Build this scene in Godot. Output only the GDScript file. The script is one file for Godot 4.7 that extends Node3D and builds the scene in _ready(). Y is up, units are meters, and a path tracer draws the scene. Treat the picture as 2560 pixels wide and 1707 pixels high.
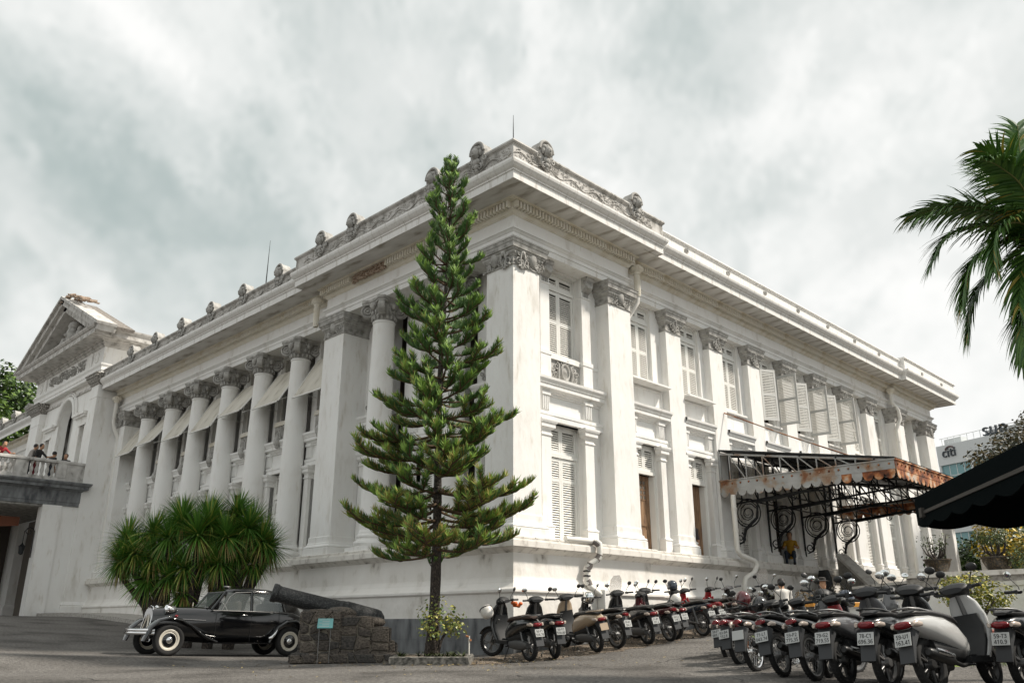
extends Node3D

class B:
	var v := PackedVector3Array()
	var n := PackedVector3Array()
	var c := PackedColorArray()
	var col := Color.WHITE
	var paint := false
	var fl := false
	var t := Transform3D.IDENTITY:
		set(x):
			t = x
			fl = x.basis.determinant() < 0.0
	func _e(p: Vector3, q: Vector3) -> void:
		v.append(t * p)
		n.append((t.basis * q).normalized())
		if paint:
			c.append(col)
	func tri(a: Vector3, b: Vector3, d: Vector3) -> void:
		var q := (b - a).cross(d - a)
		if fl:
			_e(a, q); _e(b, q); _e(d, q)
			return
		_e(a, q); _e(d, q); _e(b, q)
	func quad(a: Vector3, b: Vector3, d: Vector3, e: Vector3) -> void:
		var q := (d - a).cross(e - b)
		if fl:
			_e(a, q); _e(b, q); _e(d, q)
			_e(a, q); _e(d, q); _e(e, q)
			return
		_e(a, q); _e(d, q); _e(b, q)
		_e(a, q); _e(e, q); _e(d, q)
	func sq(a: Vector3, b: Vector3, d: Vector3, e: Vector3, na: Vector3, nb: Vector3, nd: Vector3, ne: Vector3) -> void:
		if fl:
			_e(a, na); _e(b, nb); _e(d, nd)
			_e(a, na); _e(d, nd); _e(e, ne)
			return
		_e(a, na); _e(d, nd); _e(b, nb)
		_e(a, na); _e(e, ne); _e(d, nd)
	func box(p: Vector3, s: Vector3) -> void:   # centre, size
		var h := s * .5
		mm(p - h, p + h)
	func mm(a: Vector3, b: Vector3) -> void:
		var x0 := a.x; var y0 := a.y; var z0 := a.z; var x1 := b.x; var y1 := b.y; var z1 := b.z
		quad(Vector3(x0, y0, z1), Vector3(x1, y0, z1), Vector3(x1, y1, z1), Vector3(x0, y1, z1))
		quad(Vector3(x1, y0, z0), Vector3(x0, y0, z0), Vector3(x0, y1, z0), Vector3(x1, y1, z0))
		quad(Vector3(x1, y0, z1), Vector3(x1, y0, z0), Vector3(x1, y1, z0), Vector3(x1, y1, z1))
		quad(Vector3(x0, y0, z0), Vector3(x0, y0, z1), Vector3(x0, y1, z1), Vector3(x0, y1, z0))
		quad(Vector3(x0, y1, z1), Vector3(x1, y1, z1), Vector3(x1, y1, z0), Vector3(x0, y1, z0))
		quad(Vector3(x0, y0, z0), Vector3(x1, y0, z0), Vector3(x1, y0, z1), Vector3(x0, y0, z1))
	func cbox(p: Vector3, s: Vector3, k: float) -> void:   # box with chamfered upright and top edges
		var h := s * .5
		var a := [Vector2(-h.x + k, -h.z), Vector2(h.x - k, -h.z), Vector2(h.x, -h.z + k), Vector2(h.x, h.z - k), Vector2(h.x - k, h.z), Vector2(-h.x + k, h.z), Vector2(-h.x, h.z - k), Vector2(-h.x, -h.z + k)]
		var i8: Array = []
		for q in a: i8.append(Vector2(q.x * (h.x - k) / h.x, q.y * (h.z - k) / h.z))
		for i in 8:
			var j := (i + 1) % 8
			quad(p + Vector3(a[j].x, -h.y, a[j].y), p + Vector3(a[i].x, -h.y, a[i].y), p + Vector3(a[i].x, h.y - k, a[i].y), p + Vector3(a[j].x, h.y - k, a[j].y))
			quad(p + Vector3(a[j].x, h.y - k, a[j].y), p + Vector3(a[i].x, h.y - k, a[i].y), p + Vector3(i8[i].x, h.y, i8[i].y), p + Vector3(i8[j].x, h.y, i8[j].y))
			tri(p + Vector3(0, h.y, 0), p + Vector3(i8[j].x, h.y, i8[j].y), p + Vector3(i8[i].x, h.y, i8[i].y))
			tri(p + Vector3(0, -h.y, 0), p + Vector3(a[i].x, -h.y, a[i].y), p + Vector3(a[j].x, -h.y, a[j].y))
	func prism(pts: PackedVector2Array, z0: float, z1: float) -> void:   # polygon in xy, counter-clockwise, pulled from z0 to z1
		var m := pts.size()
		if Geometry2D.is_polygon_clockwise(pts):
			pts = pts.duplicate(); pts.reverse()
		for i in m:
			var p := pts[i]; var q := pts[(i + 1) % m]
			quad(Vector3(p.x, p.y, z1), Vector3(p.x, p.y, z0), Vector3(q.x, q.y, z0), Vector3(q.x, q.y, z1))
		var ix := Geometry2D.triangulate_polygon(pts)
		for i in range(0, ix.size(), 3):
			var a := pts[ix[i]]; var b := pts[ix[i + 1]]; var d := pts[ix[i + 2]]
			if (b - a).cross(d - a) < 0:
				var w := b; b = d; d = w
			tri(Vector3(a.x, a.y, z1), Vector3(b.x, b.y, z1), Vector3(d.x, d.y, z1))
			tri(Vector3(a.x, a.y, z0), Vector3(d.x, d.y, z0), Vector3(b.x, b.y, z0))
	func lathe(pr: Array, seg := 20, a0 := 0.0, a1 := TAU, smooth := false) -> void:   # profile of Vector2(radius, y), upwards
		var m := pr.size()
		var ns: Array = []
		for i in m - 1:
			var d: Vector2 = pr[i + 1] - pr[i]
			ns.append(Vector2(d.y, -d.x).normalized())
		for j in seg:
			var p0 := a0 + (a1 - a0) * j / seg
			var p1 := a0 + (a1 - a0) * (j + 1) / seg
			var u := Vector3(sin(p0), 0, cos(p0)); var w := Vector3(sin(p1), 0, cos(p1))
			for i in m - 1:
				var lo: Vector2 = ns[i]; var hi: Vector2 = ns[i]
				if smooth:
					if i > 0: lo = (ns[i] + ns[i - 1]).normalized()
					if i < m - 2: hi = (ns[i] + ns[i + 1]).normalized()
				var r0: float = pr[i].x; var r1: float = pr[i + 1].x; var y0: float = pr[i].y; var y1: float = pr[i + 1].y
				sq(u * r0 + Vector3(0, y0, 0), w * r0 + Vector3(0, y0, 0), w * r1 + Vector3(0, y1, 0), u * r1 + Vector3(0, y1, 0),
					u * lo.x + Vector3(0, lo.y, 0), w * lo.x + Vector3(0, lo.y, 0), w * hi.x + Vector3(0, hi.y, 0), u * hi.x + Vector3(0, hi.y, 0))
	func rings(rs: Array, cap0 := true, cap1 := true, closed := true) -> void:   # loft through rings of points
		var m: int = rs[0].size(); var k := rs.size()
		var nn: Array = []
		for i in k:
			var row := PackedVector3Array()
			for j in m:
				var ja: int = (j + m - 1) % m if closed else maxi(j - 1, 0); var jb: int = (j + 1) % m if closed else mini(j + 1, m - 1)
				var du: Vector3 = rs[i][jb] - rs[i][ja]
				var dv: Vector3 = rs[mini(i + 1, k - 1)][j] - rs[maxi(i - 1, 0)][j]
				row.append(du.cross(dv).normalized())
			nn.append(row)
		for i in k - 1:
			for j in (m if closed else m - 1):
				var jb := (j + 1) % m
				sq(rs[i][j], rs[i][jb], rs[i + 1][jb], rs[i + 1][j], nn[i][j], nn[i][jb], nn[i + 1][jb], nn[i + 1][j])
		for e in 2:
			if (e == 0 and cap0) or (e == 1 and cap1):
				var ring: PackedVector3Array = rs[0] if e == 0 else rs[k - 1]
				var mid := Vector3.ZERO
				for p in ring: mid += p
				mid /= m
				for j in m:
					if e == 0: tri(mid, ring[(j + 1) % m], ring[j])
					else: tri(mid, ring[j], ring[(j + 1) % m])
	func tube(pts: Array, rad, seg := 8, caps := true) -> void:
		var rs: Array = []
		var up := Vector3.UP
		var prev := Vector3.ZERO
		for i in pts.size():
			var d: Vector3 = (pts[mini(i + 1, pts.size() - 1)] - pts[maxi(i - 1, 0)]).normalized()
			var x: Vector3
			if i == 0:
				x = d.cross(Vector3.UP if absf(d.y) < .9 else Vector3.RIGHT).normalized()
			else:
				x = (prev - d * prev.dot(d)).normalized()
			prev = x
			var y := d.cross(x)
			var r: float = rad if (rad is float or rad is int) else rad[i]
			var ring := PackedVector3Array()
			for j in seg:
				var a := TAU * j / seg
				ring.append(pts[i] + (x * cos(a) + y * sin(a)) * r)
			rs.append(ring)
		rings(rs, caps, caps)
	func ball(p: Vector3, r: Vector3, seg := 10, row := 6) -> void:
		var pr: Array = []
		for i in row + 1:
			var a := -PI / 2 + PI * i / row
			pr.append(Vector2(cos(a), sin(a)))
		var keep := t
		t = t * Transform3D(Basis.from_scale(r), p)
		var at := n.size()
		lathe(pr, seg, 0, TAU, true)
		var fix := keep.basis * Basis.from_scale(Vector3(1 / r.x, 1 / r.y, 1 / r.z))
		var back := (keep.basis * Basis.from_scale(r)).inverse()
		for i in range(at, n.size()): n[i] = (fix * (back * n[i])).normalized()
		t = keep
	func sweep(prof: Array, path: Array, cap := false) -> void:   # profile of Vector2(e, y); path of [x, z, ex, ez]
		for i in path.size() - 1:
			var p: Array = path[i]; var q: Array = path[i + 1]
			for j in prof.size() - 1:
				var a: Vector2 = prof[j]; var b: Vector2 = prof[j + 1]
				quad(Vector3(p[0] + p[2] * a.x, a.y, p[1] + p[3] * a.x), Vector3(q[0] + q[2] * a.x, a.y, q[1] + q[3] * a.x),
					Vector3(q[0] + q[2] * b.x, b.y, q[1] + q[3] * b.x), Vector3(p[0] + p[2] * b.x, b.y, p[1] + p[3] * b.x))
	func mesh() -> ArrayMesh:
		var a := []
		a.resize(Mesh.ARRAY_MAX)
		a[Mesh.ARRAY_VERTEX] = v
		a[Mesh.ARRAY_NORMAL] = n
		if paint: a[Mesh.ARRAY_COLOR] = c
		var m := ArrayMesh.new()
		m.add_surface_from_arrays(Mesh.PRIMITIVE_TRIANGLES, a)
		return m

var M := {}
var rng := RandomNumberGenerator.new()
var used := {}

func V(x: float, y: float, z: float) -> Vector3: return Vector3(x, y, z)
func V2(x: float, y: float) -> Vector2: return Vector2(x, y)
func rf(a: float, b: float) -> float: return rng.randf_range(a, b)

func numbered(s: String) -> String:
	if not used.has(s):
		used[s] = 0
		return s
	used[s] += 1
	return "%s_%03d" % [s, used[s]]

func part(called: String, b, m, parent: Node3D, xf := Transform3D.IDENTITY) -> MeshInstance3D:
	var o := MeshInstance3D.new()
	o.name = called
	o.mesh = b.mesh() if b is B else b
	o.material_override = M[m] if m is String else m
	parent.add_child(o, true)
	o.transform = xf
	return o

func stuff(o: Node) -> Node:
	o.set_meta("kind", "stuff")
	return o

func thing(called: String, label: String, category: String, xf := Transform3D.IDENTITY, group := "") -> Node3D:
	var o := Node3D.new()
	o.name = numbered(called)
	add_child(o)
	o.transform = xf
	o.set_meta("label", label)
	o.set_meta("category", category)
	if group: o.set_meta("group", group)
	return o

func setting(called: String, b, m) -> MeshInstance3D:
	var o := part(numbered(called), b, m, self)
	o.set_meta("kind", "structure")
	return o

func at(p: Vector3, yaw := 0.0) -> Transform3D: return Transform3D(Basis(Vector3.UP, yaw), p)

# ---- materials ----
func ramp(cols: Array, offs: Array) -> Gradient:
	var g := Gradient.new()
	var pc := PackedColorArray()
	for q in cols: pc.append(Color(q[0], q[1], q[2]).linear_to_srgb())
	g.offsets = PackedFloat32Array(offs)
	g.colors = pc
	return g

func noise_tex(cols, offs, freq: float, sd := 1, oct := 4, size := 512, nor := 0.0, kind := FastNoiseLite.TYPE_SIMPLEX_SMOOTH) -> NoiseTexture2D:
	var f := FastNoiseLite.new()
	f.noise_type = kind
	f.seed = sd
	f.frequency = freq
	f.fractal_octaves = oct
	if kind == FastNoiseLite.TYPE_CELLULAR:
		f.cellular_return_type = FastNoiseLite.RETURN_DISTANCE
	var x := NoiseTexture2D.new()
	x.width = size; x.height = size
	x.seamless = true
	x.noise = f
	if nor > 0.0:
		x.as_normal_map = true
		x.bump_strength = nor
	elif cols:
		x.color_ramp = ramp(cols, offs)
	return x

func mat(called: String, col, rough := .8, metal := 0.0) -> StandardMaterial3D:
	var m := StandardMaterial3D.new()
	m.resource_name = called
	m.albedo_color = Color(col[0], col[1], col[2]).linear_to_srgb()
	m.roughness = rough
	m.metallic = metal
	M[called] = m
	return m

func tri_mat(called: String, tex: Texture2D, scale: Vector3, rough := .8, nor: Texture2D = null, ns := 1.0, metal := 0.0, world := true) -> StandardMaterial3D:
	var m := mat(called, [1, 1, 1], rough, metal)
	m.albedo_texture = tex
	m.uv1_triplanar = true
	m.uv1_world_triplanar = world
	m.uv1_scale = scale
	if nor:
		m.normal_enabled = true
		m.normal_texture = nor
		m.normal_scale = ns
	return m

func vmat(called: String, rough := .7, back := 0.0) -> StandardMaterial3D:
	var m := mat(called, [1, 1, 1], rough)
	m.vertex_color_use_as_albedo = true
	m.cull_mode = BaseMaterial3D.CULL_DISABLED
	if back > 0.0:
		m.backlight_enabled = true
		m.backlight = Color(back, back, back * .5)
	return m

func _ready() -> void:
	rng.seed = 11
	camera_and_light()
	make_materials()
	vehicle_materials()
	ground()
	palace()
	portico()
	canopy()
	city()
	pine()
	garden()
	dracaena()
	palm()
	trees()
	car()
	cannon()
	bikes()
	parasol()
	people()

func camera_and_light() -> void:
	var cam := Camera3D.new()
	cam.name = "camera"
	add_child(cam)
	cam.fov = 44.62
	cam.far = 2000.0
	cam.near = .1
	var th := deg_to_rad(44.77); var p := deg_to_rad(18.78)
	var dir := V(cos(th) * cos(p), sin(p), -sin(th) * cos(p))
	var pos := V(-14.5764, .72, 14.4145)
	cam.look_at_from_position(pos, pos + dir, Vector3.UP)
	cam.current = true
	var sun := DirectionalLight3D.new()
	sun.name = "sun"
	add_child(sun)
	sun.light_energy = 1.4
	sun.light_color = Color(1, .965, .915)
	sun.light_angular_distance = 5.0
	sun.shadow_enabled = true
	sun.look_at_from_position(V(.62, 1.0, .66) * 50, Vector3.ZERO, Vector3.UP)
	var we := WorldEnvironment.new()
	we.name = "world"
	var e := Environment.new()
	e.background_mode = Environment.BG_SKY
	e.sky = Sky.new()
	var ps := PanoramaSkyMaterial.new()
	ps.panorama = sky_image()
	ps.energy_multiplier = 1.0
	e.sky.sky_material = ps
	e.tonemap_mode = Environment.TONE_MAPPER_LINEAR
	e.tonemap_exposure = 1.18
	e.sdfgi_enabled = true
	e.ssao_enabled = true
	e.ssil_enabled = true
	we.environment = e
	add_child(we)

func sky_image() -> ImageTexture:
	# thin broken overcast: pale cream cloud with grey-green gaps
	var w := 1024; var h := 512
	var f := FastNoiseLite.new()
	f.seed = 12; f.frequency = .6; f.fractal_octaves = 7; f.fractal_gain = .54; f.noise_type = FastNoiseLite.TYPE_SIMPLEX_SMOOTH
	f.domain_warp_enabled = true; f.domain_warp_amplitude = .5; f.domain_warp_frequency = .8
	var img := Image.create(w, h, false, Image.FORMAT_RGBF)
	var cloud := Color(.86, .86, .845); var gap := Color(.37, .435, .43); var thick := Color(.66, .68, .67)
	for y in h:
		var el := PI / 2 - PI * (y + .5) / h
		for x in w:
			var az := TAU * (x + .5) / w
			var d := V(cos(az) * cos(el), sin(el), sin(az) * cos(el))
			if d.y < -.02:
				img.set_pixel(x, y, Color(.25, .24, .22))
				continue
			var k := 1.0 / (d.y + .35)
			var q0 := V(d.x * k, 0, d.z * k) * 1.5
			var q := V((q0.x + q0.z) * .55, 0, (q0.z - q0.x) * .95)
			var s := f.get_noise_3d(q.x * 1.0, 3.0, q.z * 1.0)
			var s2 := f.get_noise_3d(q.x * 2.6 + 9, 1.0, q.z * 2.6)
			var cover := smoothstep(-.55, .42, s + .36 * s2 + .1 * (1.0 - d.y))
			var body := smoothstep(.05, .5, s2 * .7 - s * .5)
			var c := gap.lerp(cloud, cover).lerp(thick, body * .6)
			var lowb := smoothstep(.5, .0, d.y)
			c = c.lerp(Color(.87, .87, .855), lowb * .6)
			img.set_pixel(x, y, c)
	return ImageTexture.create_from_image(img)

func make_materials() -> void:
	var pn := noise_tex(null, null, .02, 3, 5, 512, 3.0)
	tri_mat("plaster", noise_tex([[.66, .64, .60], [.79, .78, .755], [.82, .815, .795]], [.05, .3, .8], .006, 2, 5, 512), V(.35, .12, .35), .85, pn, .25)
	var pl: StandardMaterial3D = M["plaster"]
	pl.detail_enabled = true; pl.detail_blend_mode = BaseMaterial3D.BLEND_MODE_MUL; pl.detail_uv_layer = BaseMaterial3D.DETAIL_UV_2
	pl.detail_albedo = noise_tex([[.82, .795, .755], [.95, .94, .925], [1, 1, 1]], [.1, .24, .36], .012, 62, 6, 1024)
	pl.uv2_triplanar = true; pl.uv2_world_triplanar = true; pl.uv2_scale = V(.3, .07, .3)
	tri_mat("plaster_low", noise_tex([[.30, .28, .25], [.62, .59, .54], [.755, .73, .69], [.80, .78, .745]], [.02, .12, .3, .85], .005, 8, 6, 1024), V(.22, .13, .22), .9, pn, .5)
	tri_mat("cream", noise_tex([[.62, .55, .42], [.79, .74, .63], [.82, .79, .71]], [.1, .4, .8], .012, 4, 4, 256), V(.6, .6, .6), .85)
	tri_mat("ledge", noise_tex([[.12, .115, .10], [.46, .43, .39], [.70, .67, .62], [.77, .75, .7]], [.06, .2, .4, .85], .009, 6, 6, 1024), V(.35, .18, .35), .9)
	tri_mat("stone", noise_tex([[.2, .195, .18], [.36, .35, .33], [.52, .51, .485]], [.12, .4, .85], .012, 9, 5, 512), V(.5, .5, .5), .92, noise_tex(null, null, .05, 12, 4, 256, 4.0), .15)
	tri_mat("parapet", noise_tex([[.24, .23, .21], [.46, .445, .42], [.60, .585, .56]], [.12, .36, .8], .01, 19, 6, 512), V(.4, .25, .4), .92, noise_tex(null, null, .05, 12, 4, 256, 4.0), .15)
	tri_mat("soffit", noise_tex([[.34, .31, .27], [.56, .54, .51], [.68, .665, .64]], [.12, .34, .8], .008, 25, 6, 512), V(.5, .5, .14), .9)  # stained plaster, its base also greyed to paint in the shade under the cornice
	tri_mat("plaster_streak", noise_tex([[.44, .42, .385], [.67, .65, .615], [.79, .78, .755], [.81, .80, .78]], [.1, .28, .46, .9], .014, 27, 5, 1024), V(.55, .05, .55), .88, pn, .25)
	tri_mat("roof_tile", noise_tex([[.1, .085, .07], [.22, .2, .18], [.3, .27, .24]], [.2, .5, .8], .03, 26, 5, 256), V(.8, .8, .8), .9)
	tri_mat("moss_stone", noise_tex([[.05, .05, .045], [.22, .21, .19], [.55, .52, .48]], [.2, .45, .75], .03, 14, 5, 512), V(.7, .7, .7), .95)
	tri_mat("plinth_grey", noise_tex([[.06, .065, .07], [.14, .145, .15], [.21, .22, .225]], [.1, .4, .8], .012, 21, 5, 512), V(.4, .15, .4), .8)
	tri_mat("paving", noise_tex([[.2, .19, .17], [.36, .34, .31], [.45, .43, .4]], [.1, .5, .9], .03, 23, 5, 512), V(.5, .5, .5), .9)
	mat("shutter", [.76, .755, .72], .55)
	mat("shutter_grey", [.55, .55, .53], .6)  # darker copy of shutter: shade on the swung-out leaf put into the colour
	mat("slat", [.74, .725, .68], .6)
	tri_mat("blind", noise_tex([[.36, .33, .27], [.56, .53, .46], [.64, .61, .54]], [.12, .4, .8], .01, 33, 5, 256), V(.6, .3, .6), .8)
	tri_mat("door_wood", noise_tex([[.10, .055, .03], [.24, .14, .075], [.32, .2, .11]], [.1, .5, .9], .02, 31, 4, 256), V(2.5, .3, 2.5), .6)
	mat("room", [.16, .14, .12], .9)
	mat("pipe", [.76, .74, .69], .5)
	mat("pipe_dark", [.17, .15, .14], .6)
	mat("black_iron", [.02, .022, .024], .45, .6)
	tri_mat("rust", noise_tex([[.05, .02, .012], [.22, .07, .028], [.42, .17, .065], [.5, .3, .18], [.5, .48, .45]], [.14, .36, .52, .64, .8], .008, 41, 6, 512), V(.35, .35, .35), .85)
	tri_mat("rust_pale", noise_tex([[.2, .08, .035], [.3, .22, .16], [.33, .335, .33], [.42, .43, .43]], [.14, .32, .46, .9], .007, 43, 6, 512), V(.3, .3, .3), .75)
	tri_mat("brick_raw", noise_tex([[.10, .055, .035], [.26, .15, .09], [.48, .4, .32], [.6, .55, .48]], [.15, .4, .58, .8], .05, 44, 4, 256), V(2, 2, 2), .95)
	var g := mat("glass_dark", [.04, .05, .05], .08)
	g.metallic_specular = .7
	# asphalt
	var asp := tri_mat("asphalt", noise_tex([[.055, .05, .046], [.11, .1, .09], [.155, .14, .125]], [.2, .5, .85], .35, 51, 3, 512), V(.35, .35, .35), .92, noise_tex(null, null, .4, 52, 3, 512, 8.0), .8)
	tri_mat("asphalt_old", noise_tex([[.085, .08, .074], [.165, .155, .143], [.25, .235, .215]], [.15, .5, .85], .05, 53, 6, 1024), V(.22, .22, .22), .92, noise_tex(null, null, .4, 52, 3, 512, 8.0), .9)
	var ao: StandardMaterial3D = M["asphalt_old"]
	ao.detail_enabled = true; ao.detail_blend_mode = BaseMaterial3D.BLEND_MODE_MUL; ao.detail_uv_layer = BaseMaterial3D.DETAIL_UV_2
	ao.detail_albedo = noise_tex([[.45, .44, .43], [.78, .77, .76], [1, 1, 1]], [.2, .42, .7], .012, 61, 6, 512)
	ao.uv2_triplanar = true; ao.uv2_world_triplanar = true; ao.uv2_scale = V(.06, .06, .06)
	tri_mat("dirt", noise_tex([[.06, .048, .036], [.2, .16, .12], [.36, .29, .22]], [.25, .5, .78], .05, 55, 6, 512), V(.6, .6, .6), .95, noise_tex(null, null, .08, 56, 5, 512, 14.0), 1.0)
	tri_mat("concrete", noise_tex([[.03, .03, .028], [.12, .115, .1], [.32, .3, .27]], [.25, .5, .8], .02, 57, 6, 512), V(.9, .9, .9), .93)
	tri_mat("grass", noise_tex([[.05, .09, .015], [.16, .22, .04], [.25, .3, .06]], [.2, .5, .8], .2, 58, 4, 256), V(1, 1, 1), .95)

var GX := -1.2
func gy(x: float) -> float: return maxf(0.0, (x - GX) * .068)

func ramp_y(x: float, z: float) -> float:   # drive that climbs to the porch
	var t := clampf((-4.5 - z) / 21.0, 0.0, 1.0)
	return 1.06 * smoothstep(0.0, 1.0, t) + .03 * clampf(-3.3 - x, 0.0, 8.0) * smoothstep(-2.0, -4.5, z)

func ground() -> void:
	# one sheet to the horizon, with the rise along the right front and the climb to the porch in it
	var b := B.new()
	var xs := [-900.0, -200.0, -60.0]
	for i in range(-30, 41): xs.append(float(i))
	xs.append_array([60.0, 200.0, 900.0])
	var zs := [-900.0, -200.0, -60.0]
	for i in range(-40, 26): zs.append(float(i))
	zs.append_array([60.0, 200.0, 900.0])
	var hh := func(x: float, z: float) -> float:
		var a := gy(clampf(x, -100, 20)) * smoothstep(-4.0, 0.0, z) if x > GX else 0.0
		return maxf(a, ramp_y(x, z)) - .02 if z < 0 else a
	for i in xs.size() - 1:
		for j in zs.size() - 1:
			var x0: float = xs[i]; var x1: float = xs[i + 1]; var z0: float = zs[j]; var z1: float = zs[j + 1]
			b.quad(V(x0, hh.call(x0, z1), z1), V(x1, hh.call(x1, z1), z1), V(x1, hh.call(x1, z0), z0), V(x0, hh.call(x0, z0), z0))
	setting("road", b, "asphalt_old")
	mat("tar", [.025, .024, .023], .7)
	b = B.new()   # tar-filled cracks in the tarmac
	for i in 26:
		var p := V(rf(-12, 2), 0, rf(1.5, 11)); var a := rf(0, TAU); var w := rf(.006, .014)
		for k in 26:
			a += rf(-.5, .5)
			var e := p + V(cos(a), 0, sin(a)) * .12
			if e.x > -.5 and e.z < 3.0: break
			var s := V(-sin(a), 0, cos(a)) * w
			p.y = gy(p.x) + .004; e.y = gy(e.x) + .004
			b.quad(p + s, e + s, e - s, p - s)
			p = e
	var tr := part("tar_cracks", b, "tar", self); tr.set_meta("kind", "stuff"); tr.set_meta("label", "dark tar-filled cracks wandering across the road"); tr.set_meta("category", "crack")
	# bare dirt strip at the foot of the right front, lapping over the tarmac with a ragged edge
	b = B.new()
	for i in 120:
		var x0 := -3.2 + i * .12; var x1 := x0 + .12
		var e0 := 2.05 + .35 * sin(x0 * 1.1) * .4 + .12 * sin(x0 * 7.0) + .07 * sin(x0 * 17.3)
		var e1 := 2.05 + .35 * sin(x1 * 1.1) * .4 + .12 * sin(x1 * 7.0) + .07 * sin(x1 * 17.3)
		for k in 6:
			var a0 := .15 + (e0 - .15) * k / 6.0; var a1 := .15 + (e0 - .15) * (k + 1) / 6.0
			var c0 := .15 + (e1 - .15) * k / 6.0; var c1 := .15 + (e1 - .15) * (k + 1) / 6.0
			var u := func(x: float, z: float, last: bool) -> float: return gy(x) + (.004 if last else .022 + .02 * sin(x * 5.1 + z * 3.0) * sin(z * 4.0 + x))
			b.quad(V(x0, u.call(x0, a1, k == 5), a1), V(x1, u.call(x1, c1, k == 5), c1), V(x1, u.call(x1, c0, false), c0), V(x0, u.call(x0, a0, false), a0))
	setting("dirt_strip", b, "dirt")
	# pale footway that runs up beside the drive to the porch, with its kerb
	b = B.new()
	for i in 24:
		var z0 := -9.0 - i * .8; var z1 := z0 - .8
		var o := .13
		var w0 := -1.35 - 1.1 * smoothstep(-9.0, -27.0, z0) * 0.4; var w1 := -1.35 - 1.1 * smoothstep(-9.0, -27.0, z1) * 0.4
		b.quad(V(w0, ramp_y(0, z0) + o, z0), V(0.6, ramp_y(0, z0) + o, z0), V(0.6, ramp_y(0, z1) + o, z1), V(w1, ramp_y(0, z1) + o, z1))
		b.quad(V(w0, ramp_y(0, z0) - .1, z0), V(w0, ramp_y(0, z0) + o, z0), V(w1, ramp_y(0, z1) + o, z1), V(w1, ramp_y(0, z1) - .1, z1))
	b.quad(V(-1.35, 0, -9), V(.6, 0, -9), V(.6, ramp_y(0, -9) + .13, -9), V(-1.35, ramp_y(0, -9) + .13, -9))
	setting("footway", b, "paving")

# ---- palace ----
var PAL: Node3D
const FL := 2.70
var LEFT := Transform3D(Basis(Vector3.UP, -PI / 2), Vector3.ZERO)

func ent_profile() -> Array:
	return [V2(-.95, 10.66), V2(0, 10.66), V2(0, 10.83), V2(.025, 10.83), V2(.025, 10.93), V2(.05, 10.95), V2(.10, 11.01), V2(.12, 11.01), V2(.12, 11.06), V2(0, 11.075), V2(0, 11.462)]
func bed_profile() -> Array:
	return [V2(0, 11.46), V2(.03, 11.46), V2(.03, 11.48), V2(.06, 11.49), V2(.1, 11.53), V2(.12, 11.545), V2(.12, 11.56), V2(.15, 11.56), V2(.15, 11.765), V2(.33, 11.765), V2(.33, 11.785), V2(.38, 11.80)]
func cor_profile() -> Array:
	return [V2(1.035, 11.80), V2(1.035, 12.01), V2(1.07, 12.02), V2(1.07, 12.06), V2(1.095, 12.075), V2(1.13, 12.10), V2(1.19, 12.17), V2(1.21, 12.23), V2(1.21, 12.29), V2(.9, 12.31)]
func par_profile(top: float) -> Array:
	return [V2(1.05, 12.28), V2(1.05, top - .12), V2(1.07, top - .11), V2(1.07, top - .09), V2(1.10, top - .085), V2(1.13, top - .05), V2(1.12, top), V2(.75, top + .02), V2(.75, 12.3)]
func plinth_profile() -> Array:
	return [V2(.2, .86), V2(.2, 1.41), V2(.23, 1.42), V2(.26, 1.45), V2(.26, 1.50), V2(.23, 1.53), V2(.19, 1.54), V2(.15, 1.58), V2(.08, 1.66), V2(.04, 1.75), V2(.03, 1.79), V2(0, 1.79), V2(0, 2.36)]
func ledge_profile() -> Array:
	return [V2(0, 2.36), V2(.02, 2.38), V2(.05, 2.39), V2(.10, 2.43), V2(.17, 2.46), V2(.20, 2.49), V2(.24, 2.49), V2(.24, 2.63), V2(.22, 2.64), V2(.22, 2.66), V2(.17, 2.67), V2(.17, FL), V2(-1.4, FL + .004)]

func runs() -> Array:   # [front line, has plain parapet]
	var k := .5
	return [
		[[1.6, -9.26, -1, -k], [.12, -9.26, -1, -k], [.12, -.12, -1, 1], [5.32, -.12, k, 1], [5.32, -1.5, k, 1]],
		[[.435, -28.2, -1, 0], [.435, -9.0, -1, 0]],
		[[5.1, -.34, 0, 1], [26.5, -.34, 0, 1]],
		[[26.3, -1.5, -k, 1], [26.3, -.12, -k, 1], [31.6, -.12, 1, 1], [31.6, -12, 1, 0]],
	]

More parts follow.
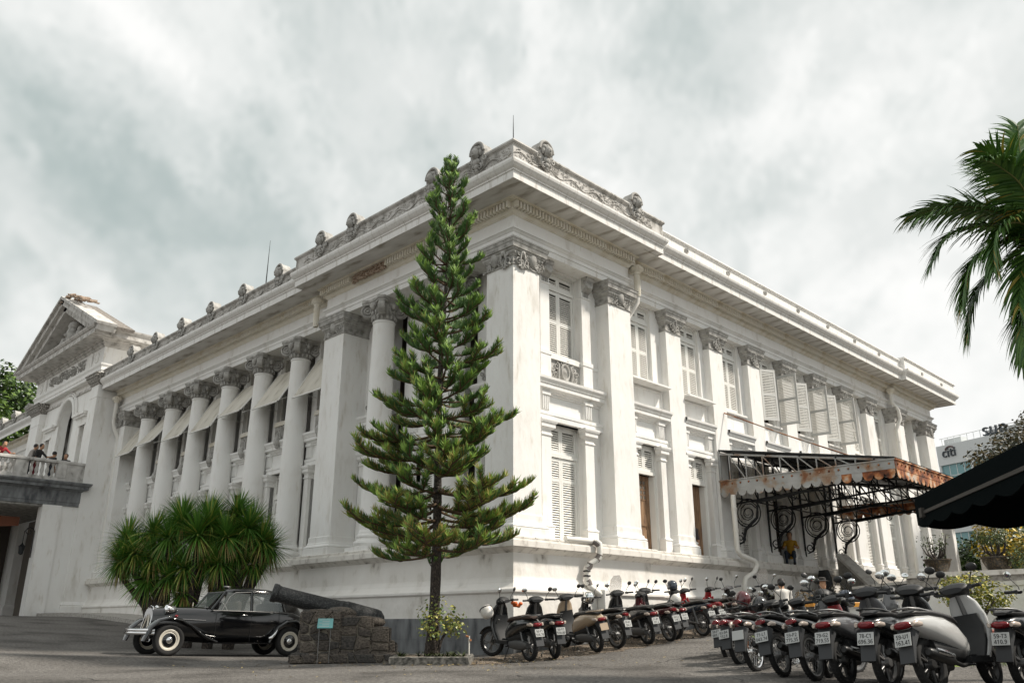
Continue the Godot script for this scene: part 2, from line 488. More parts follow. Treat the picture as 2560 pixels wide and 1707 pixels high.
func palace() -> void:
	PAL = thing("palace", "white colonial palace with columns, shuttered windows and a heavy cornice", "building")
	var rr := runs()
	var names := ["entablature", "entablature", "entablature", "entablature"]
	for i in 4:
		var path: Array = rr[i]
		var dy := -.005 if i in [1, 2] else 0.0
		var dn := func(pr: Array) -> Array: return pr.map(func(q): return V2(q.x, q.y + dy))
		var b := B.new()
		b.sweep(dn.call(ent_profile()), path)
		part(names[i], b, "plaster", PAL)
		b = B.new(); b.sweep(dn.call(bed_profile()), path)
		part("bed_moulding", b, "cream", PAL)
		b = B.new(); b.sweep(dn.call(cor_profile()), path)
		part("cornice", b, "plaster_streak", PAL)
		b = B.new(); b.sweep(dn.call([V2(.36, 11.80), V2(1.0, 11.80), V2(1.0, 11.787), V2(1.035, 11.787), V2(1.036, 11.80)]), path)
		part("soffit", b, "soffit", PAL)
		b = B.new()
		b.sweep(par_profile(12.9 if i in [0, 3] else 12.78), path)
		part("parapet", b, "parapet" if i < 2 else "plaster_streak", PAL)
		# dentils along each straight of the run
		b = B.new()
		for s in path.size() - 1:
			var p: Array = path[s]; var q: Array = path[s + 1]
			var a := V(p[0] + p[2] * .16, 0, p[1] + p[3] * .16); var e := V(q[0] + q[2] * .16, 0, q[1] + q[3] * .16)
			if a.distance_to(e) < 1.0: continue
			var dir := (e - a).normalized(); var out := V(-dir.z, 0, dir.x)
			var nn := int(a.distance_to(e) / .128)
			for j in nn:
				var w := a + dir * (.05 + j * .128) + out * .07
				if i == 0 and absf(dir.z) > .5 and w.z < -5.7 and w.z > -7.5: continue   # broken away
				b.t = Transform3D(Basis(dir, Vector3.UP, out), w + V(0, 11.665, 0))
				b.box(Vector3.ZERO, V(.07, .19, .14))
		b.t = Transform3D.IDENTITY
		stuff(part("dentil_course", b, "cream", PAL))
	# raw brick where the bed moulding has fallen
	var bb := B.new()
	var nz := FastNoiseLite.new(); nz.seed = 3; nz.frequency = 4.0
	for j in 26:
		var z := -5.72 - 1.7 * j / 25.0
		for y in 3:
			var s := .07 + .04 * absf(nz.get_noise_2d(j * .7, y * 3.0))
			bb.t = Transform3D(Basis.from_euler(V(rf(-.3, .3), rf(-.3, .3), rf(-.3, .3))), V(-.0 - .035 * (2 - y) * 0 - .06 - rf(0, .05), 11.55 + y * .09 + rf(-.02, .02), z))
			bb.cbox(Vector3.ZERO, V(s * 1.2, s, s * 1.5), .015)
	bb.t = Transform3D.IDENTITY
	stuff(part("exposed_brick", bb, "brick_raw", PAL))
	plinths()
	parapet_ornament()
	var b := B.new()   # roof slab and the masonry core that keeps the rooms dark
	b.mm(V(-.5, 12.2, -40), V(31.6, 12.32, .5))
	part("roof", b, "parapet", PAL)
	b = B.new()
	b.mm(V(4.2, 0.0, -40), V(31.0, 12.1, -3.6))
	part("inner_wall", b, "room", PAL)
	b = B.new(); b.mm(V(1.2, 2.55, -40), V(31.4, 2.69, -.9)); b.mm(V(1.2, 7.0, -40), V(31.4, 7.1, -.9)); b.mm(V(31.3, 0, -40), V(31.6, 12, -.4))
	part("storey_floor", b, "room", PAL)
	# pilasters
	corner_pilaster()
	pilaster(4.22, 5.32, -.12, -.75, true, Transform3D.IDENTITY)
	for i in 7: pilaster(7.55 + 2.66 * i, 8.41 + 2.66 * i, -.34, -.95, false, Transform3D.IDENTITY)
	pilaster(26.35, 27.46, -.12, -.75, true, Transform3D.IDENTITY)
	pilaster(30.45, 31.55, -.12, -.75, true, Transform3D.IDENTITY)
	pilaster(-9.26, -8.11, -.12, -1.6, true, LEFT)
	pilaster(-28.3, -27.3, -.435, -1.6, false, LEFT)
	var cm := column_meshes()
	for z in [-2.95, -6.35]: column(cm, V(.47, 0, z))
	for i in 6: column(cm, V(.76, 0, -11.8 - 2.68 * i))
	# bays of the right front
	bay(1.15, 4.22, -.12, Transform3D.IDENTITY, {"inner": true, "fine": true})
	bay(5.32, 7.55, -.34, Transform3D.IDENTITY, {"door": "carved", "fine": true})
	bay(8.41, 10.21, -.34, Transform3D.IDENTITY, {"door": "plain", "fine": true})
	for i in range(1, 6):
		var o := {}
		if i == 2: o["door"] = "dark"
		if i in [2, 3, 4]: o["open"] = true
		bay(8.41 + 2.66 * i, 10.21 + 2.66 * i, -.34, Transform3D.IDENTITY, o)
	bay(24.37, 26.35, -.34, Transform3D.IDENTITY, {})
	bay(27.46, 30.45, -.12, Transform3D.IDENTITY, {"inner": true})
	# bays of the left front
	bay(-2.55, -1.15, -.45, LEFT, {"left": true})
	bay(-5.95, -3.35, -.45, LEFT, {"left": true})
	bay(-8.11, -6.75, -.45, LEFT, {"left": true})
	bay(-11.45, -9.26, -.8, LEFT, {"left": true, "blind": true})
	for i in 5: bay(-14.13 - 2.68 * i, -12.15 - 2.68 * i, -.8, LEFT, {"left": true, "blind": true})
	bay(-27.3, -25.55, -.8, LEFT, {"left": true, "blind": true})
	drains()
	for s in [[V(-.75, 12.88, .75), .95, .014], [V(.3, 12.6, -14.2), 2.9, .022]]:
		b = B.new()
		b.tube([s[0], s[0] + V(0, s[1] * .4, 0), s[0] + V(0, s[1], 0)], [s[2], s[2], .006], 6)
		b.lathe([V2(.06, s[0].y), V2(.06, s[0].y + .08), V2(.02, s[0].y + .15)], 8)
		part("lightning_rod", b, "black_iron", PAL)
		b.v.clear()
	PAL.get_meta("label")

func plinths() -> void:
	var k := 1.0
	var r := [
		[[.32, -9.5, -1, -k], [0, -9.5, -1, -k], [0, 0, -1, 1], [5.55, 0, k, 1], [5.55, -.3, k, 1]],
		[[.3, -28.4, -1, 0], [.3, -9.0, -1, 0]],
		[[5.2, -.2, 0, 1], [18.3, -.2, 1, 1], [18.3, -1.2, 1, 0]],
		[[18.0, -.45, 0, 1], [31.9, -.3, 1, 1], [31.9, -8, 1, 0]],
	]
	for i in 4:
		var b := B.new()
		b.sweep([V2(.2, -.3), V2(.2, .34), V2(.196, .345), V2(.2, .35), V2(.2, .86)], r[i])
		part("plinth_base", b, "plinth_grey", PAL)
		b = B.new(); b.sweep(plinth_profile(), r[i])
		part("plinth", b, "plaster_low", PAL)
		b = B.new(); b.sweep(ledge_profile(), r[i])
		part("ledge", b, "ledge", PAL)
		# worn blackened arris of the ledge, laid as separate slabs
		var p0: Array
		for s in r[i].size() - 1:
			var p: Array = r[i][s]; var q: Array = r[i][s + 1]
			var a := V(p[0] + p[2] * .16, FL, p[1] + p[3] * .16); var e := V(q[0] + q[2] * .16, FL, q[1] + q[3] * .16)
			var len_ := a.distance_to(e)
			if len_ < 2.0: continue
			var dir := (e - a).normalized(); var out := V(-dir.z, 0, dir.x)
			var x := 0.0
			while x < len_ - .2:
				var w := minf(rf(.75, 1.15), len_ - x)
				b = B.new()
				b.cbox(Vector3.ZERO, V(w - .012, .045, .22), .012)
				part("coping_slab", b, "ledge", PAL, Transform3D(Basis(dir, Vector3.UP, out), a + dir * (x + w / 2) + V(0, .018 + rf(-.003, .003), 0) - out * .09))
				x += w

func curl(b: B, p: Vector3, r: float, th: float, turns := 1.3, a0 := 0.0, flip := 1.0, axis := Basis.IDENTITY) -> void:
	var pts := []; var rad := []
	var m := int(9 * turns)
	for i in m + 1:
		var f := float(i) / m
		var a := a0 + flip * f * turns * TAU
		pts.append(p + axis * (V(cos(a), sin(a), .25 * th) * 1.0 * (r * (1 - .82 * f))))
		rad.append(th * (1 - .5 * f))
	b.tube(pts, rad, 5)

func relief_mesh(w: float, h: float, sd: int, cnt: int, deep := .03) -> ArrayMesh:
	var g := RandomNumberGenerator.new(); g.seed = sd
	var b := B.new()
	var pts := []; var rad := []
	for i in 15:
		var f := i / 14.0
		pts.append(V(-w / 2 + w * f, sin(f * TAU) * h * .2, deep * .5)); rad.append(.016)
	b.tube(pts, rad, 5)
	for i in cnt:
		var x := g.randf_range(-.48, .48) * w; var y := g.randf_range(-.42, .42) * h
		if g.randf() < .42:
			curl(b, V(x, y, 0), g.randf_range(.03, .075), .014, 1.2, g.randf() * TAU, 1 if g.randf() < .5 else -1)
		else:
			var keep := b.t
			b.t = Transform3D(Basis(Vector3.BACK, g.randf() * TAU), V(x, y, 0))
			b.ball(Vector3.ZERO, V(g.randf_range(.03, .06), .018, deep), 6, 4)
			b.t = keep
	return b.mesh()

func mascaron_mesh() -> ArrayMesh:
	var b := B.new()
	var arch := PackedVector2Array()
	for i in 13:
		var a := PI * i / 12.0
		arch.append(V2(cos(a) * .27, .42 + sin(a) * .3))
	arch.append_array([V2(-.25, .2), V2(-.18, .0), V2(.18, .0), V2(.25, .2)])
	b.prism(arch, -.26, .03)
	var rim := []
	for i in 13:
		var a := PI * i / 12.0
		rim.append(V(cos(a) * .25, .42 + sin(a) * .28, .05))
	b.tube(rim, .045, 6)
	b.ball(V(0, .38, .1), V(.12, .17, .12), 10, 7)      # face
	b.ball(V(0, .37, .21), V(.025, .05, .03), 6, 4)
	b.ball(V(0, .29, .19), V(.05, .02, .03), 6, 4)
	for s in [-1, 1]:
		b.ball(V(.045 * s, .42, .19), V(.03, .018, .02), 6, 4)
		b.ball(V(.1 * s, .5, .08), V(.08, .07, .07), 7, 5)
		b.ball(V(.14 * s, .4, .06), V(.05, .11, .06), 7, 5)
		curl(b, V(.27 * s, .2, .03), .09, .028, 1.4, PI / 2, s)
		curl(b, V(.1 * s, -.02, .05), .09, .03, 1.2, PI / 2, -s)
	b.ball(V(0, .53, .09), V(.1, .06, .07), 8, 5)
	b.ball(V(0, .14, .07), V(.13, .1, .06), 8, 5)
	b.ball(V(0, .0, .06), V(.09, .08, .06), 8, 5)
	b.ball(V(0, -.1, .05), V(.05, .06, .05), 6, 5)
	return b.mesh()

func parapet_ornament() -> void:
	var mm := mascaron_mesh()
	var spots := []
	for x in [.24, 4.35]: spots.append([V(x, 12.56, .99), 0.0])
	for z in [-.37, -2.29, -6.3, -8.12]: spots.append([V(-.99, 12.56, z), -PI / 2])
	for i in 6: spots.append([V(-.675, 12.46, -11.34 - 2.67 * i), -PI / 2])
	for s in spots: part("mascaron", mm, "stone", PAL, Transform3D(Basis(Vector3.UP, s[1]).scaled(V(1.06, 1.06, 1.06)), s[0]))
	var tiles := [relief_mesh(1.0, .42, 4, 46), relief_mesh(1.0, .42, 5, 46), relief_mesh(1.0, .42, 6, 46)]
	var low := [relief_mesh(1.0, .3, 7, 38), relief_mesh(1.0, .3, 8, 38)]
	for i in 6: stuff(part("relief_panel", tiles[i % 3], "parapet", PAL, at(V(-.4 + i * 1.03, 12.54, .935), 0)))
	for i in 10: stuff(part("relief_panel", tiles[i % 3], "parapet", PAL, at(V(-.935, 12.54, .35 - i * 1.01), -PI / 2)))
	for i in 18: stuff(part("relief_panel", low[i % 2], "parapet", PAL, at(V(-.62, 12.48, -10.2 - i * 1.0), -PI / 2)))
	var rb := B.new()
	rb.t = Transform3D(Basis(Vector3.RIGHT, PI / 2), Vector3.ZERO)
	rb.lathe([V2(.0, .0), V2(.1, .0), V2(.1, .03), V2(.075, .05), V2(.06, .025), V2(.04, .02), V2(.03, .06), V2(0, .07)], 12, 0, TAU, true)
	var rm := rb.mesh()
	for i in 8: part("rosette", rm, "stone", PAL, at(V(7.5 + i * 2.63, 12.52, .715), 0))
	for i in 2: part("rosette", rm, "stone", PAL, at(V(28.0 + i * 2.7, 12.5, .935), 0))

var orn := {}
func ornament(kind: String) -> ArrayMesh:
	if orn.has(kind): return orn[kind]
	var b := B.new()
	var g := RandomNumberGenerator.new(); g.seed = 77
	if kind == "shield":
		b.ball(V(.02, .02, .03), V(.15, .26, .1), 12, 8)
		b.ball(V(-.16, .2, .06), V(.08, .08, .06), 8, 6)
		b.ball(V(.06, .3, .04), V(.05, .14, .05), 7, 5)
		for i in 7: b.tube([V(-.16, .2, .06), V(-.16, .2, .06) + V(cos(i * .9), sin(i * .9), .1) * .14], [.02, .008], 5)
		b.tube([V(-.3, -.3, .02), V(.3, .3, .02)], .022, 6); b.tube([V(.3, -.3, .02), V(-.32, .1, .02)], .022, 6)
		for i in 14: curl(b, V(g.randf_range(-.42, .42), g.randf_range(-.3, -.02), .03), g.randf_range(.05, .1), .02, 1.2, g.randf() * TAU, 1 if i % 2 else -1)
	else:
		for s in [-1, 1]:
			curl(b, V(.12 * s, .15, .05), .13, .03, 1.5, PI / 2, s); curl(b, V(.14 * s, -.12, .05), .14, .03, 1.5, -PI / 2, -s)
			curl(b, V(.05 * s, .34, .05), .09, .025, 1.2, PI, s)
			b.tube([V(.02 * s, -.3, .03), V(.1 * s, -.05, .08), V(.04 * s, .2, .09), V(.14 * s, .36, .06)], [.03, .035, .03, .015], 6)
		for i in 9: b.ball(V(g.randf_range(-.22, .22), g.randf_range(-.28, .38), .06), V(.04, .05, .04), 6, 4)
		b.ball(V(0, .12, .1), V(.06, .08, .06), 8, 5)
	orn[kind] = b.mesh()
	return orn[kind]

func pil_profiles() -> Array:
	return [
		[V2(.14, FL), V2(.14, 2.96), V2(.115, 2.97), V2(.135, 3.0), V2(.12, 3.035), V2(.085, 3.05), V2(.06, 3.075), V2(.05, 3.12), V2(.035, 3.14), V2(.03, 3.2), V2(.03, 3.31), V2(0, 3.325), V2(0, 9.97)],
		[V2(0, 9.97), V2(.035, 9.98), V2(.035, 10.005), V2(.01, 10.015), V2(.01, 10.22), V2(.035, 10.23), V2(.035, 10.25), V2(.05, 10.26), V2(.09, 10.32), V2(.09, 10.36), V2(.13, 10.385), V2(.13, 10.42), V2(.17, 10.43), V2(.17, 10.56), V2(.185, 10.57), V2(.2, 10.61), V2(.2, 10.64), V2(.22, 10.66), V2(0, 10.665)],
	]

func pilaster(x0: float, x1: float, zf: float, zb: float, big: bool, xf: Transform3D) -> void:
	var path := [[x0, zb, -1, 0], [x0, zf, -1, 1], [x1, zf, 1, 1], [x1, zb, 1, 0]]
	var pr := pil_profiles()
	var b := B.new(); b.sweep(pr[0], path)
	var o := part("pilaster", b, "plaster", PAL, xf)
	b = B.new(); b.sweep(pr[1], path)
	part("capital", b, "stone", o)
	egg_band(x0, x1, zf, o)
	var w := (x1 - x0) / 1.1
	part("carving", ornament("shield" if big else "sprig"), "stone", o, Transform3D(Basis.from_scale(V(w if big else 1.0, .9, 1)), V((x0 + x1) / 2, 10.28, zf + .02)))

func egg_band(x0: float, x1: float, zf: float, o: Node3D) -> void:
	var b := B.new()
	var m := int((x1 - x0 + .16) / .11)
	for i in m: b.ball(V(x0 - .08 + (i + .5) * (x1 - x0 + .16) / m, 10.315, zf + .075), V(.038, .05, .035), 6, 4)
	for i in 5: b.ball(V(x0 - .075, 10.315, zf - .0 - i * .11), V(.035, .05, .038), 6, 4)
	for i in 5: b.ball(V(x1 + .075, 10.315, zf - .0 - i * .11), V(.035, .05, .038), 6, 4)
	stuff(part("egg_moulding", b, "stone", o))

func corner_pilaster() -> void:
	var path := [[1.25, -1.15, 0, -1], [.12, -1.15, -1, -1], [.12, -.12, -1, 1], [1.15, -.12, 1, 1], [1.15, -.75, 1, 0]]
	var pr := pil_profiles()
	var b := B.new(); b.sweep(pr[0], path)
	var o := part("pilaster", b, "plaster", PAL)
	b = B.new(); b.sweep(pr[1], path)
	part("capital", b, "stone", o)
	egg_band(.12, 1.15, -.12, o)
	part("carving", ornament("shield"), "stone", o, at(V(.8, 10.28, -.1)))
	part("carving", ornament("sprig"), "stone", o, at(V(.4, 10.2, -.1)))
	part("carving", ornament("shield"), "stone", o, at(V(.1, 10.28, -.8), -PI / 2))
	part("carving", ornament("sprig"), "stone", o, at(V(.1, 10.2, -.4), -PI / 2))

func column_meshes() -> Array:
	var s := B.new()
	s.lathe([V2(.52, FL), V2(.53, 2.9), V2(.555, 2.92), V2(.575, 2.97), V2(.555, 3.03), V2(.5, 3.05), V2(.475, 3.09), V2(.48, 3.13), V2(.505, 3.15), V2(.5, 3.2), V2(.46, 3.22), V2(.44, 3.24), V2(.435, 3.3), V2(.41, 3.36), V2(.405, 5.2), V2(.38, 7.8), V2(.345, 9.86), V2(.37, 9.89), V2(.37, 9.93), V2(.345, 9.95)], 28, 0, TAU, false)
	s.box(V(0, FL + .06, 0), V(1.16, .2, 1.16))
	var cp := B.new()
	cp.lathe([V2(.33, 9.95), V2(.34, 10.0), V2(.36, 10.1), V2(.38, 10.3), V2(.46, 10.45), V2(.48, 10.5)], 24, 0, TAU, true)
	for i in 16:
		var a := TAU * i / 16
		cp.ball(V(sin(a) * .38, 10.06, cos(a) * .38), V(.05, .09, .05), 6, 5)
		cp.ball(V(sin(a + .2) * .4, 10.24, cos(a + .2) * .4), V(.045, .09, .045), 6, 5)
	for i in 4:
		var a := PI / 4 + PI / 2 * i
		var dir := V(sin(a), 0, cos(a)); var tang := V(cos(a), 0, -sin(a))
		cp.t = Transform3D(Basis(dir, tang, dir.cross(tang)), dir * .53 + V(0, 10.32, 0))
		cp.lathe([V2(0, -.14), V2(.035, -.13), V2(.045, -.07), V2(.08, -.07), V2(.09, -.12), V2(.12, -.12), V2(.13, -.06), V2(.17, -.06), V2(.18, -.11), V2(.22, -.1), V2(.235, -.06), V2(.235, .06), V2(.22, .1), V2(.18, .11), V2(.17, .06), V2(.13, .06), V2(.12, .12), V2(.09, .12), V2(.08, .07), V2(.045, .07), V2(.035, .13), V2(0, .14)], 20, 0, TAU)
		cp.t = Transform3D.IDENTITY
		var f := PI / 2 * i
		cp.ball(V(sin(f) * .46, 10.4, cos(f) * .46), V(.09, .12, .09), 8, 6)     # head between the volutes
		for q in [-.22, .22]: cp.ball(V(sin(f + q) * .47, 10.44, cos(f + q) * .47), V(.06, .06, .06), 6, 4)
	var ab := PackedVector2Array()
	for i in 4:
		var a := PI / 2 * i
		for q in [[.56, -.42], [.47, -.14], [.47, .14], [.56, .42]]:
			ab.append(V2(q[0] * cos(a) - q[1] * sin(a), q[0] * sin(a) + q[1] * cos(a)))
	cp.t = Transform3D(Basis(Vector3.RIGHT, -PI / 2), V(0, 10.5, 0))
	cp.prism(ab, 0, .075)
	for i in ab.size(): ab[i] *= 1.06
	cp.prism(ab, .075, .165)
	return [s.mesh(), cp.mesh()]

func column(cm: Array, p: Vector3) -> void:
	var o := part("column", cm[0], "plaster", PAL, at(p))
	part("capital", cm[1], "stone", o)

# ---- windows ----
func leaf_frame(b: B, w: float, h: float, rails: Array) -> void:   # shutter leaf from (0,0) to (w,h), outer face at z = .02
	var s := .075
	b.mm(V(0, 0, -.02), V(s, h, .02)); b.mm(V(w - s, 0, -.02), V(w, h, .02))
	for r in rails: b.mm(V(s, r - .05, -.018), V(w - s, r + .05, .018))

func leaf_slats(w: float, rails: Array) -> Array:   # places of the slats
	var out := []
	for k in rails.size() - 1:
		var y: float = rails[k] + .05 + .035
		while y < rails[k + 1] - .07:
			out.append(V(w / 2, y, 0)); y += .064
	return out

func add_leaf(win: Node3D, w: float, h: float, rails: Array, xf: Transform3D, fine: bool, m := "shutter") -> void:
	var b := B.new(); leaf_frame(b, w, h, rails)
	part("shutter", b, m, win, xf)
	var tilt := Basis(Vector3.RIGHT, .95)
	var q := B.new()
	if fine:
		q.box(Vector3.ZERO, V(w - .15, .012, .056))
		var sm := q.mesh()
		for p in leaf_slats(w, rails): part("slat", sm, "slat", win, xf * Transform3D(tilt, p))
	else:
		for p in leaf_slats(w, rails):
			q.t = Transform3D(tilt, p); q.box(Vector3.ZERO, V(w - .15, .012, .056))
		q.t = Transform3D.IDENTITY
		stuff(part("slats", q, "slat", win, xf))

func window(x0: float, x1: float, y0: float, y1: float, z: float, xf: Transform3D, o: Dictionary, up: bool) -> void:
	var w := (x1 - x0)
	var fine: bool = o.get("fine", false)
	var tr := .5 if up else .86
	var b := B.new()
	b.mm(V(x0, y0, z - .05), V(x0 + .06, y1, z + .04)); b.mm(V(x1 - .06, y0, z - .05), V(x1, y1, z + .04))
	b.mm(V(x0 + .06, y1 - .06, z - .05), V(x1 - .06, y1, z + .04)); b.mm(V(x0 + .06, y1 - tr - .05, z - .05), V(x1 - .06, y1 - tr + .05, z + .06))
	if not up or not o.get("blind", false): b.mm(V(x0 + .06, y1 - tr + .05, z - .03), V(x0 + .06 + .001, y1 - tr + .05, z))
	var win := part("window", b, "shutter", PAL, xf)
	var lw := (w - .13) / 2
	for s in 2:
		var px := x0 + .065 + s * (lw + .003)
		add_leaf(win, lw - .003, tr - .12, [.05, tr - .17], at(V(px, y1 - tr + .055, z)), fine)
	var hh := y1 - tr - .06 - y0
	var kind: String = o.get("door", "") if not up else ""
	if kind == "" and up and o.get("open", false):
		for s in 2:
			var rails := [.06, hh * .5, hh - .06]
			if s == 0: add_leaf(win, lw + .12, hh, rails, Transform3D(Basis(Vector3.UP, -.5), V(x0 - .12, y0, z + .3)), fine)
			else: add_leaf(win, lw + .3, hh, rails, Transform3D(Basis(Vector3.UP, PI + 1.62), V(x1 + .1, y0, z + .2)), fine, "shutter_grey")
		return
	if kind == "":
		for s in 2:
			var px := x0 + .065 + s * (lw + .003)
			add_leaf(win, lw - .003, hh, [.06, hh * (.52 if up else .74), hh - .06], at(V(px, y0 + .005, z)), fine)
	elif kind == "dark":
		pass
	else:
		var d := B.new()
		d.mm(V(x0 + .06, y0, z - .22), V(x1 - .06, y1 - tr - .06, z - .17))
		if kind == "carved":
			for i in 4:
				for j in 5: d.mm(V(x0 + .2 + j * .17, y1 - tr - .8 + i * .15, z - .17), V(x0 + .2 + j * .17 + .03, y1 - tr - .8 + i * .15 + .14, z - .15))
			for i in 5: d.mm(V(x0 + .2, y1 - tr - .81 + i * .15, z - .17), V(x1 - .2, y1 - tr - .78 + i * .15, z - .152))
			for q in [[.1, .75], [.85, 1.2]]: d.mm(V(x0 + .3, y0 + q[0], z - .17), V(x1 - .3, y0 + q[1] , z - .145))
		part("door", d, "door_wood", win)
		if kind == "carved":
			var h2 := B.new()
			for i in 4:
				for j in 4: h2.mm(V(x0 + .235 + j * .17, y1 - tr - .765 + i * .15, z - .169), V(x0 + .36 + j * .17, y1 - tr - .675 + i * .15, z - .165))
			part("door_grille", h2, "room", win)
		# white leaf folded back
		var l := B.new(); l.mm(V(0, 0, -.02), V(.5, hh, .02))
		part("shutter", l, "shutter", win, Transform3D(Basis(Vector3.UP, PI / 2 + .12), V(x1 - .08, y0, z + .02)))

func bay(x0: float, x1: float, zf: float, xf: Transform3D, o: Dictionary) -> void:
	var inner: bool = o.get("inner", false)
	var left: bool = o.get("left", false)
	var blind: bool = o.get("blind", false)
	var zw := zf - ((.5 if inner else .25) if not left else (.38 if blind else .7))        # wall face
	var zi := zw - (.13 if not inner and not left else .2)                             # window plane
	var xc := (x0 + x1) / 2
	var hw := .72 if inner else (minf(.8, (x1 - x0) / 2 - .1) if blind else minf(.6, (x1 - x0) / 2 - .3))
	var a := xc - hw; var e := xc + hw
	var uy0 := 8.02; var uy1 := 10.6
	var ly0 := FL; var ly1 := 6.0
	var th := .35
	var b := B.new()
	b.mm(V(x0 - .05, FL, zw - th), V(a, 11.0, zw)); b.mm(V(e, FL, zw - th), V(x1 + .05, 11.0, zw))
	b.mm(V(a, ly1, zw - th), V(e, uy0, zw - .002)); b.mm(V(a, uy1, zw - th), V(e, 11.0, zw - .002))
	part("wall", b, "plaster", PAL, xf)
	# lower order: two small piers carrying lintel, panel and string course
	var lp := [[-hw - .38, -hw], [hw, hw + .38]] if inner else [[-hw - .26, -hw], [hw, hw + .26]]
	var zp := zw + .13
	for p in lp:
		b = B.new()
		var path := [[xc + p[0], zw - .01, -1, 0], [xc + p[0], zp, -1, 1], [xc + p[1], zp, 1, 1], [xc + p[1], zw - .2, 1, 0]]
		b.sweep([V2(.04, FL), V2(.04, 3.12), V2(.06, 3.14), V2(.05, 3.17), V2(.01, 3.2), V2(0, 3.22), V2(0, 5.56), V2(.03, 5.57), V2(.03, 5.6), V2(.005, 5.62), V2(.005, 5.72), V2(.05, 5.76), V2(.09, 5.78), V2(.09, 5.88), V2(.12, 5.9), V2(.14, 5.95), V2(.14, 6.0), V2(-.02, 6.0)], path)
		part("pier", b, "plaster", PAL, xf)
		b = B.new()   # fluted block under the string course
		var bx: float = xc + (p[0] + p[1]) / 2
		b.mm(V(bx - .15, 6.27, zw), V(bx + .15, 6.78, zp - .02))
		for i in 4: b.mm(V(bx - .125 + i * .075, 6.32, zp - .02), V(bx - .095 + i * .075, 6.7, zp + .005))
		for i in 4: b.ball(V(bx - .11 + i * .075, 6.29, zp - .0), V(.02, .025, .02), 6, 4)
		b.mm(V(bx - .17, 6.7, zw), V(bx + .17, 6.8, zp + .03))
		part("bracket", b, "plaster", PAL, xf)
	b = B.new()
	var sp := [[x0 - .02, zw, 0, 1], [x1 + .02, zw, 0, 1]]
	b.sweep([V2(-.4, 6.0), V2(.13, 6.0), V2(.13, 6.14), V2(.15, 6.15), V2(.15, 6.24), V2(.0, 6.26)], sp)
	part("lintel", b, "plaster", PAL, xf)
	b = B.new()
	b.sweep([V2(0, 6.72), V2(.06, 6.74), V2(.06, 6.78), V2(.12, 6.8), V2(.14, 6.84), V2(.24, 6.88), V2(.24, 6.99), V2(.27, 7.0), V2(.27, 7.03), V2(.33, 7.1), V2(.34, 7.17), V2(.0, 7.22)], sp)
	part("string_course", b, "plaster", PAL, xf)
	b = B.new()
	b.mm(V(x0 + .02, 6.26, zw - .01), V(x1 - .02, 6.72, zw + .012))
	part("panel", b, "plaster", PAL, xf)
	# upper order
	if inner:
		for p in lp:
			b = B.new()
			var path := [[xc + p[0], zw - .01, -1, 0], [xc + p[0], zp, -1, 1], [xc + p[1], zp, 1, 1], [xc + p[1], zw - .2, 1, 0]]
			b.sweep([V2(.02, 7.2), V2(.02, 7.86), V2(.04, 7.88), V2(.04, 8.0), V2(0, 8.02), V2(0, 10.0), V2(.03, 10.02), V2(.03, 10.05), V2(0, 10.06), V2(0, 10.66)], path)
			part("pier", b, "plaster", PAL, xf)
			b = B.new()   # corbel with a hanging swag
			var bx: float = xc + (p[0] + p[1]) / 2
			var pr := PackedVector2Array([V2(0, 10.2), V2(.03, 10.22), V2(.12, 10.3), V2(.17, 10.4), V2(.18, 10.52), V2(.22, 10.56), V2(.24, 10.66), V2(0, 10.66)])
			b.t = Transform3D(Basis(V(0, 0, 1), V(0, 1, 0), V(-1, 0, 0)), V(bx + .17, 0, zp))
			b.prism(pr, 0, .34)
			b.t = Transform3D.IDENTITY
			var sw := []
			for i in 9:
				var f := i / 8.0
				sw.append(V(bx - .2 + .4 * f, 10.52 - .2 * sin(PI * f), zp + .1 + .1 * sin(PI * f)))
			b.tube(sw, [.02, .028, .036, .042, .045, .042, .036, .028, .02], 7)
			for i in 4: b.mm(V(bx - .12 + i * .07, 10.07, zp), V(bx - .085 + i * .07, 10.2, zp + .025))
			part("corbel", b, "stone", PAL, xf)
		for s in [[x0 - .02, xc - hw - .38], [xc + hw + .38, x1 + .02]]:
			b = B.new(); b.sweep([V2(0, 7.86), V2(.03, 7.88), V2(.03, 7.98), V2(.05, 8.0), V2(0, 8.02)], [[s[0], zw, 0, 1], [s[1], zw, 0, 1]])
			part("band", b, "plaster", PAL, xf)
	var fine_: bool = o.get("fine", false)
	b = B.new()   # sill
	if inner or left:
		b.mm(V(a - .02, 7.86, zw - .2), V(e + .02, 7.98, zw + .06)); b.mm(V(a, 7.98, zw - .2), V(e, 8.02, zw + .01))
		b.mm(V(a - .03, 7.83, zw - .1), V(e + .03, 7.862, zw + .08))
	else:
		b.mm(V(xc - (x1 - x0) / 2 + .08, 7.9, zw - .2), V(xc + (x1 - x0) / 2 - .08, 7.96, zw + (.42 if fine_ else .12)))
	part("sill", b, "plaster" if not left else "cream", PAL, xf)
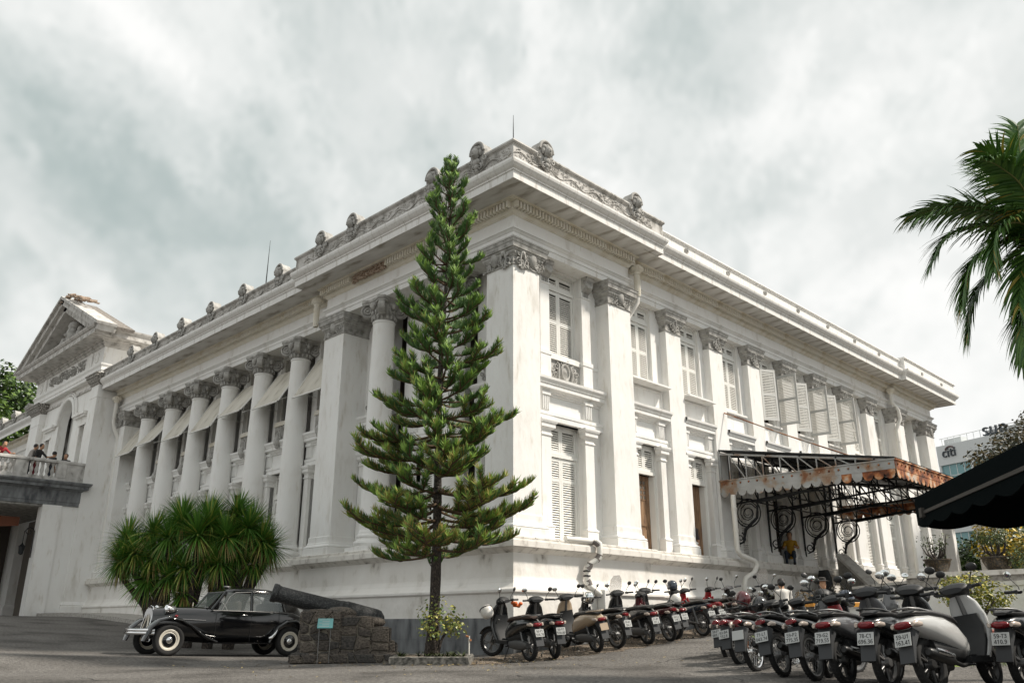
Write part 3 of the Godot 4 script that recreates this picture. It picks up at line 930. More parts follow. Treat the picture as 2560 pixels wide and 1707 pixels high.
	if inner or left:
		var cb := B.new()   # carved panel with its oval medallion
		cb.mm(V(a, 7.24, zw), V(e, 7.83, zw + .015))
		cb.t = Transform3D(Basis(Vector3.RIGHT, PI / 2), V(xc, 7.53, zw + .015)) * Transform3D(Basis.from_scale(V(.75, 1, 1)), Vector3.ZERO)
		cb.lathe([V2(0, .03), V2(.19, .03), V2(.2, .07), V2(.24, .08), V2(.26, .04), V2(.26, 0)].map(func(q): return q), 20)
		cb.t = Transform3D.IDENTITY
		for s in [-1, 1]:
			curl(cb, V(xc + .36 * s, 7.66, zw + .05), .12, .03, 1.4, PI / 2, s); curl(cb, V(xc + .4 * s, 7.38, zw + .05), .1, .028, 1.3, 0, -s)
			cb.tube([V(xc + .27 * s, 7.28, zw + .04), V(xc + .3 * s, 7.5, zw + .07), V(xc + .24 * s, 7.76, zw + .05)], [.04, .05, .02], 6)
			curl(cb, V(xc + .1 * s, 7.8, zw + .05), .1, .028, 1.2, 0, s)
			curl(cb, V(xc + .52 * s, 7.55, zw + .04), .08, .024, 1.2, 0, s)
		part("carved_panel", cb, "stone", PAL, xf)
	else:
		b = B.new()
		for q in [[x0 + .1, x0 + .16], [x1 - .16, x1 - .1]]: b.mm(V(q[0], 7.26, zw), V(q[1], 7.84, zw + .03))
		b.mm(V(x0 + .16, 7.26, zw), V(x1 - .16, 7.31, zw + .03)); b.mm(V(x0 + .16, 7.79, zw), V(x1 - .16, 7.84, zw + .03))
		part("panel_frame", b, "plaster", PAL, xf)
	if left and o.get("blind", false):
		b = B.new()   # mask corbel on the string course
		b.ball(V(xc, 7.12, zw + .36), V(.13, .19, .12), 9, 6); b.ball(V(xc, 6.95, zw + .34), V(.09, .1, .08), 8, 5)
		for s in [-1, 1]: curl(b, V(xc + .12 * s, 7.2, zw + .36), .09, .03, 1.2, 0, s)
		part("mask", b, "stone", PAL, xf)
		# deep dark opening with louvred blind propped out
		b = B.new()
		b.mm(V(a, uy0, zi - .05), V(a + .07, uy1, zi + .05)); b.mm(V(e - .07, uy0, zi - .05), V(e, uy1, zi + .05))
		b.mm(V(xc - .03, uy0, zi - .05), V(xc + .03, uy1, zi + .03)); b.mm(V(a + .07, uy1 - .08, zi - .05), V(e - .07, uy1, zi + .05))
		var win := part("window", b, "shutter", PAL, xf)
		var top := V(0, 9.92, zw + .03); var bot := V(0, 8.38 + .12 * sin(xc * 3.1), zw + 1.0 + .07 * sin(xc * 3.1))
		var down := (bot - top).normalized(); var nrm := down.cross(Vector3.RIGHT).normalized() * -1.0
		var L := top.distance_to(bot)
		b = B.new()
		for s in [xc - hw - .12, xc + hw + .08]:
			b.t = Transform3D(Basis(Vector3.RIGHT, -down, Vector3.RIGHT.cross(-down)), V(s, top.y, top.z))
			b.mm(V(0, -L, -.02), V(.04, 0, .02))
		b.mm(V(-2 * hw - .2, -L, -.02), V(.04, -L + .05, .02))
		b.t = Transform3D.IDENTITY
		b.tube([V(xc - hw - .05, 8.5, zw + .0), V(xc - hw - .05, 8.5, zw + .9)], .012, 5); b.tube([V(xc + hw + .05, 8.9, zw + .0), V(xc + hw + .05, 8.45, zw + .93)], .012, 5)
		part("blind_frame", b, "shutter", win)
		b = B.new()
		var m := int(L / .055)
		for i in m:
			var p := top.lerp(bot, (i + .5) / m)
			b.t = Transform3D(Basis(Vector3.RIGHT, -down, Vector3.RIGHT.cross(-down)) * Basis(Vector3.RIGHT, .35), V(xc, p.y, p.z))
			b.box(Vector3.ZERO, V(2 * hw + .2, .056, .008))
		b.t = Transform3D.IDENTITY
		stuff(part("blind_slats", b, "blind", win))
		b = B.new()   # fixed louvres over it
		for i in 12:
			b.t = Transform3D(Basis(Vector3.RIGHT, .6), V(xc, 9.95 + i * .05, zi + .1)); b.box(Vector3.ZERO, V(2 * hw - .1, .01, .06))
		b.t = Transform3D.IDENTITY
		stuff(part("louvres", b, "blind", win))
	else:
		window(a, e, uy0, uy1, zi, xf, o, true)
	window(a, e, ly0, ly1, zi, xf, o, false)

func pipe_run(pts: Array, r: float, m := "pipe", collars := []) -> void:
	var b := B.new()
	b.tube(pts, r, 10)
	var o := part("downpipe", b, m, PAL)
	for c in collars:
		var q := B.new()
		q.t = Transform3D(Basis.IDENTITY, c)
		q.lathe([V2(r, -.04), V2(r + .02, -.04), V2(r + .02, -.015), V2(r + .008, -.01), V2(r + .008, .01), V2(r + .02, .015), V2(r + .02, .04), V2(r, .04)], 10)
		part("collar", q, m, o)

func rain_head(p: Vector3, r: float) -> void:
	var b := B.new()
	b.t = Transform3D(Basis.IDENTITY, p)
	b.lathe([V2(r, -.22), V2(r + .03, -.2), V2(r + .03, -.16), V2(r + .01, -.14), V2(r + .09, -.08), V2(r + .11, .0), V2(r + .09, .06), V2(r + .05, .1), V2(0, .1)], 14)
	for i in 14:
		var a := TAU * i / 14
		b.ball(V(sin(a) * (r + .1), -.02, cos(a) * (r + .1)), V(.024, .07, .024), 5, 4)
	part("rain_head", b, "cream", PAL)

func drains() -> void:
	# fluted stub and pipe beside the second pilaster
	for s in [V(5.62, 11.5, .0), V(-.0, 11.5, -9.72)]:
		rain_head(s + V(0, .0, 0), .09)
		var b := B.new()
		b.lathe([V2(.085, s.y - .95), V2(.09, s.y - .2)], 16)
		for i in 12:
			var a := TAU * i / 12
			b.tube([V(sin(a) * .088, s.y - .9, cos(a) * .088), V(sin(a) * .092, s.y - .25, cos(a) * .092)], .014, 5)
		part("drain_stub", b, "cream", PAL, at(V(s.x, 0, s.z)))
	pipe_run([V(5.62, 10.6, 0), V(5.62, 10.35, -.02), V(5.5, 10.1, -.1), V(5.42, 9.8, -.3), V(5.42, 3.3, -.3)], .065, "pipe", [V(5.42, 9.3, -.3), V(5.42, 7.5, -.3), V(5.42, 5.8, -.3), V(5.42, 4.2, -.3)])
	# bent drain over the ledge and down the plinth to a square box
	pipe_run([V(1.72, 2.78, .16), V(2.65, 2.78, .2), V(2.78, 2.78, .3), V(2.83, 2.72, .36), V(2.84, 2.5, .36), V(2.83, 2.36, .36), V(2.62, 2.2, .22), V(2.55, 2.13, .16), V(2.53, 1.75, .16), V(2.58, 1.65, .2), V(2.86, 1.44, .34)], .075, "pipe", [])
	for q in [[V(2.72, 2.78, .24), V(2.84, 2.66, .36)], [V(2.84, 2.44, .36), V(2.76, 2.3, .31)], [V(2.62, 2.22, .22), V(2.54, 2.06, .16)], [V(2.53, 1.8, .16), V(2.58, 1.66, .2)]]:
		var b := B.new(); b.tube([q[0], (q[0] + q[1]) / 2 + (q[0] - q[1]).cross(Vector3.BACK) * .12, q[1]], .085, 10)
		part("pipe_joint", b, "pipe_dark", PAL)
	for y in [2.02, 1.9]:
		var b := B.new(); b.t = Transform3D(Basis.IDENTITY, V(2.53, y, .16)); b.lathe([V2(.09, -.02), V2(.1, 0), V2(.09, .02)], 10)
		part("pipe_clamp", b, "black_iron", PAL)
	var bb := B.new(); bb.cbox(V(2.98, .95, .33), V(.24, 1.25, .24), .02)
	part("drain_box", bb, "plaster", PAL)
	# pipe from the canopy gutter
	pipe_run([V(10.15, 4.75, .16), V(10.1, 4.4, .18), V(10.1, 3.0, .18), V(10.2, 2.84, .22), V(10.75, 2.68, .38), V(10.85, 2.55, .42), V(10.75, 2.3, .34), V(10.45, 2.12, .2), V(10.4, 1.9, .16), V(10.45, .6, .2)], .085, "pipe", [V(10.1, 4.3, .18), V(10.1, 3.6, .18), V(10.4, 1.8, .16)])
	# far pavilion
	rain_head(V(26.1, 11.5, -.02), .09)
	pipe_run([V(26.1, 11.4, -.02), V(26.1, 10.9, -.02), V(26.35, 10.5, .12), V(26.38, 10.1, .14), V(26.25, 9.8, .05), V(26.2, 9.5, -.05), V(26.2, 2.9, -.05)], .085, "pipe", [V(26.2, 9.0, -.05), V(26.2, 7.2, -.05), V(26.2, 5.4, -.05), V(26.2, 4.0, -.05)])
	# beside the porch
	rain_head(V(.12, 11.4, -28.0), .1)
	pipe_run([V(.12, 11.3, -28.0), V(.12, 10.2, -28.0), V(.2, 9.9, -27.98), V(.42, 9.45, -27.95), V(.47, 9.2, -27.95), V(.47, 8.9, -27.95), V(.45, 1.1, -27.95)], .09, "pipe", [V(.12, 10.4, -28.0), V(.47, 8.2, -27.95), V(.46, 6.9, -27.95), V(.46, 5.6, -27.95), V(.46, 4.3, -27.95), V(.46, 3.0, -27.95), V(.45, 1.9, -27.95)])

func portico() -> void:
	var P := PAL
	var zc := -33.45; var z0 := -38.6; var z1 := -28.3; var xf0 := -.75
	# giant corner piers
	for s in [[z1 - .95, z1], [z0, z0 + 1.5]]:
		var b := B.new()
		var path := [[.6, s[0], 0, -1], [xf0, s[0], -1, -1], [xf0, s[1], -1, 1], [.6, s[1], 1, 1]]
		b.sweep([V2(.1, .6), V2(.1, 1.5), V2(.08, 1.53), V2(.1, 1.56), V2(.03, 1.68), V2(0, 1.7), V2(0, 11.4), V2(.02, 11.41), V2(.02, 11.45), V2(0, 11.46), V2(0, 12.05)], path)
		var o := part("pier", b, "plaster", P)
		b = B.new()
		b.sweep([V2(0, 12.05), V2(.06, 12.07), V2(.06, 12.15), V2(.12, 12.2), V2(.2, 12.34), V2(.2, 12.4), V2(.26, 12.42), V2(.26, 12.52), V2(.3, 12.54), V2(.3, 12.6), V2(0, 12.64)], path)
		part("capital", b, "moss_stone", o)
	# entablature and pediment
	var path := [[1.5, z0, 0, -1], [xf0, z0, -1, -1], [xf0, z1, -1, 1], [6.0, z1, 0, 1]]
	var b := B.new()
	b.sweep([V2(-.8, 12.62), V2(0, 12.62), V2(0, 12.78), V2(.03, 12.79), V2(.03, 12.98), V2(.1, 13.08), V2(.1, 13.16), V2(0, 13.18), V2(0, 14.02)], path)
	part("entablature", b, "plaster", P)
	b = B.new()
	b.sweep([V2(0, 14.02), V2(.04, 14.04), V2(.1, 14.12), V2(.1, 14.16), V2(.16, 14.16), V2(.16, 14.28), V2(.26, 14.3), V2(.3, 14.35), V2(.9, 14.36), V2(.9, 14.62), V2(.95, 14.63), V2(1.02, 14.72), V2(1.04, 14.8), V2(-.2, 14.86)], path)
	part("cornice", b, "parapet", P)
	# raking cornices and the roof behind
	var yb := 14.82; var ya := 17.75; var x0 := xf0 - 1.04
	for s in [-1, 1]:
		b = B.new()
		var e := V(0, yb, zc + s * 6.2); var a := V(0, ya, zc)
		var dir := (a - e).normalized(); var up := V(0, absf(dir.z), -dir.y * signf(dir.z)).normalized()
		var L := e.distance_to(a)
		b.t = Transform3D(Basis(V(1, 0, 0), up, dir), e)
		b.mm(V(x0 + .14, -.3, -.3), V(x0 + 1.0, .02, L + .1)); b.mm(V(x0 + .34, -.62, .3), V(x0 + 1.0, -.3, L + .1)); b.mm(V(x0, .02, -.35), V(x0 + 1.0, .16, L + .06))
		part("raking_cornice", b, "parapet", P)
		b = B.new()
		b.t = Transform3D(Basis(V(1, 0, 0), up, dir), e)
		b.mm(V(x0 + .9, -.1, -.3), V(x0 + 1.9, .06, L))
		part("roof", b, "roof_tile", P)
	b = B.new()   # ragged tile ridge
	for i in 60:
		b.t = Transform3D(Basis.from_euler(V(rf(-.3, .3), rf(-.4, .4), rf(-.4, .4))), V(x0 + .2 + rf(0, .9), ya + .12 - absf(i - 20) * .02 + rf(-.02, .06), zc - .3 + i * .05))
		b.box(Vector3.ZERO, V(.28, .06, .22))
	b.t = Transform3D.IDENTITY
	stuff(part("ridge_tiles", b, "brick_raw", P))
	b = B.new()   # tympanum
	var tp := PackedVector2Array([V2(zc - 5.2, 14.8), V2(zc + 5.2, 14.8), V2(zc, 17.2)])
	b.t = Transform3D(Basis(V(0, 0, 1), V(0, 1, 0), V(-1, 0, 0)), V(xf0 + .2, 0, 0))
	b.prism(tp, -.3, 0)
	part("tympanum", b, "stone", P)
	# carved heads in the tympanum and the trophy frieze under it
	b = B.new()
	for q in [[.1, 15.55, .72], [1.25, 15.35, .42], [-1.35, 15.3, .4], [2.3, 15.1, .26], [-2.4, 15.1, .26]]:
		b.ball(V(xf0 - .15, q[1] + .25, zc + q[0]), V(.3, .5, .4) * q[2] * 1.5, 10, 8)
		b.ball(V(xf0 - .4 * q[2] - .2, q[1] + .2, zc + q[0]), V(.12, .1, .06) * q[2] * 1.5, 6, 5)
		b.ball(V(xf0 - .1, q[1] + .25 + .75 * q[2], zc + q[0]), V(.3, .28, .45) * q[2] * 1.5, 9, 6)
		b.ball(V(xf0 - .1, q[1] - .35, zc + q[0]), V(.25, .3, .5) * q[2] * 1.5, 9, 6)
	for i in 40: b.ball(V(xf0 + .02, 15.0 + rf(0, .9), zc + rf(-2.6, 2.6)), V(.14, rf(.08, .2), rf(.08, .2)), 6, 5)
	part("tympanum_carving", b, "stone", P)
	for k in 5:
		part("frieze_carving", relief_mesh(1.05, .66, 60 + k, 60, .08), "stone", P, at(V(xf0 - .03, 13.6, zc + (k - 2) * 1.1), -PI / 2))
	for s in [-1, 1]:
		b = B.new()
		b.t = Transform3D(Basis(V(0, 0, 1), V(-1, 0, 0), V(0, -1, 0)), V(xf0, 13.6, zc + s * 4.3))
		b.lathe([V2(.28, 0), V2(.28, .05), V2(.22, .06), V2(.2, .03), V2(.12, .03), V2(.08, .07), V2(0, .08)], 18)
		part("roundel", b, "plaster", P)
		b = B.new()
		b.mm(V(xf0 - .06, 13.2, zc + s * 3.5 - .18), V(xf0, 14.0, zc + s * 3.5 + .18)); b.ball(V(xf0 - .04, 13.6, zc + s * 3.5), V(.08, .3, .26), 10, 6)
		part("frieze_block", b, "plaster", P)
	# wall with the big arch and two side doors
	var xw := -.42
	b = B.new()
	var pts := PackedVector2Array([V2(-4.6, 7.0), V2(-3.0, 7.0), V2(-3.0, 10.4), V2(-2.3, 10.4), V2(-2.3, 7.0), V2(-1.15, 7.0), V2(-1.15, 11.0)])
	for i in range(1, 16):
		var a := PI - PI * i / 16
		pts.append(V2(cos(a) * 1.15, 11.0 + sin(a) * 1.15))
	pts.append_array([V2(1.15, 11.0), V2(1.15, 7.0), V2(2.3, 7.0), V2(2.3, 10.4), V2(3.0, 10.4), V2(3.0, 7.0), V2(4.6, 7.0), V2(4.6, 12.7), V2(-4.6, 12.7)])
	b.t = Transform3D(Basis(V(0, 0, 1), V(0, 1, 0), V(-1, 0, 0)), V(xw, 0, zc))
	b.prism(pts, -.45, 0)
	part("wall", b, "plaster", P)
	b = B.new()
	b.t = Transform3D(Basis(V(0, 0, 1), V(0, 1, 0), V(-1, 0, 0)), V(xw, 0, zc))
	for q in [[1.28, .12, .14], [1.5, .06, .1], [1.62, .05, .16]]:
		var arc := []
		for i in 19:
			var a := PI * i / 18
			arc.append(V(cos(a) * q[0], 11.0 + sin(a) * q[0], .04))
		b.tube(arc, q[1], 6)
	for s in [-1, 1]:
		b.mm(V(s * 2.35 - .75, 10.85, 0), V(s * 2.35 + .75, 10.95, .14)); b.mm(V(s * 2.35 - .8, 10.95, 0), V(s * 2.35 + .8, 11.1, .22))
		b.mm(V(s * 2.65 - .5, 10.4, -.05), V(s * 2.65 + .5, 10.5, .06))
	part("arch_moulding", b, "plaster", P)
	b = B.new()
	b.mm(V(xw + .9, 7.0, z0), V(xw + 1.0, 12.6, z1))
	part("inner_wall", b, "plaster", P)
	for s in [-1, 1]:
		b = B.new(); b.mm(V(xw + .5, 7.0, zc + s * 2.65 - .3), V(xw + .55, 10.2, zc + s * 2.65 + .3))
		part("door", b, "blind", P)
	b = B.new(); b.mm(V(xw + .6, 7.0, zc - 1.1), V(xw + .65, 12.0, zc + 1.1))
	part("door", b, "shutter_grey", P)
	# ---- porch that carries the balcony ----
	var zs := z1; var xl := -7.6
	b = B.new()
	b.mm(V(-1.47, .3, zs - .5), V(xf0, 6.14, zs - .06))
	part("porch_wall", b, "plaster", P)
	for q in [[-2.3, -1.47], [xl, xl + .9]]:
		b = B.new(); b.mm(V(q[0], .3, zs - .62), V(q[1], 5.98, zs))
		part("porch_pier", b, "plaster", P)
		b = B.new(); b.mm(V(q[0], .3, z0), V(q[1], 5.98, z0 + .6))
		part("porch_pier", b, "plaster", P)
	b = B.new()
	b.sweep([V2(-.7, 5.98), V2(0, 5.98), V2(0, 6.14), V2(.02, 6.15), V2(.02, 6.66), V2(.06, 6.68), V2(.1, 6.72), V2(.3, 6.76), V2(.3, 6.9), V2(.36, 6.92), V2(.42, 7.0), V2(.42, 7.06), V2(-.3, 7.1)], [[xf0, z0, 0, -1], [xl, z0, -1, -1], [xl, zs, -1, 1], [xf0, zs, .8, 1], [xf0, zs - .4, .8, 1]])
	part("porch_entablature", b, "plinth_grey", P)
	b = B.new(); b.mm(V(xl, 6.9, z0), V(xf0, 7.07, zs)); b.mm(V(xl + .1, 5.9, z0 + .1), V(xf0, 6.2, zs - .1))
	part("balcony_floor", b, "stone", P)
	# balustrade: base, rail, dies and turned balusters
	b = B.new(); b.mm(V(xl, 7.06, zs - .3), V(xf0, 7.26, zs)); b.mm(V(xl - .0, 7.07, z0), V(xl + .3, 7.26, zs - .3))
	part("balustrade_base", b, "concrete" if false else "parapet", P)
	b = B.new(); b.cbox(V((xl + xf0) / 2, 8.0, zs - .15), V(xf0 - xl, .13, .38), .03); b.cbox(V(xl + .15, 8.0, (z0 + zs) / 2 - .2), V(.38, .13, zs - z0 - .4), .03)
	part("balustrade_rail", b, "parapet", P)
	for q in [[-1.55, xf0], [-1.95, -1.55], [-3.75, -3.2], [-5.6, -5.0], [xl, xl + .5]]:
		b = B.new(); b.cbox(V((q[0] + q[1]) / 2, 7.6, zs - .14), V(q[1] - q[0] - .004, .68, .26 if q[0] != -1.95 else .34), .012)
		part("balustrade_die", b, "parapet", P)
	var bl := B.new()
	bl.lathe([V2(.085, 0), V2(.085, .06), V2(.05, .08), V2(.045, .12), V2(.085, .24), V2(.09, .3), V2(.05, .44), V2(.04, .5), V2(.06, .53), V2(.06, .56), V2(.085, .6), V2(.085, .68)], 12, 0, TAU, true)
	var bm := bl.mesh()
	for q in [[-3.15, -2.0], [-4.95, -3.8], [-7.0, -5.65]]:
		for i in 5: part("baluster", bm, "parapet", P, at(V(q[0] + .12 + (q[1] - q[0] - .24) * i / 4.0, 7.26, zs - .15)))
	# dark hall seen through the porch: floor, inner columns, banner
	b = B.new(); b.mm(V(xl, .5, z0), V(.6, 1.05, zs - .65))
	part("porch_floor", b, "paving", P)
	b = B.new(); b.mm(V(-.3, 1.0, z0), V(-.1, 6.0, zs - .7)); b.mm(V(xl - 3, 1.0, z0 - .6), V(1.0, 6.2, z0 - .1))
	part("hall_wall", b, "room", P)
	b = B.new()
	b.t = at(V(-3.4, 1.05, -32.2))
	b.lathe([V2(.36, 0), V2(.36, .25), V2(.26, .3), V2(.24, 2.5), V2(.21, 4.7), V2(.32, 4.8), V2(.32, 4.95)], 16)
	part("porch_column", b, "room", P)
	var vb := B.new(); vb.prism(PackedVector2Array([V2(-5.6, 5.1), V2(-4.9, 5.02), V2(-4.2, 5.12), V2(-3.5, 5.02), V2(-2.7, 5.1), V2(-2.7, 5.5), V2(-5.6, 5.5)]), zs - 1.72, zs - 1.7)
	part("valance", vb, mat("brick_red", [.2, .075, .04], .8), P)
	var bn := B.new(); bn.mm(V(-6.2, 1.6, zs - 3.2), V(-3.6, 4.7, zs - 3.16))
	var ban := part("banner", bn, mat("banner_dark", [.03, .018, .014], .7), P)
	for k in 2:
		var tm := TextMesh.new(); tm.text = ["ONG MI", "ET NAM"][k]; tm.font_size = 40; tm.pixel_size = .006; tm.depth = .004
		part("lettering", tm, mat("banner_text%d" % k, [.3, .06, .05], .7), ban, at(V(-4.2, 4.2 - k * .3, zs - 3.15)))
	# wrought-iron wall lantern in the opening
	b = B.new()
	curl(b, V(-2.55, 4.75, zs - .4), .22, .022, 1.3, 0, 1); b.tube([V(-2.34, 3.6, zs - .4), V(-2.34, 4.8, zs - .4)], .02, 6); b.tube([V(-2.6, 4.9, zs - .4), V(-2.75, 4.75, zs - .4), V(-2.75, 4.1, zs - .4)], .016, 6)
	b.t = at(V(-2.75, 3.75, zs - .4)); b.lathe([V2(.03, -.05), V2(.1, 0), V2(.13, .3), V2(.16, .32), V2(.05, .42), V2(.02, .48)], 6)
	part("lantern", b, "black_iron", P)
	# ---- left wing beyond the portico ----
	var wp := [[.435, -62.0, -1, 0], [.435, -38.4, -1, 0]]
	for q in [[ent_profile(), "plaster", "entablature"], [bed_profile(), "cream", "bed_moulding"], [cor_profile(), "plaster", "cornice"], [par_profile(12.78), "parapet", "parapet"]]:
		b = B.new(); b.sweep(q[0], wp); part(q[2], b, q[1], P)
	b = B.new(); b.mm(V(1.0, 0, -62), V(1.3, 11, z0)); b.mm(V(1.0, 12.1, -62), V(8.0, 12.3, z0))
	part("wing_wall", b, "plaster", P)
	var mm := mascaron_mesh()
	for i in 5: part("mascaron", mm, "stone", P, at(V(-.675, 12.46, -39.9 - 2.6 * i), -PI / 2))
	for i in 8: stuff(part("relief_panel", relief_mesh(1.0, .3, 90 + i % 2, 24), "parapet", P, at(V(-.62, 12.48, -39.2 - i * 1.02), -PI / 2)))

func canopy() -> void:
	var C := thing("entrance_canopy", "rusty iron entrance canopy with scalloped fringe on scroll brackets over the side door", "canopy")
	var xa := 10.2; var xb := 19.2; var zf := 5.44; var zb := -.3; var yb := 5.0; var yt := 5.24
	# fascia bands and scalloped fringe (lambrequin)
	for q in [[V(xa, 0, zb), V(xa, 0, zf), "rust_pale"], [V(xa, 0, zf), V(xb, 0, zf), "rust"], [V(xb, 0, zf), V(xb, 0, zb), "rust"]]:
		var a: Vector3 = q[0]; var e: Vector3 = q[1]
		var dir := (e - a).normalized(); var out := V(-dir.z, 0, dir.x); var L := a.distance_to(e)
		var xf := Transform3D(Basis(dir, Vector3.UP, out), a)
		var b := B.new()
		b.mm(V(0, yb, -.02), V(L, yt, .02)); b.mm(V(-.03, yt, -.06), V(L + .03, yt + .035, .06)); b.mm(V(0, yb - .02, -.03), V(L, yb + .02, .045))
		var o := part("fascia", b, q[2], C, xf)
		b = B.new()
		var nn := int(L / .3)
		for i in nn: b.ball(V((i + .5) * L / nn, (yb + yt) / 2 + .02, .03), V(.035, .035, .03), 7, 4)
		stuff(part("rivet", b, "rust", o))
		nn = int(L / .31)
		for i in nn:
			var w := L / nn
			var pl := PackedVector2Array([V2(0, 0)])
			pl.append(V2(0, -.12))
			for k in 9:
				var t := PI + PI * k / 8
				pl.append(V2(w / 2 + cos(t) * w * .44, -.14 + sin(t) * .13))
			pl.append_array([V2(w, -.12), V2(w, 0)])
			b = B.new(); b.prism(pl, -.006, .006)
			var fr := (i + .5) / nn
			var sm: String = q[2]
			if q[2] == "rust_pale" and rng.randf() < smoothstep(.55, 1.0, fr): sm = "rust"
			part("scallop", b, sm, o, at(V(i * w, yb - .02, .03)))
	# lean-to roof sheet
	var b := B.new()
	var yw := 6.29
	b.t = Transform3D.IDENTITY
	b.quad(V(xa, yt + .04, zf), V(xb, yt + .04, zf), V(xb, yw, zb), V(xa, yw, zb))
	b.quad(V(xa, yw + .05, zb), V(xb, yw + .05, zb), V(xb, yt + .09, zf), V(xa, yt + .09, zf))
	b.quad(V(xa, yt + .04, zf), V(xa, yw, zb), V(xa, yw + .05, zb), V(xa, yt + .09, zf))
	part("roof_sheet", b, "black_iron", C)
	# trusses from the wall to the front, struts and purlins
	for x in [xa + .05, 10.86, 13.27, 15.87, 18.56, xb - .05]:
		b = B.new()
		var outer: bool = x in [xa + .05, xb - .05]
		var yl := 5.2 if outer else 4.55
		b.tube([V(x, yl, zb), V(x, (5.16 if outer else 4.98), zf - .05)], .035, 5); b.tube([V(x, yw - .1, zb), V(x, yt, zf - .05)], .04, 5); b.tube([V(x, yl - .3, zb), V(x, yw, zb)], .045, 5)
		for i in 9:
			var f := (i + .6) / 9.5; var g := (i + 1.6) / 9.5
			var lo := V(x, lerpf(yl, 5.16 if outer else 4.98, f), lerpf(zb, zf, f)); var hi := V(x, lerpf(yw - .1, yt, f), lerpf(zb, zf, f))
			b.tube([lo, hi], .026, 5)
			if i < 7: b.tube([hi, V(x, lerpf(yl, 5.16 if outer else 4.98, g), lerpf(zb, zf, g))], .022, 5)
		part("truss", b, "rust_pale" if outer else "black_iron", C)
	for i in 5:
		b = B.new()
		var f := (i + .5) / 5.0
		b.tube([V(xa, lerpf(yw - .06, yt, f), lerpf(zb, zf, f)), V(xb, lerpf(yw - .06, yt, f), lerpf(zb, zf, f))], .03, 5)
		b.tube([V(xa, 4.6 + .38 * f, lerpf(zb, zf, f)), V(xb, 4.6 + .38 * f, lerpf(zb, zf, f))], .025, 5)
		part("purlin", b, "black_iron", C)
	# scroll brackets
	for x in [10.86, 13.27, 15.87, 18.56]:
		b = B.new()
		var ax := Basis(V(0, 0, 1), V(0, 1, 0), V(-1, 0, 0))
		for r in [.46, .38, .16]:
			var ring := []
			for i in 21:
				var a := TAU * i / 20
				ring.append(V(x, 4.75 - .52 + sin(a) * r, zb + .55 + cos(a) * r))
			b.tube(ring, .024 if r > .4 else .016, 6)
		curl(b, V(x, 4.23, zb + .55), .34, .02, 1.8, .4, 1, ax)
		curl(b, V(x, 3.42, zb + .2), .2, .03, 1.6, 1.2, -1, ax)
		b.tube([V(x, 4.6, zb + .95), V(x, 4.05, zb + .86), V(x, 3.7, zb + .42), V(x, 3.3, zb + .3), V(x, 3.22, zb + .1)], [.03, .05, .06, .04, .02], 6)
		b.tube([V(x, 4.72, zb), V(x, 3.1, zb)], .035, 5)
		b.tube([V(x, 4.55, zb + .9), V(x, 4.62, zb + 1.7), V(x, 4.72, zb + 2.6), V(x, 4.7, zb + 3.3)], [.05, .045, .035, .02], 6)
		curl(b, V(x, 4.55, zb + 3.4), .18, .024, 1.4, 1.5, -1, ax); curl(b, V(x, 4.55, zb + 1.45), .13, .02, 1.3, 0, 1, ax); curl(b, V(x, 4.6, zb + 2.2), .12, .02, 1.3, 0, -1, ax)
		part("bracket", b, "black_iron", C)
	b = B.new(); b.tube([V(10.87, 7.74, -.33), V(11.15, 6.7, 1.7), V(11.4, 5.72, 3.75)], .025, 6)
	part("tie_rod", b, "rust", C)

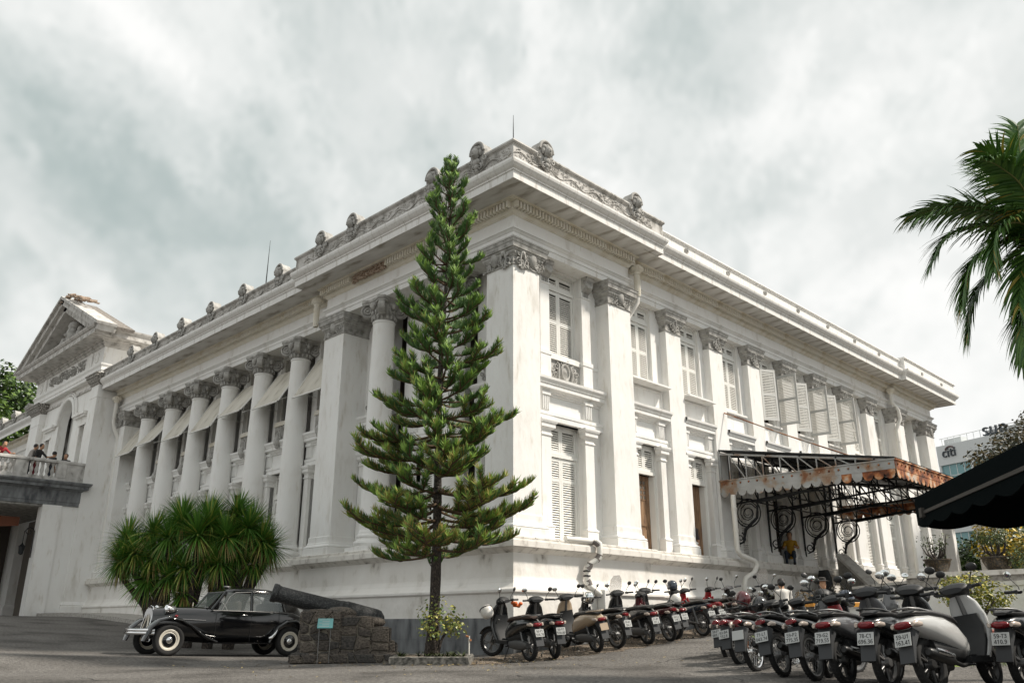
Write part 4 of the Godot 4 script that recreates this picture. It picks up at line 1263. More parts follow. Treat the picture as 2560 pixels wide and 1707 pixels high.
func city() -> void:
	# glass office block far behind on the right
	var a := V(119.6, 0, -27.8); var e := V(115.2, 0, -17.0)
	var dir := (e - a).normalized(); var L := 34.0; var out := V(-dir.z, 0, dir.x)
	var T := thing("office_building", "pale grey office tower with teal glass panes and a rooftop sign", "building", Transform3D(Basis(dir, Vector3.UP, out), a))
	mat("office_wall", [.62, .64, .64], .7); mat("office_glass", [.16, .32, .34], .15)
	mat("sign_dark", [.05, .06, .07], .6)
	var b := B.new()
	b.mm(V(0, 0, -20), V(L, 26.3, -.4))
	part("wall", b, "office_wall", T)
	var bays := 6; var bw := L / bays
	for i in bays:
		for j in 7:
			var y := 23.2 - j * 3.3
			b = B.new(); b.mm(V(i * bw + .35, y - 2.5, -.42), V((i + 1) * bw - .35, y + .1, -.3))
			var w := part("window", b, "office_glass", T)
			b = B.new()
			for k in 3: b.mm(V(i * bw + .35 + (k + 1) * (bw - .7) / 4 - .05, y - 2.5, -.3), V(i * bw + .35 + (k + 1) * (bw - .7) / 4 + .05, y + .1, -.27))
			b.mm(V(i * bw + .35, y - 1.6, -.3), V((i + 1) * bw - .35, y - 1.5, -.26))
			part("mullion", b, "office_wall", w)
	for j in 8:
		b = B.new(); b.mm(V(0, 23.3 - j * 3.3, -.4), V(L, 24.05 - j * 3.3 + (2.2 if j == 0 else 0.0), 0))
		part("spandrel", b, "office_wall", T)
	for i in bays + 1:
		b = B.new(); b.mm(V(i * bw - .35 if i else 0.0, 0, -.4), V(minf(i * bw + .35, L), 23.3, -.05))
		part("mullion_pier", b, "office_wall", T)
	b = B.new()
	for i in 14: b.tube([V(.4 + i * 1.1, 26.3, -1), V(.4 + i * 1.1, 27.5, -1)], .05, 4)
	b.tube([V(0, 27.5, -1), V(16, 27.5, -1)], .05, 4); b.mm(V(7.5, 26.3, -3), V(22, 27.3, -1.4)); b.mm(V(.3, 26.3, -3), V(3.2, 27.4, -1.6))
	part("roof_railing", b, "office_wall", T)
	for s in [["citi", V(2.2, 24.6, .05), 1.7], ["sun", V(9.4, 26.75, -1.0), 2.3]]:
		var tm := TextMesh.new(); tm.text = s[0]; tm.font_size = 64; tm.pixel_size = s[2] / 64.0; tm.depth = .3
		part("sign_lettering", tm, "sign_dark", T, at(s[1] + V(0, s[2] * .28, 0)))
	b = B.new()
	var arc := []
	for i in 9: arc.append(V(2.4 + cos(PI * i / 8.0) * .75, 25.4 + sin(PI * i / 8.0) * .5, .1))
	b.tube(arc, .12, 5)
	part("sign_arc", b, mat("sign_arc_dark", [.12, .07, .07], .6), T)
	# low tiled annexe beyond the garden
	var N := thing("annexe", "low beige annexe with a weathered roof seen under the dark parasol", "building", at(V(27, 1.0, 9.0), -.4))
	b = B.new(); b.mm(V(-6, 0, -4), V(6, 2.2, 0)); part("wall", b, mat("annexe_wall", [.5, .4, .3], .9), N)
	b = B.new(); b.quad(V(-6.4, 2.1, .5), V(6.4, 2.1, .5), V(6.4, 3.4, -3), V(-6.4, 3.4, -3)); b.quad(V(-6.4, 2.0, .5), V(6.4, 2.0, .5), V(6.4, 2.12, .5), V(-6.4, 2.12, .5)); part("roof", b, "concrete", N)
	for i in 4:
		b = B.new(); b.mm(V(-5 + i * 3, .5, .0), V(-3.6 + i * 3, 1.5, .05)); part("window", b, "glass_dark", N)

# ---- plants ----
func strip(b: B, p: Vector3, dir: Vector3, side: Vector3, L: float, w: float, droop: float, segs: int, c0: Color, c1: Color, fold := .0) -> void:
	var a := p; var d := dir.normalized(); var s := side.normalized()
	var up := s.cross(d).normalized()
	for i in segs:
		var f0 := float(i) / segs; var f1 := float(i + 1) / segs
		d = (d + Vector3.DOWN * droop / segs).normalized()
		var e := a + d * L / segs
		var w0 := w * (.55 + .45 * sin(PI * minf(f0 * 1.6 + .2, 1.0))) * (1.0 - pow(f0, 3)); var w1 := w * (.55 + .45 * sin(PI * minf(f1 * 1.6 + .2, 1.0))) * (1.0 - pow(f1, 3))
		b.col = c0.lerp(c1, f0)
		if fold > 0.0:
			b.quad(a - s * w0 + up * w0 * fold, a, e, e - s * w1 + up * w1 * fold)
			b.quad(a, a + s * w0 + up * w0 * fold, e + s * w1 + up * w1 * fold, e)
		else:
			b.quad(a - s * w0, a + s * w0, e + s * w1, e - s * w1)
		a = e

func cord(b: B, p: Vector3, dir: Vector3, L: float, r: float, bend: Vector3, c0: Color, c1: Color) -> void:
	var x := dir.cross(Vector3.UP if absf(dir.y) < .95 else Vector3.RIGHT).normalized(); var y := dir.cross(x).normalized()
	var m := p + dir * L * .55 + bend * L * .18; var e := p + dir * L + bend * L * .5
	for k in 3:
		var a0 := TAU * k / 3; var a1 := TAU * (k + 1) / 3
		var u := x * cos(a0) + y * sin(a0); var v := x * cos(a1) + y * sin(a1)
		b.col = c0
		b.quad(p + u * r * .6, p + v * r * .6, m + v * r, m + u * r)
		b.col = c1
		b.tri(m + u * r, m + v * r, e)

func plume(b: B, wood: B, g: RandomNumberGenerator, p: Vector3, az: float, el0: float, el1: float, L: float, old: float, depth: int, bare := .34) -> void:
	var m := maxi(int(L / .028), 8)
	var a := p
	var pts := [p]; var rad := [.014 + .012 * L]
	for i in m:
		var f := float(i) / m
		var el := lerpf(el0, el1, f * f * .6 + f * .4)
		var d := V(cos(az) * cos(el), sin(el), sin(az) * cos(el))
		a += d * L / m
		if i % 4 == 3:
			pts.append(a); rad.append((.014 + .012 * L) * (1 - .8 * f))
		if f < bare and g.randf() < .85: continue
		var side := V(-sin(az), 0, cos(az)); var up := side.cross(d) * -1.0
		if up.y < 0: up = -up
		for k in 5:
			var ang := g.randf_range(-1.9, 1.9)
			var q := (d * g.randf_range(.55, .95) + (up * cos(ang) + side * sin(ang)) * g.randf_range(.55, .9)).normalized()
			var tip := smoothstep(.72, 1.0, f)
			var hue := g.randf()
			var c0 := Color(.045, .105, .026).lerp(Color(.085, .18, .036), hue)
			c0 = c0.lerp(Color(.3, .48, .07), tip * g.randf_range(.4, 1.0))
			var c1 := c0
			if g.randf() < old * .75:
				c1 = c1.lerp(Color(.32, .24, .06), g.randf_range(.35, 1.0)); c0 = c1
			cord(b, a, q, g.randf_range(.12, .2) * (.75 + .25 * minf(L, 1.0)) * (1.0 - .35 * tip * 0), .0095, up * .55 + d * .2, c0, c1)
	wood.tube(pts, rad, 5)
	if depth > 0 and L > .55:
		var cnt := int(L * 3.2)
		for i in cnt:
			var f := .3 + .6 * (i + .5) / cnt
			var el := lerpf(el0, el1, f * f * .6 + f * .4)
			var q := p + V(cos(az) * cos(el0 * .6 + el * .4), sin(el0 * .6 + el * .4), sin(az) * cos(el0 * .6 + el * .4)) * L * f
			plume(b, wood, g, q, az + (1 if i % 2 else -1) * g.randf_range(.45, .8), el + g.randf_range(-.1, .15), el1 + .2, L * g.randf_range(.3, .42) * (1.25 - f * .6), old, 0, .1)

func pine() -> void:
	vmat("needles", .6, .25)
	vmat("leaves", .5, .3)
	tri_mat("bark", noise_tex([[.012, .01, .009], [.05, .04, .033], [.11, .09, .075]], [.2, .5, .8], .06, 71, 5, 256), V(2, .7, 2), .95, noise_tex(null, null, .07, 72, 4, 256, 14.0), 1.0)
	mat("twig", [.09, .055, .03], .9)
	var base := V(-3.34, .12, 1.03); var top := V(-3.25, 11.15, 1.12)
	var T := thing("pine_tree", "tall dark green araucaria pine with tiered upturned branches in front of the palace corner", "tree", at(base))
	var H := 11.0
	var b := B.new()
	var pts := []; var rad := []
	for i in 23:
		var f := i / 22.0
		pts.append((top - base) * f + V(.03 * sin(f * 9), 0, .03 * cos(f * 7))); rad.append(lerpf(.125, .012, pow(f, .85)) * (1.0 + .06 * sin(i * 2.3)) + (.04 if i == 0 else 0.0))
	b.tube(pts, rad, 12)
	for i in 46:   # old leaf-scar knobs
		var f := rf(.02, .3); var a := rf(0, TAU)
		b.ball(V(sin(a) * .105, f * H, cos(a) * .105), V(.03, .025, .03), 5, 3)
	part("trunk", b, "bark", T)
	var prof := [[1.75, 1.15], [2.3, 1.9], [2.7, 2.0], [3.3, 1.75], [4.0, 1.6], [4.8, 1.45], [6.0, 1.27], [7.2, 1.1], [8.2, .95], [9.2, .78], [10.0, .6], [10.6, .42], [10.95, .26]]
	var g := RandomNumberGenerator.new(); g.seed = 9
	# shared branch meshes: classes by length and place
	var kinds := []
	for k in [[2.0, -.32, .42, .6], [1.75, -.28, .45, .5], [1.5, -.2, .5, .3], [1.3, -.1, .6, .15], [1.1, .02, .75, .05], [.85, .2, .95, 0.0], [.6, .5, 1.15, 0.0], [.36, .8, 1.3, 0.0]]:
		for v in 3:
			var n := B.new(); n.paint = true
			var w := B.new()
			plume(n, w, g, Vector3.ZERO, 0.0, k[1] + g.randf_range(-.06, .06), k[2] + g.randf_range(-.15, .1), k[0], k[3], 1)
			kinds.append([k[0], n.mesh(), w.mesh()])
	var y := 1.7; var turn := 0.0
	while y < 10.85:
		var L := .3
		for i in prof.size() - 1:
			if y >= prof[i][0] and y <= prof[i + 1][0]: L = lerpf(prof[i][1], prof[i + 1][1], (y - prof[i][0]) / (prof[i + 1][0] - prof[i][0]))
		var cnt := 4 if y < 2.2 else 6
		turn += .9
		for i in cnt:
			var l := L * g.randf_range(.66, 1.14)
			var best := 0
			for k in range(0, kinds.size(), 3):
				if absf(kinds[k][0] - l) < absf(kinds[best][0] - l): best = k
			best += g.randi() % 3
			var s: float = l / kinds[best][0]
			var xf := Transform3D(Basis(Vector3.UP, turn + TAU * (i + g.randf_range(-.22, .22)) / cnt).scaled(Vector3.ONE * s), V(0, y + g.randf_range(-.08, .08), 0) + (top - base) * V(1, 0, 1) * (y / H))
			var o := part("branch", kinds[best][2], "twig", T, xf)
			part("foliage", kinds[best][1], "needles", o)
		y += lerpf(.34, .25, y / H) * g.randf_range(.8, 1.2)
	for i in 7:   # leader
		var xf := Transform3D(Basis(Vector3.UP, i * 2.4).scaled(Vector3.ONE * (.8 if i else 1.1)), V(.08, 10.55 + i * .055, .08))
		var o := part("branch", kinds[21 + i % 3][2], "twig", T, xf)
		part("foliage", kinds[21 + i % 3][1], "needles", o)
	b = B.new(); b.paint = true   # dead hanging spray
	for i in 130:
		b.col = Color(.3, .1, .045).lerp(Color(.45, .2, .1), rf(0, 1))
	for i in 120:
		var p := V(-.42 + rf(-.05, .05), 2.45 - rf(0, .42), .25 + rf(-.05, .05))
		cord(b, p, V(rf(-.3, .3), -1, rf(-.3, .3)).normalized(), .14, .009, V(0, -.3, 0), Color(.25, .09, .04), Color(.48, .22, .11))
	part("dead_spray", b, "needles", T)
	# kerbed bed, its soil and the plants at the foot
	var K := thing("tree_planter", "low stained concrete kerb box around the foot of the pine", "planter", Transform3D(Basis(V(.704, 0, .71), Vector3.UP, V(-.71, 0, .704)), V(-3.3, 0, 1.05)))
	for q in [[V(0, .05, .82), V(1.5, .2, .12)], [V(0, .05, -.8), V(1.5, .2, .12)], [V(-.7, .05, 0), V(.12, .19, 1.5)], [V(.7, .05, 0), V(.12, .19, 1.5)]]:
		b = B.new(); b.cbox(q[0], q[1], .015); part("kerb", b, "concrete", K)
	b = B.new(); b.mm(V(-.64, -.02, -.74), V(.64, .12, .76)); part("soil", b, "dirt", K)
	leafy("shrub", "yellow-green leafy shrub growing round the foot of the pine trunk", V(-3.36, .1, 1.2), [[V(0, .8, .1), V(.52, .38, .4)], [V(-.3, .62, .2), V(.3, .3, .3)], [V(.35, .62, .1), V(.3, .28, .3)]], 900, .075, Color(.07, .13, .03), Color(.42, .38, .08), 7)
	for i in 11:
		var p := V(-3.3, .13, 1.05) + V(.704, 0, .71) * rf(-.6, .6) + V(-.71, 0, .704) * rf(.0, .7)
		var o := thing("ground_plant", "small dark strappy plant in the planter bed under the pine", "plant", at(p), "strappy plants in the pine planter")
		b = B.new(); b.paint = true
		for k in 22:
			var a := rf(0, TAU); var d := V(sin(a), rf(.5, 1.6), cos(a))
			strip(b, Vector3.ZERO, d, V(cos(a), 0, -sin(a)), rf(.14, .3), .014, .9, 3, Color(.045, .06, .016), Color(.045, .06, .016))
		part("leaves", b, "needles", o)

func leafy(called: String, label: String, p: Vector3, blobs: Array, n: int, size: float, c0: Color, c1: Color, stems := 4, group := "", cat := "shrub") -> Node3D:
	var o := thing(called, label, cat, at(p), group)
	var b := B.new()
	for i in stems:
		var q: Array = blobs[i % blobs.size()]
		var e: Vector3 = q[0] + V(rf(-.4, .4) * q[1].x, rf(-.3, .3) * q[1].y, rf(-.4, .4) * q[1].z)
		b.tube([V(rf(-.05, .05) * q[1].x * 3, 0, rf(-.05, .05)), e * V(.4, .55, .4), e], [.02 + size * .12, .014 + size * .08, .006], 5)
	part("stems", b, "bark", o)
	b = B.new(); b.paint = true
	leaf_cloud(b, blobs, n, size, c0, c1)
	part("foliage", b, "leaves", o)
	return o

func leaf_cloud(b: B, blobs: Array, n: int, size: float, c0: Color, c1: Color) -> void:
	var nz := FastNoiseLite.new(); nz.seed = 21; nz.frequency = .55 / maxf(size * 2.2, .05) * .35
	var tot := 0.0
	for q in blobs: tot += q[1].x * q[1].y * q[1].z
	for q in blobs:
		var m := int(n * (q[1].x * q[1].y * q[1].z) / tot)
		for i in m:
			var d := V(rng.randfn(), rng.randfn(), rng.randfn()).normalized() * pow(rng.randf(), .38)
			var p: Vector3 = q[0] + d * q[1]
			if nz.get_noise_3dv(p) < -.12 and rng.randf() < .8: continue
			var x := V(rng.randfn(), rng.randfn() * .5, rng.randfn()).normalized()
			var up := (d + V(0, .7, 0) + V(rng.randfn(), rng.randfn(), rng.randfn()) * .6).normalized()
			var s := up.cross(x).normalized(); x = s.cross(up)
			var L := size * rf(.7, 1.3); var w := L * .3
			b.col = c0.lerp(c1, pow(rng.randf(), 1.6))
			b.quad(p, p + x * L * .5 + s * w - up * L * .04, p + x * L - up * L * .12, p + x * L * .5 - s * w - up * L * .04)

func head_mesh(sd: int, n: int) -> ArrayMesh:
	var g := RandomNumberGenerator.new(); g.seed = sd
	var b := B.new(); b.paint = true
	for i in n:
		var f := (i + .5) / n
		var el := lerpf(1.45, -1.25, f * .92) + g.randf_range(-.12, .12)
		var az := i * 2.39996 + g.randf_range(-.2, .2)
		var d := V(cos(az) * cos(el), sin(el), sin(az) * cos(el))
		var s := V(-sin(az), 0, cos(az))
		var low := smoothstep(.45, 1.0, f)
		var c1 := Color(.05, .14, .02).lerp(Color(.12, .26, .035), g.randf())
		if g.randf() < .16: c1 = Color(.34, .37, .08)
		var c0 := c1
		if low > .6 and g.randf() < .45:
			c1 = Color(.26, .2, .07); c0 = c1
		strip(b, d * .05, d, s, g.randf_range(.72, .95), .03, .45 + low * .5, 4, c0, c1, .35)
	return b.mesh()

func dracaena() -> void:
	var D := thing("dracaena_clump", "bushy dracaena clump with round heads of sword leaves behind the black car", "tree", at(V(-3.55, 0, -8.9)))
	var o0 := V(-3.55, 0, -8.9)
	var hm := [head_mesh(1, 300), head_mesh(2, 300), head_mesh(3, 300)]
	var heads := [V(-4.58, 3.18, -10.0), V(-3.71, 3.62, -10.1), V(-2.82, 3.75, -8.52), V(-3.97, 3.05, -8.4), V(-3.31, 3.0, -8.0), V(-2.3, 2.95, -7.9), V(-4.25, 1.95, -9.3), V(-3.4, 2.3, -8.1), V(-5.0, 3.0, -10.7), V(-2.3, 3.45, -8.5), V(-4.1, 3.45, -9.2), V(-3.0, 3.35, -9.4), V(-4.5, 2.5, -9.8), V(-2.35, 2.35, -8.1), V(-3.3, 3.65, -9.3), V(-4.9, 2.6, -10.2), V(-4.4, 3.0, -9.3), V(-3.6, 2.5, -8.6), V(-2.9, 2.7, -8.2), V(-3.0, 2.1, -8.5), V(-3.9, 1.5, -9.0), V(-2.7, 3.3, -8.0), V(-3.6, 3.4, -8.6), V(-5.1, 2.4, -10.6), V(-2.0, 2.8, -8.0), V(-4.6, 1.9, -9.9), V(-4.0, 2.2, -8.9)]
	var roots := [V(-.75, 0, -.5), V(-.15, 0, .0), V(.3, 0, .3), V(.75, 0, .6)]
	for i in heads.size():
		var h: Vector3 = heads[i] - o0
		var root: Vector3 = roots[0]
		for q in roots:
			if (q - h * V(1, 0, 1)).length() < (root - h * V(1, 0, 1)).length(): root = q
		var b := B.new()
		b.tube([root, root.lerp(h, .35) + V(0, .35, 0), h + V(0, -.35, 0), h], [.15, .1, .07, .05], 8)
		part("trunk", b, "bark", D)
		part("leaf_head", hm[i % 3], "leaves", D, Transform3D(Basis.from_euler(V(rf(-.25, .25), i * 1.3, rf(-.25, .25))).scaled(Vector3.ONE * rf(.85, 1.0)), h))

func frond(parent: Node3D, pts: Array, leaf: float, sd: int, twist := 0.0) -> void:
	var g := RandomNumberGenerator.new(); g.seed = sd
	var c := Curve3D.new()
	c.bake_interval = .03
	for i in pts.size():
		var t: Vector3 = (pts[mini(i + 1, pts.size() - 1)] - pts[maxi(i - 1, 0)]) / 6.0 * 1.1
		c.add_point(pts[i], -t, t)
	var L := c.get_baked_length()
	var stem := B.new(); var sp := []; var sr := []
	for i in 17:
		sp.append(c.sample_baked(L * i / 16)); sr.append(lerpf(.026, .004, i / 16.0))
	stem.tube(sp, sr, 5)
	var o := part("frond", stem, "palm_stem", parent)
	var b := B.new(); b.paint = true
	var n := int(L / .03)
	for i in range(3, n):
		var f := float(i) / n
		var p := c.sample_baked(L * f); var d := (c.sample_baked(minf(L * f + .05, L)) - c.sample_baked(L * f - .05)).normalized()
		var side := d.cross(Vector3.UP)
		if side.length() < .2: side = d.cross(V(.71, 0, -.704))
		side = side.normalized().rotated(d, twist)
		var up := side.cross(d).normalized()
		for s in [-1, 1]:
			var dir: Vector3 = (side * s * lerpf(.95, .45, f) + d * lerpf(.45, 1.0, f) + up * .28 + V(g.randf_range(-.1, .1), g.randf_range(-.1, .1), g.randf_range(-.1, .1)))
			var c0 := Color(.035, .1, .02).lerp(Color(.1, .2, .036), g.randf())
			if g.randf() < .03: c0 = Color(.3, .24, .05)
			var c1 := c0
			strip(b, p, dir, dir.cross(up).normalized(), leaf * (.55 + .45 * sin(PI * clampf(f * .9 + .12, 0, 1))) * g.randf_range(.85, 1.1), .034, g.randf_range(.7, 1.3), 4, c0, c1, .3)
	part("leaflets", b, "leaves", o)

func palm() -> void:
	mat("palm_stem", [.16, .17, .05], .6)
	var cr := V(-.11, 6.5, 11.95)
	var P := thing("palm_tree", "palm with drooping feather fronds reaching in from the right edge", "tree", at(V(-.05, 0, 12.0)))
	var o0 := V(-.05, 0, 12.0)
	var b := B.new()
	b.tube([V(0, 0, 0), V(.05, 2.5, .02), V(-.05, 4.8, -.05), cr - o0], [.16, .12, .1, .085], 12)
	for i in 40:
		b.t = at(V(.04 * sin(i * .16), .3 + i * .145, 0)); b.lathe([V2(.115, -.012), V2(.128, 0), V2(.115, .012)], 10)
	b.t = Transform3D.IDENTITY
	part("trunk", b, "bark", P)
	var R := V(.704, 0, .71); var F := V(.71, 0, -.704); var U := Vector3.UP
	var fr := [
		[[0, 0, 0], [-.08, .75, -.1], [-.14, 1.4, -.15], [-.12, 2.0, -.2]],
		[[0, 0, 0], [-.2, .85, .3], [-.12, 1.6, .6], [.2, 2.1, .9]],
		[[0, .05, 0], [-.5, .52, .1], [-1.15, .68, .15], [-1.75, .5, .2]],
		[[0, .05, 0], [-.5, .16, -.3], [-1.0, -.1, -.5], [-1.22, -.75, -.6]],
		[[0, 0, 0], [-.35, -.15, .3], [-.85, -.62, .5], [-1.1, -1.4, .6]],
		[[.3, -1.1, .2], [-.1, -.95, .1], [-.5, -1.2, .05], [-.62, -1.85, 0]],
		[[.5, -1.3, 0], [.2, -1.15, -.1], [-.05, -1.4, -.15], [-.1, -1.9, -.2]],
		[[0, .05, 0], [-.45, .62, -.5], [-.95, .85, -.8], [-1.4, .8, -1.1]],
		[[0, .05, 0], [-.55, .4, .3], [-1.2, .3, .4], [-1.55, -.2, .5]],
		[[0, .05, 0], [-.3, .8, -.2], [-.6, 1.25, -.3], [-.95, 1.4, -.4]],
		[[0, .0, 0], [-.25, -.2, -.2], [-.6, -.6, -.3], [-.8, -1.25, -.35]],
		[[0, .05, 0], [-.4, .7, .5], [-.9, 1.0, .8], [-1.5, .95, 1.0]],
		[[0, .0, 0], [-.5, .05, .1], [-1.05, -.3, .2], [-1.3, -1.0, .25]],
		[[.3, -1.0, .3], [-.15, -1.0, .3], [-.35, -1.4, .3], [-.4, -1.95, .3]],
		[[0, 0, 0], [.5, .6, .1], [1.2, .6, .2], [1.7, .0, .3]],
		[[0, 0, 0], [.3, .4, -.7], [.5, .2, -1.4], [.6, -.5, -1.8]],
		[[0, 0, 0], [.5, .1, .5], [1.0, -.3, 1.0], [1.2, -1.1, 1.2]],
	]
	for i in fr.size():
		var pts := []
		for q in fr[i]: pts.append(cr - o0 + R * q[0] + U * q[1] + F * q[2])
		frond(P, pts, .78, 40 + i, .25 if i % 2 else -.2)
	b = B.new()   # dry fibre and flower strands under the crown
	for i in 26: b.tube([cr - o0 + V(0, -.1, 0), cr - o0 + V(rf(-.35, .1), -.25 + rf(-.1, .1), rf(-.3, .2)), cr - o0 + V(rf(-.6, .2), -.45 + rf(-.2, .15), rf(-.5, .3))], [.012, .008, .003], 4)
	part("flower_strands", b, mat("straw", [.3, .24, .1], .9), P)

func tree(label: String, p: Vector3, h: float, blobs: Array, n: int, size: float, c0: Color, c1: Color, group := "") -> void:
	var o := thing("broadleaf_tree", label, "tree", at(p), group)
	var b := B.new()
	b.tube([Vector3.ZERO, V(.1, h * .4, 0), V(-.1, h * .75, .1)], [h * .03, h * .022, h * .015], 9)
	for i in 9:
		var q: Array = blobs[i % blobs.size()]
		var e: Vector3 = q[0] + V(rf(-.5, .5), rf(-.2, .3), rf(-.5, .5)) * q[1]
		b.tube([V(0, h * rf(.35, .6), 0), V(e.x * .5, lerpf(h * .5, e.y, .5), e.z * .5), e], [h * .013, h * .008, h * .003], 6)
	part("trunk", b, "bark", o)
	b = B.new(); b.paint = true
	leaf_cloud(b, blobs, n, size, c0, c1)
	part("crown", b, "leaves", o)

func trees() -> void:
	tree("dense green tree rising behind the left wing of the palace", V(4, 0, -64), 17.0, [[V(0, 17, 0), V(5, 4, 5)], [V(-4, 15.5, 4), V(3.5, 3, 3.5)], [V(4, 16, -3), V(4, 3.5, 4)], [V(-1, 19.5, 0), V(3, 2.5, 3)]], 15000, .42, Color(.02, .05, .01), Color(.12, .2, .03))
	tree("olive-brown leafed tree above the dark parasol", V(32.4, 1, 5.4), 9.0, [[V(-1.2, 7.9, -1.0), V(2.0, 1.3, 2.0)], [V(-.4, 9.2, .2), V(1.7, 1.1, 1.8)], [V(-2.6, 7.2, -2.4), V(1.5, .9, 1.4)], [V(.5, 7.6, 1.6), V(2.2, 1.8, 2)]], 9000, .2, Color(.02, .028, .01), Color(.15, .11, .04))
	tree("bare-twigged green tree behind the garden terrace", V(22, .8, 9.0), 4.0, [[V(0, 3.0, 0), V(1.6, 1.2, 1.6)], [V(-1, 2.2, .8), V(1.2, 1.0, 1.2)]], 3000, .16, Color(.02, .05, .01), Color(.1, .16, .03))

# ---- vehicles ----
func hull(b: B, secs: Array, pw := 2.4, m := 16) -> void:   # [x, y, half height, half width] (+ z)
	var rs := []
	for s in secs:
		var ring := PackedVector3Array()
		for j in m:
			var a := -TAU * j / m
			var c := cos(a); var q := sin(a)
			ring.append(V(s[0], s[1] + signf(q) * pow(absf(q), 2.0 / pw) * s[2], (s[4] if s.size() > 4 else 0.0) + signf(c) * pow(absf(c), 2.0 / pw) * s[3]))
		rs.append(ring)
	b.rings(rs)

func hull_up(b: B, secs: Array, pw := 2.4, m := 14) -> void:   # sections stacked upwards: [x, y, half length in x, half width in z]
	var rs := []
	for s in secs:
		var ring := PackedVector3Array()
		for j in m:
			var a := -TAU * j / m
			var c := cos(a); var q := sin(a)
			ring.append(V(s[0] + signf(c) * pow(absf(c), 2.0 / pw) * s[2], s[1], signf(q) * pow(absf(q), 2.0 / pw) * -s[3]))
		ring.reverse()
		rs.append(ring)
	b.rings(rs)

func arc_band(b: B, c: Vector2, r0: float, r1: float, a0: float, a1: float, hw: float, m := 12) -> void:
	var pl := PackedVector2Array()
	for i in m + 1:
		var a := lerpf(a0, a1, float(i) / m); pl.append(c + V2(cos(a), sin(a)) * r1)
	for i in m + 1:
		var a := lerpf(a1, a0, float(i) / m); pl.append(c + V2(cos(a), sin(a)) * r0)
	b.prism(pl, -hw, hw)

func paint(called: String, c, rough := .22) -> void:
	var m := mat(called, c, rough)
	m.clearcoat_enabled = true
	m.clearcoat = .8
	m.clearcoat_roughness = .08

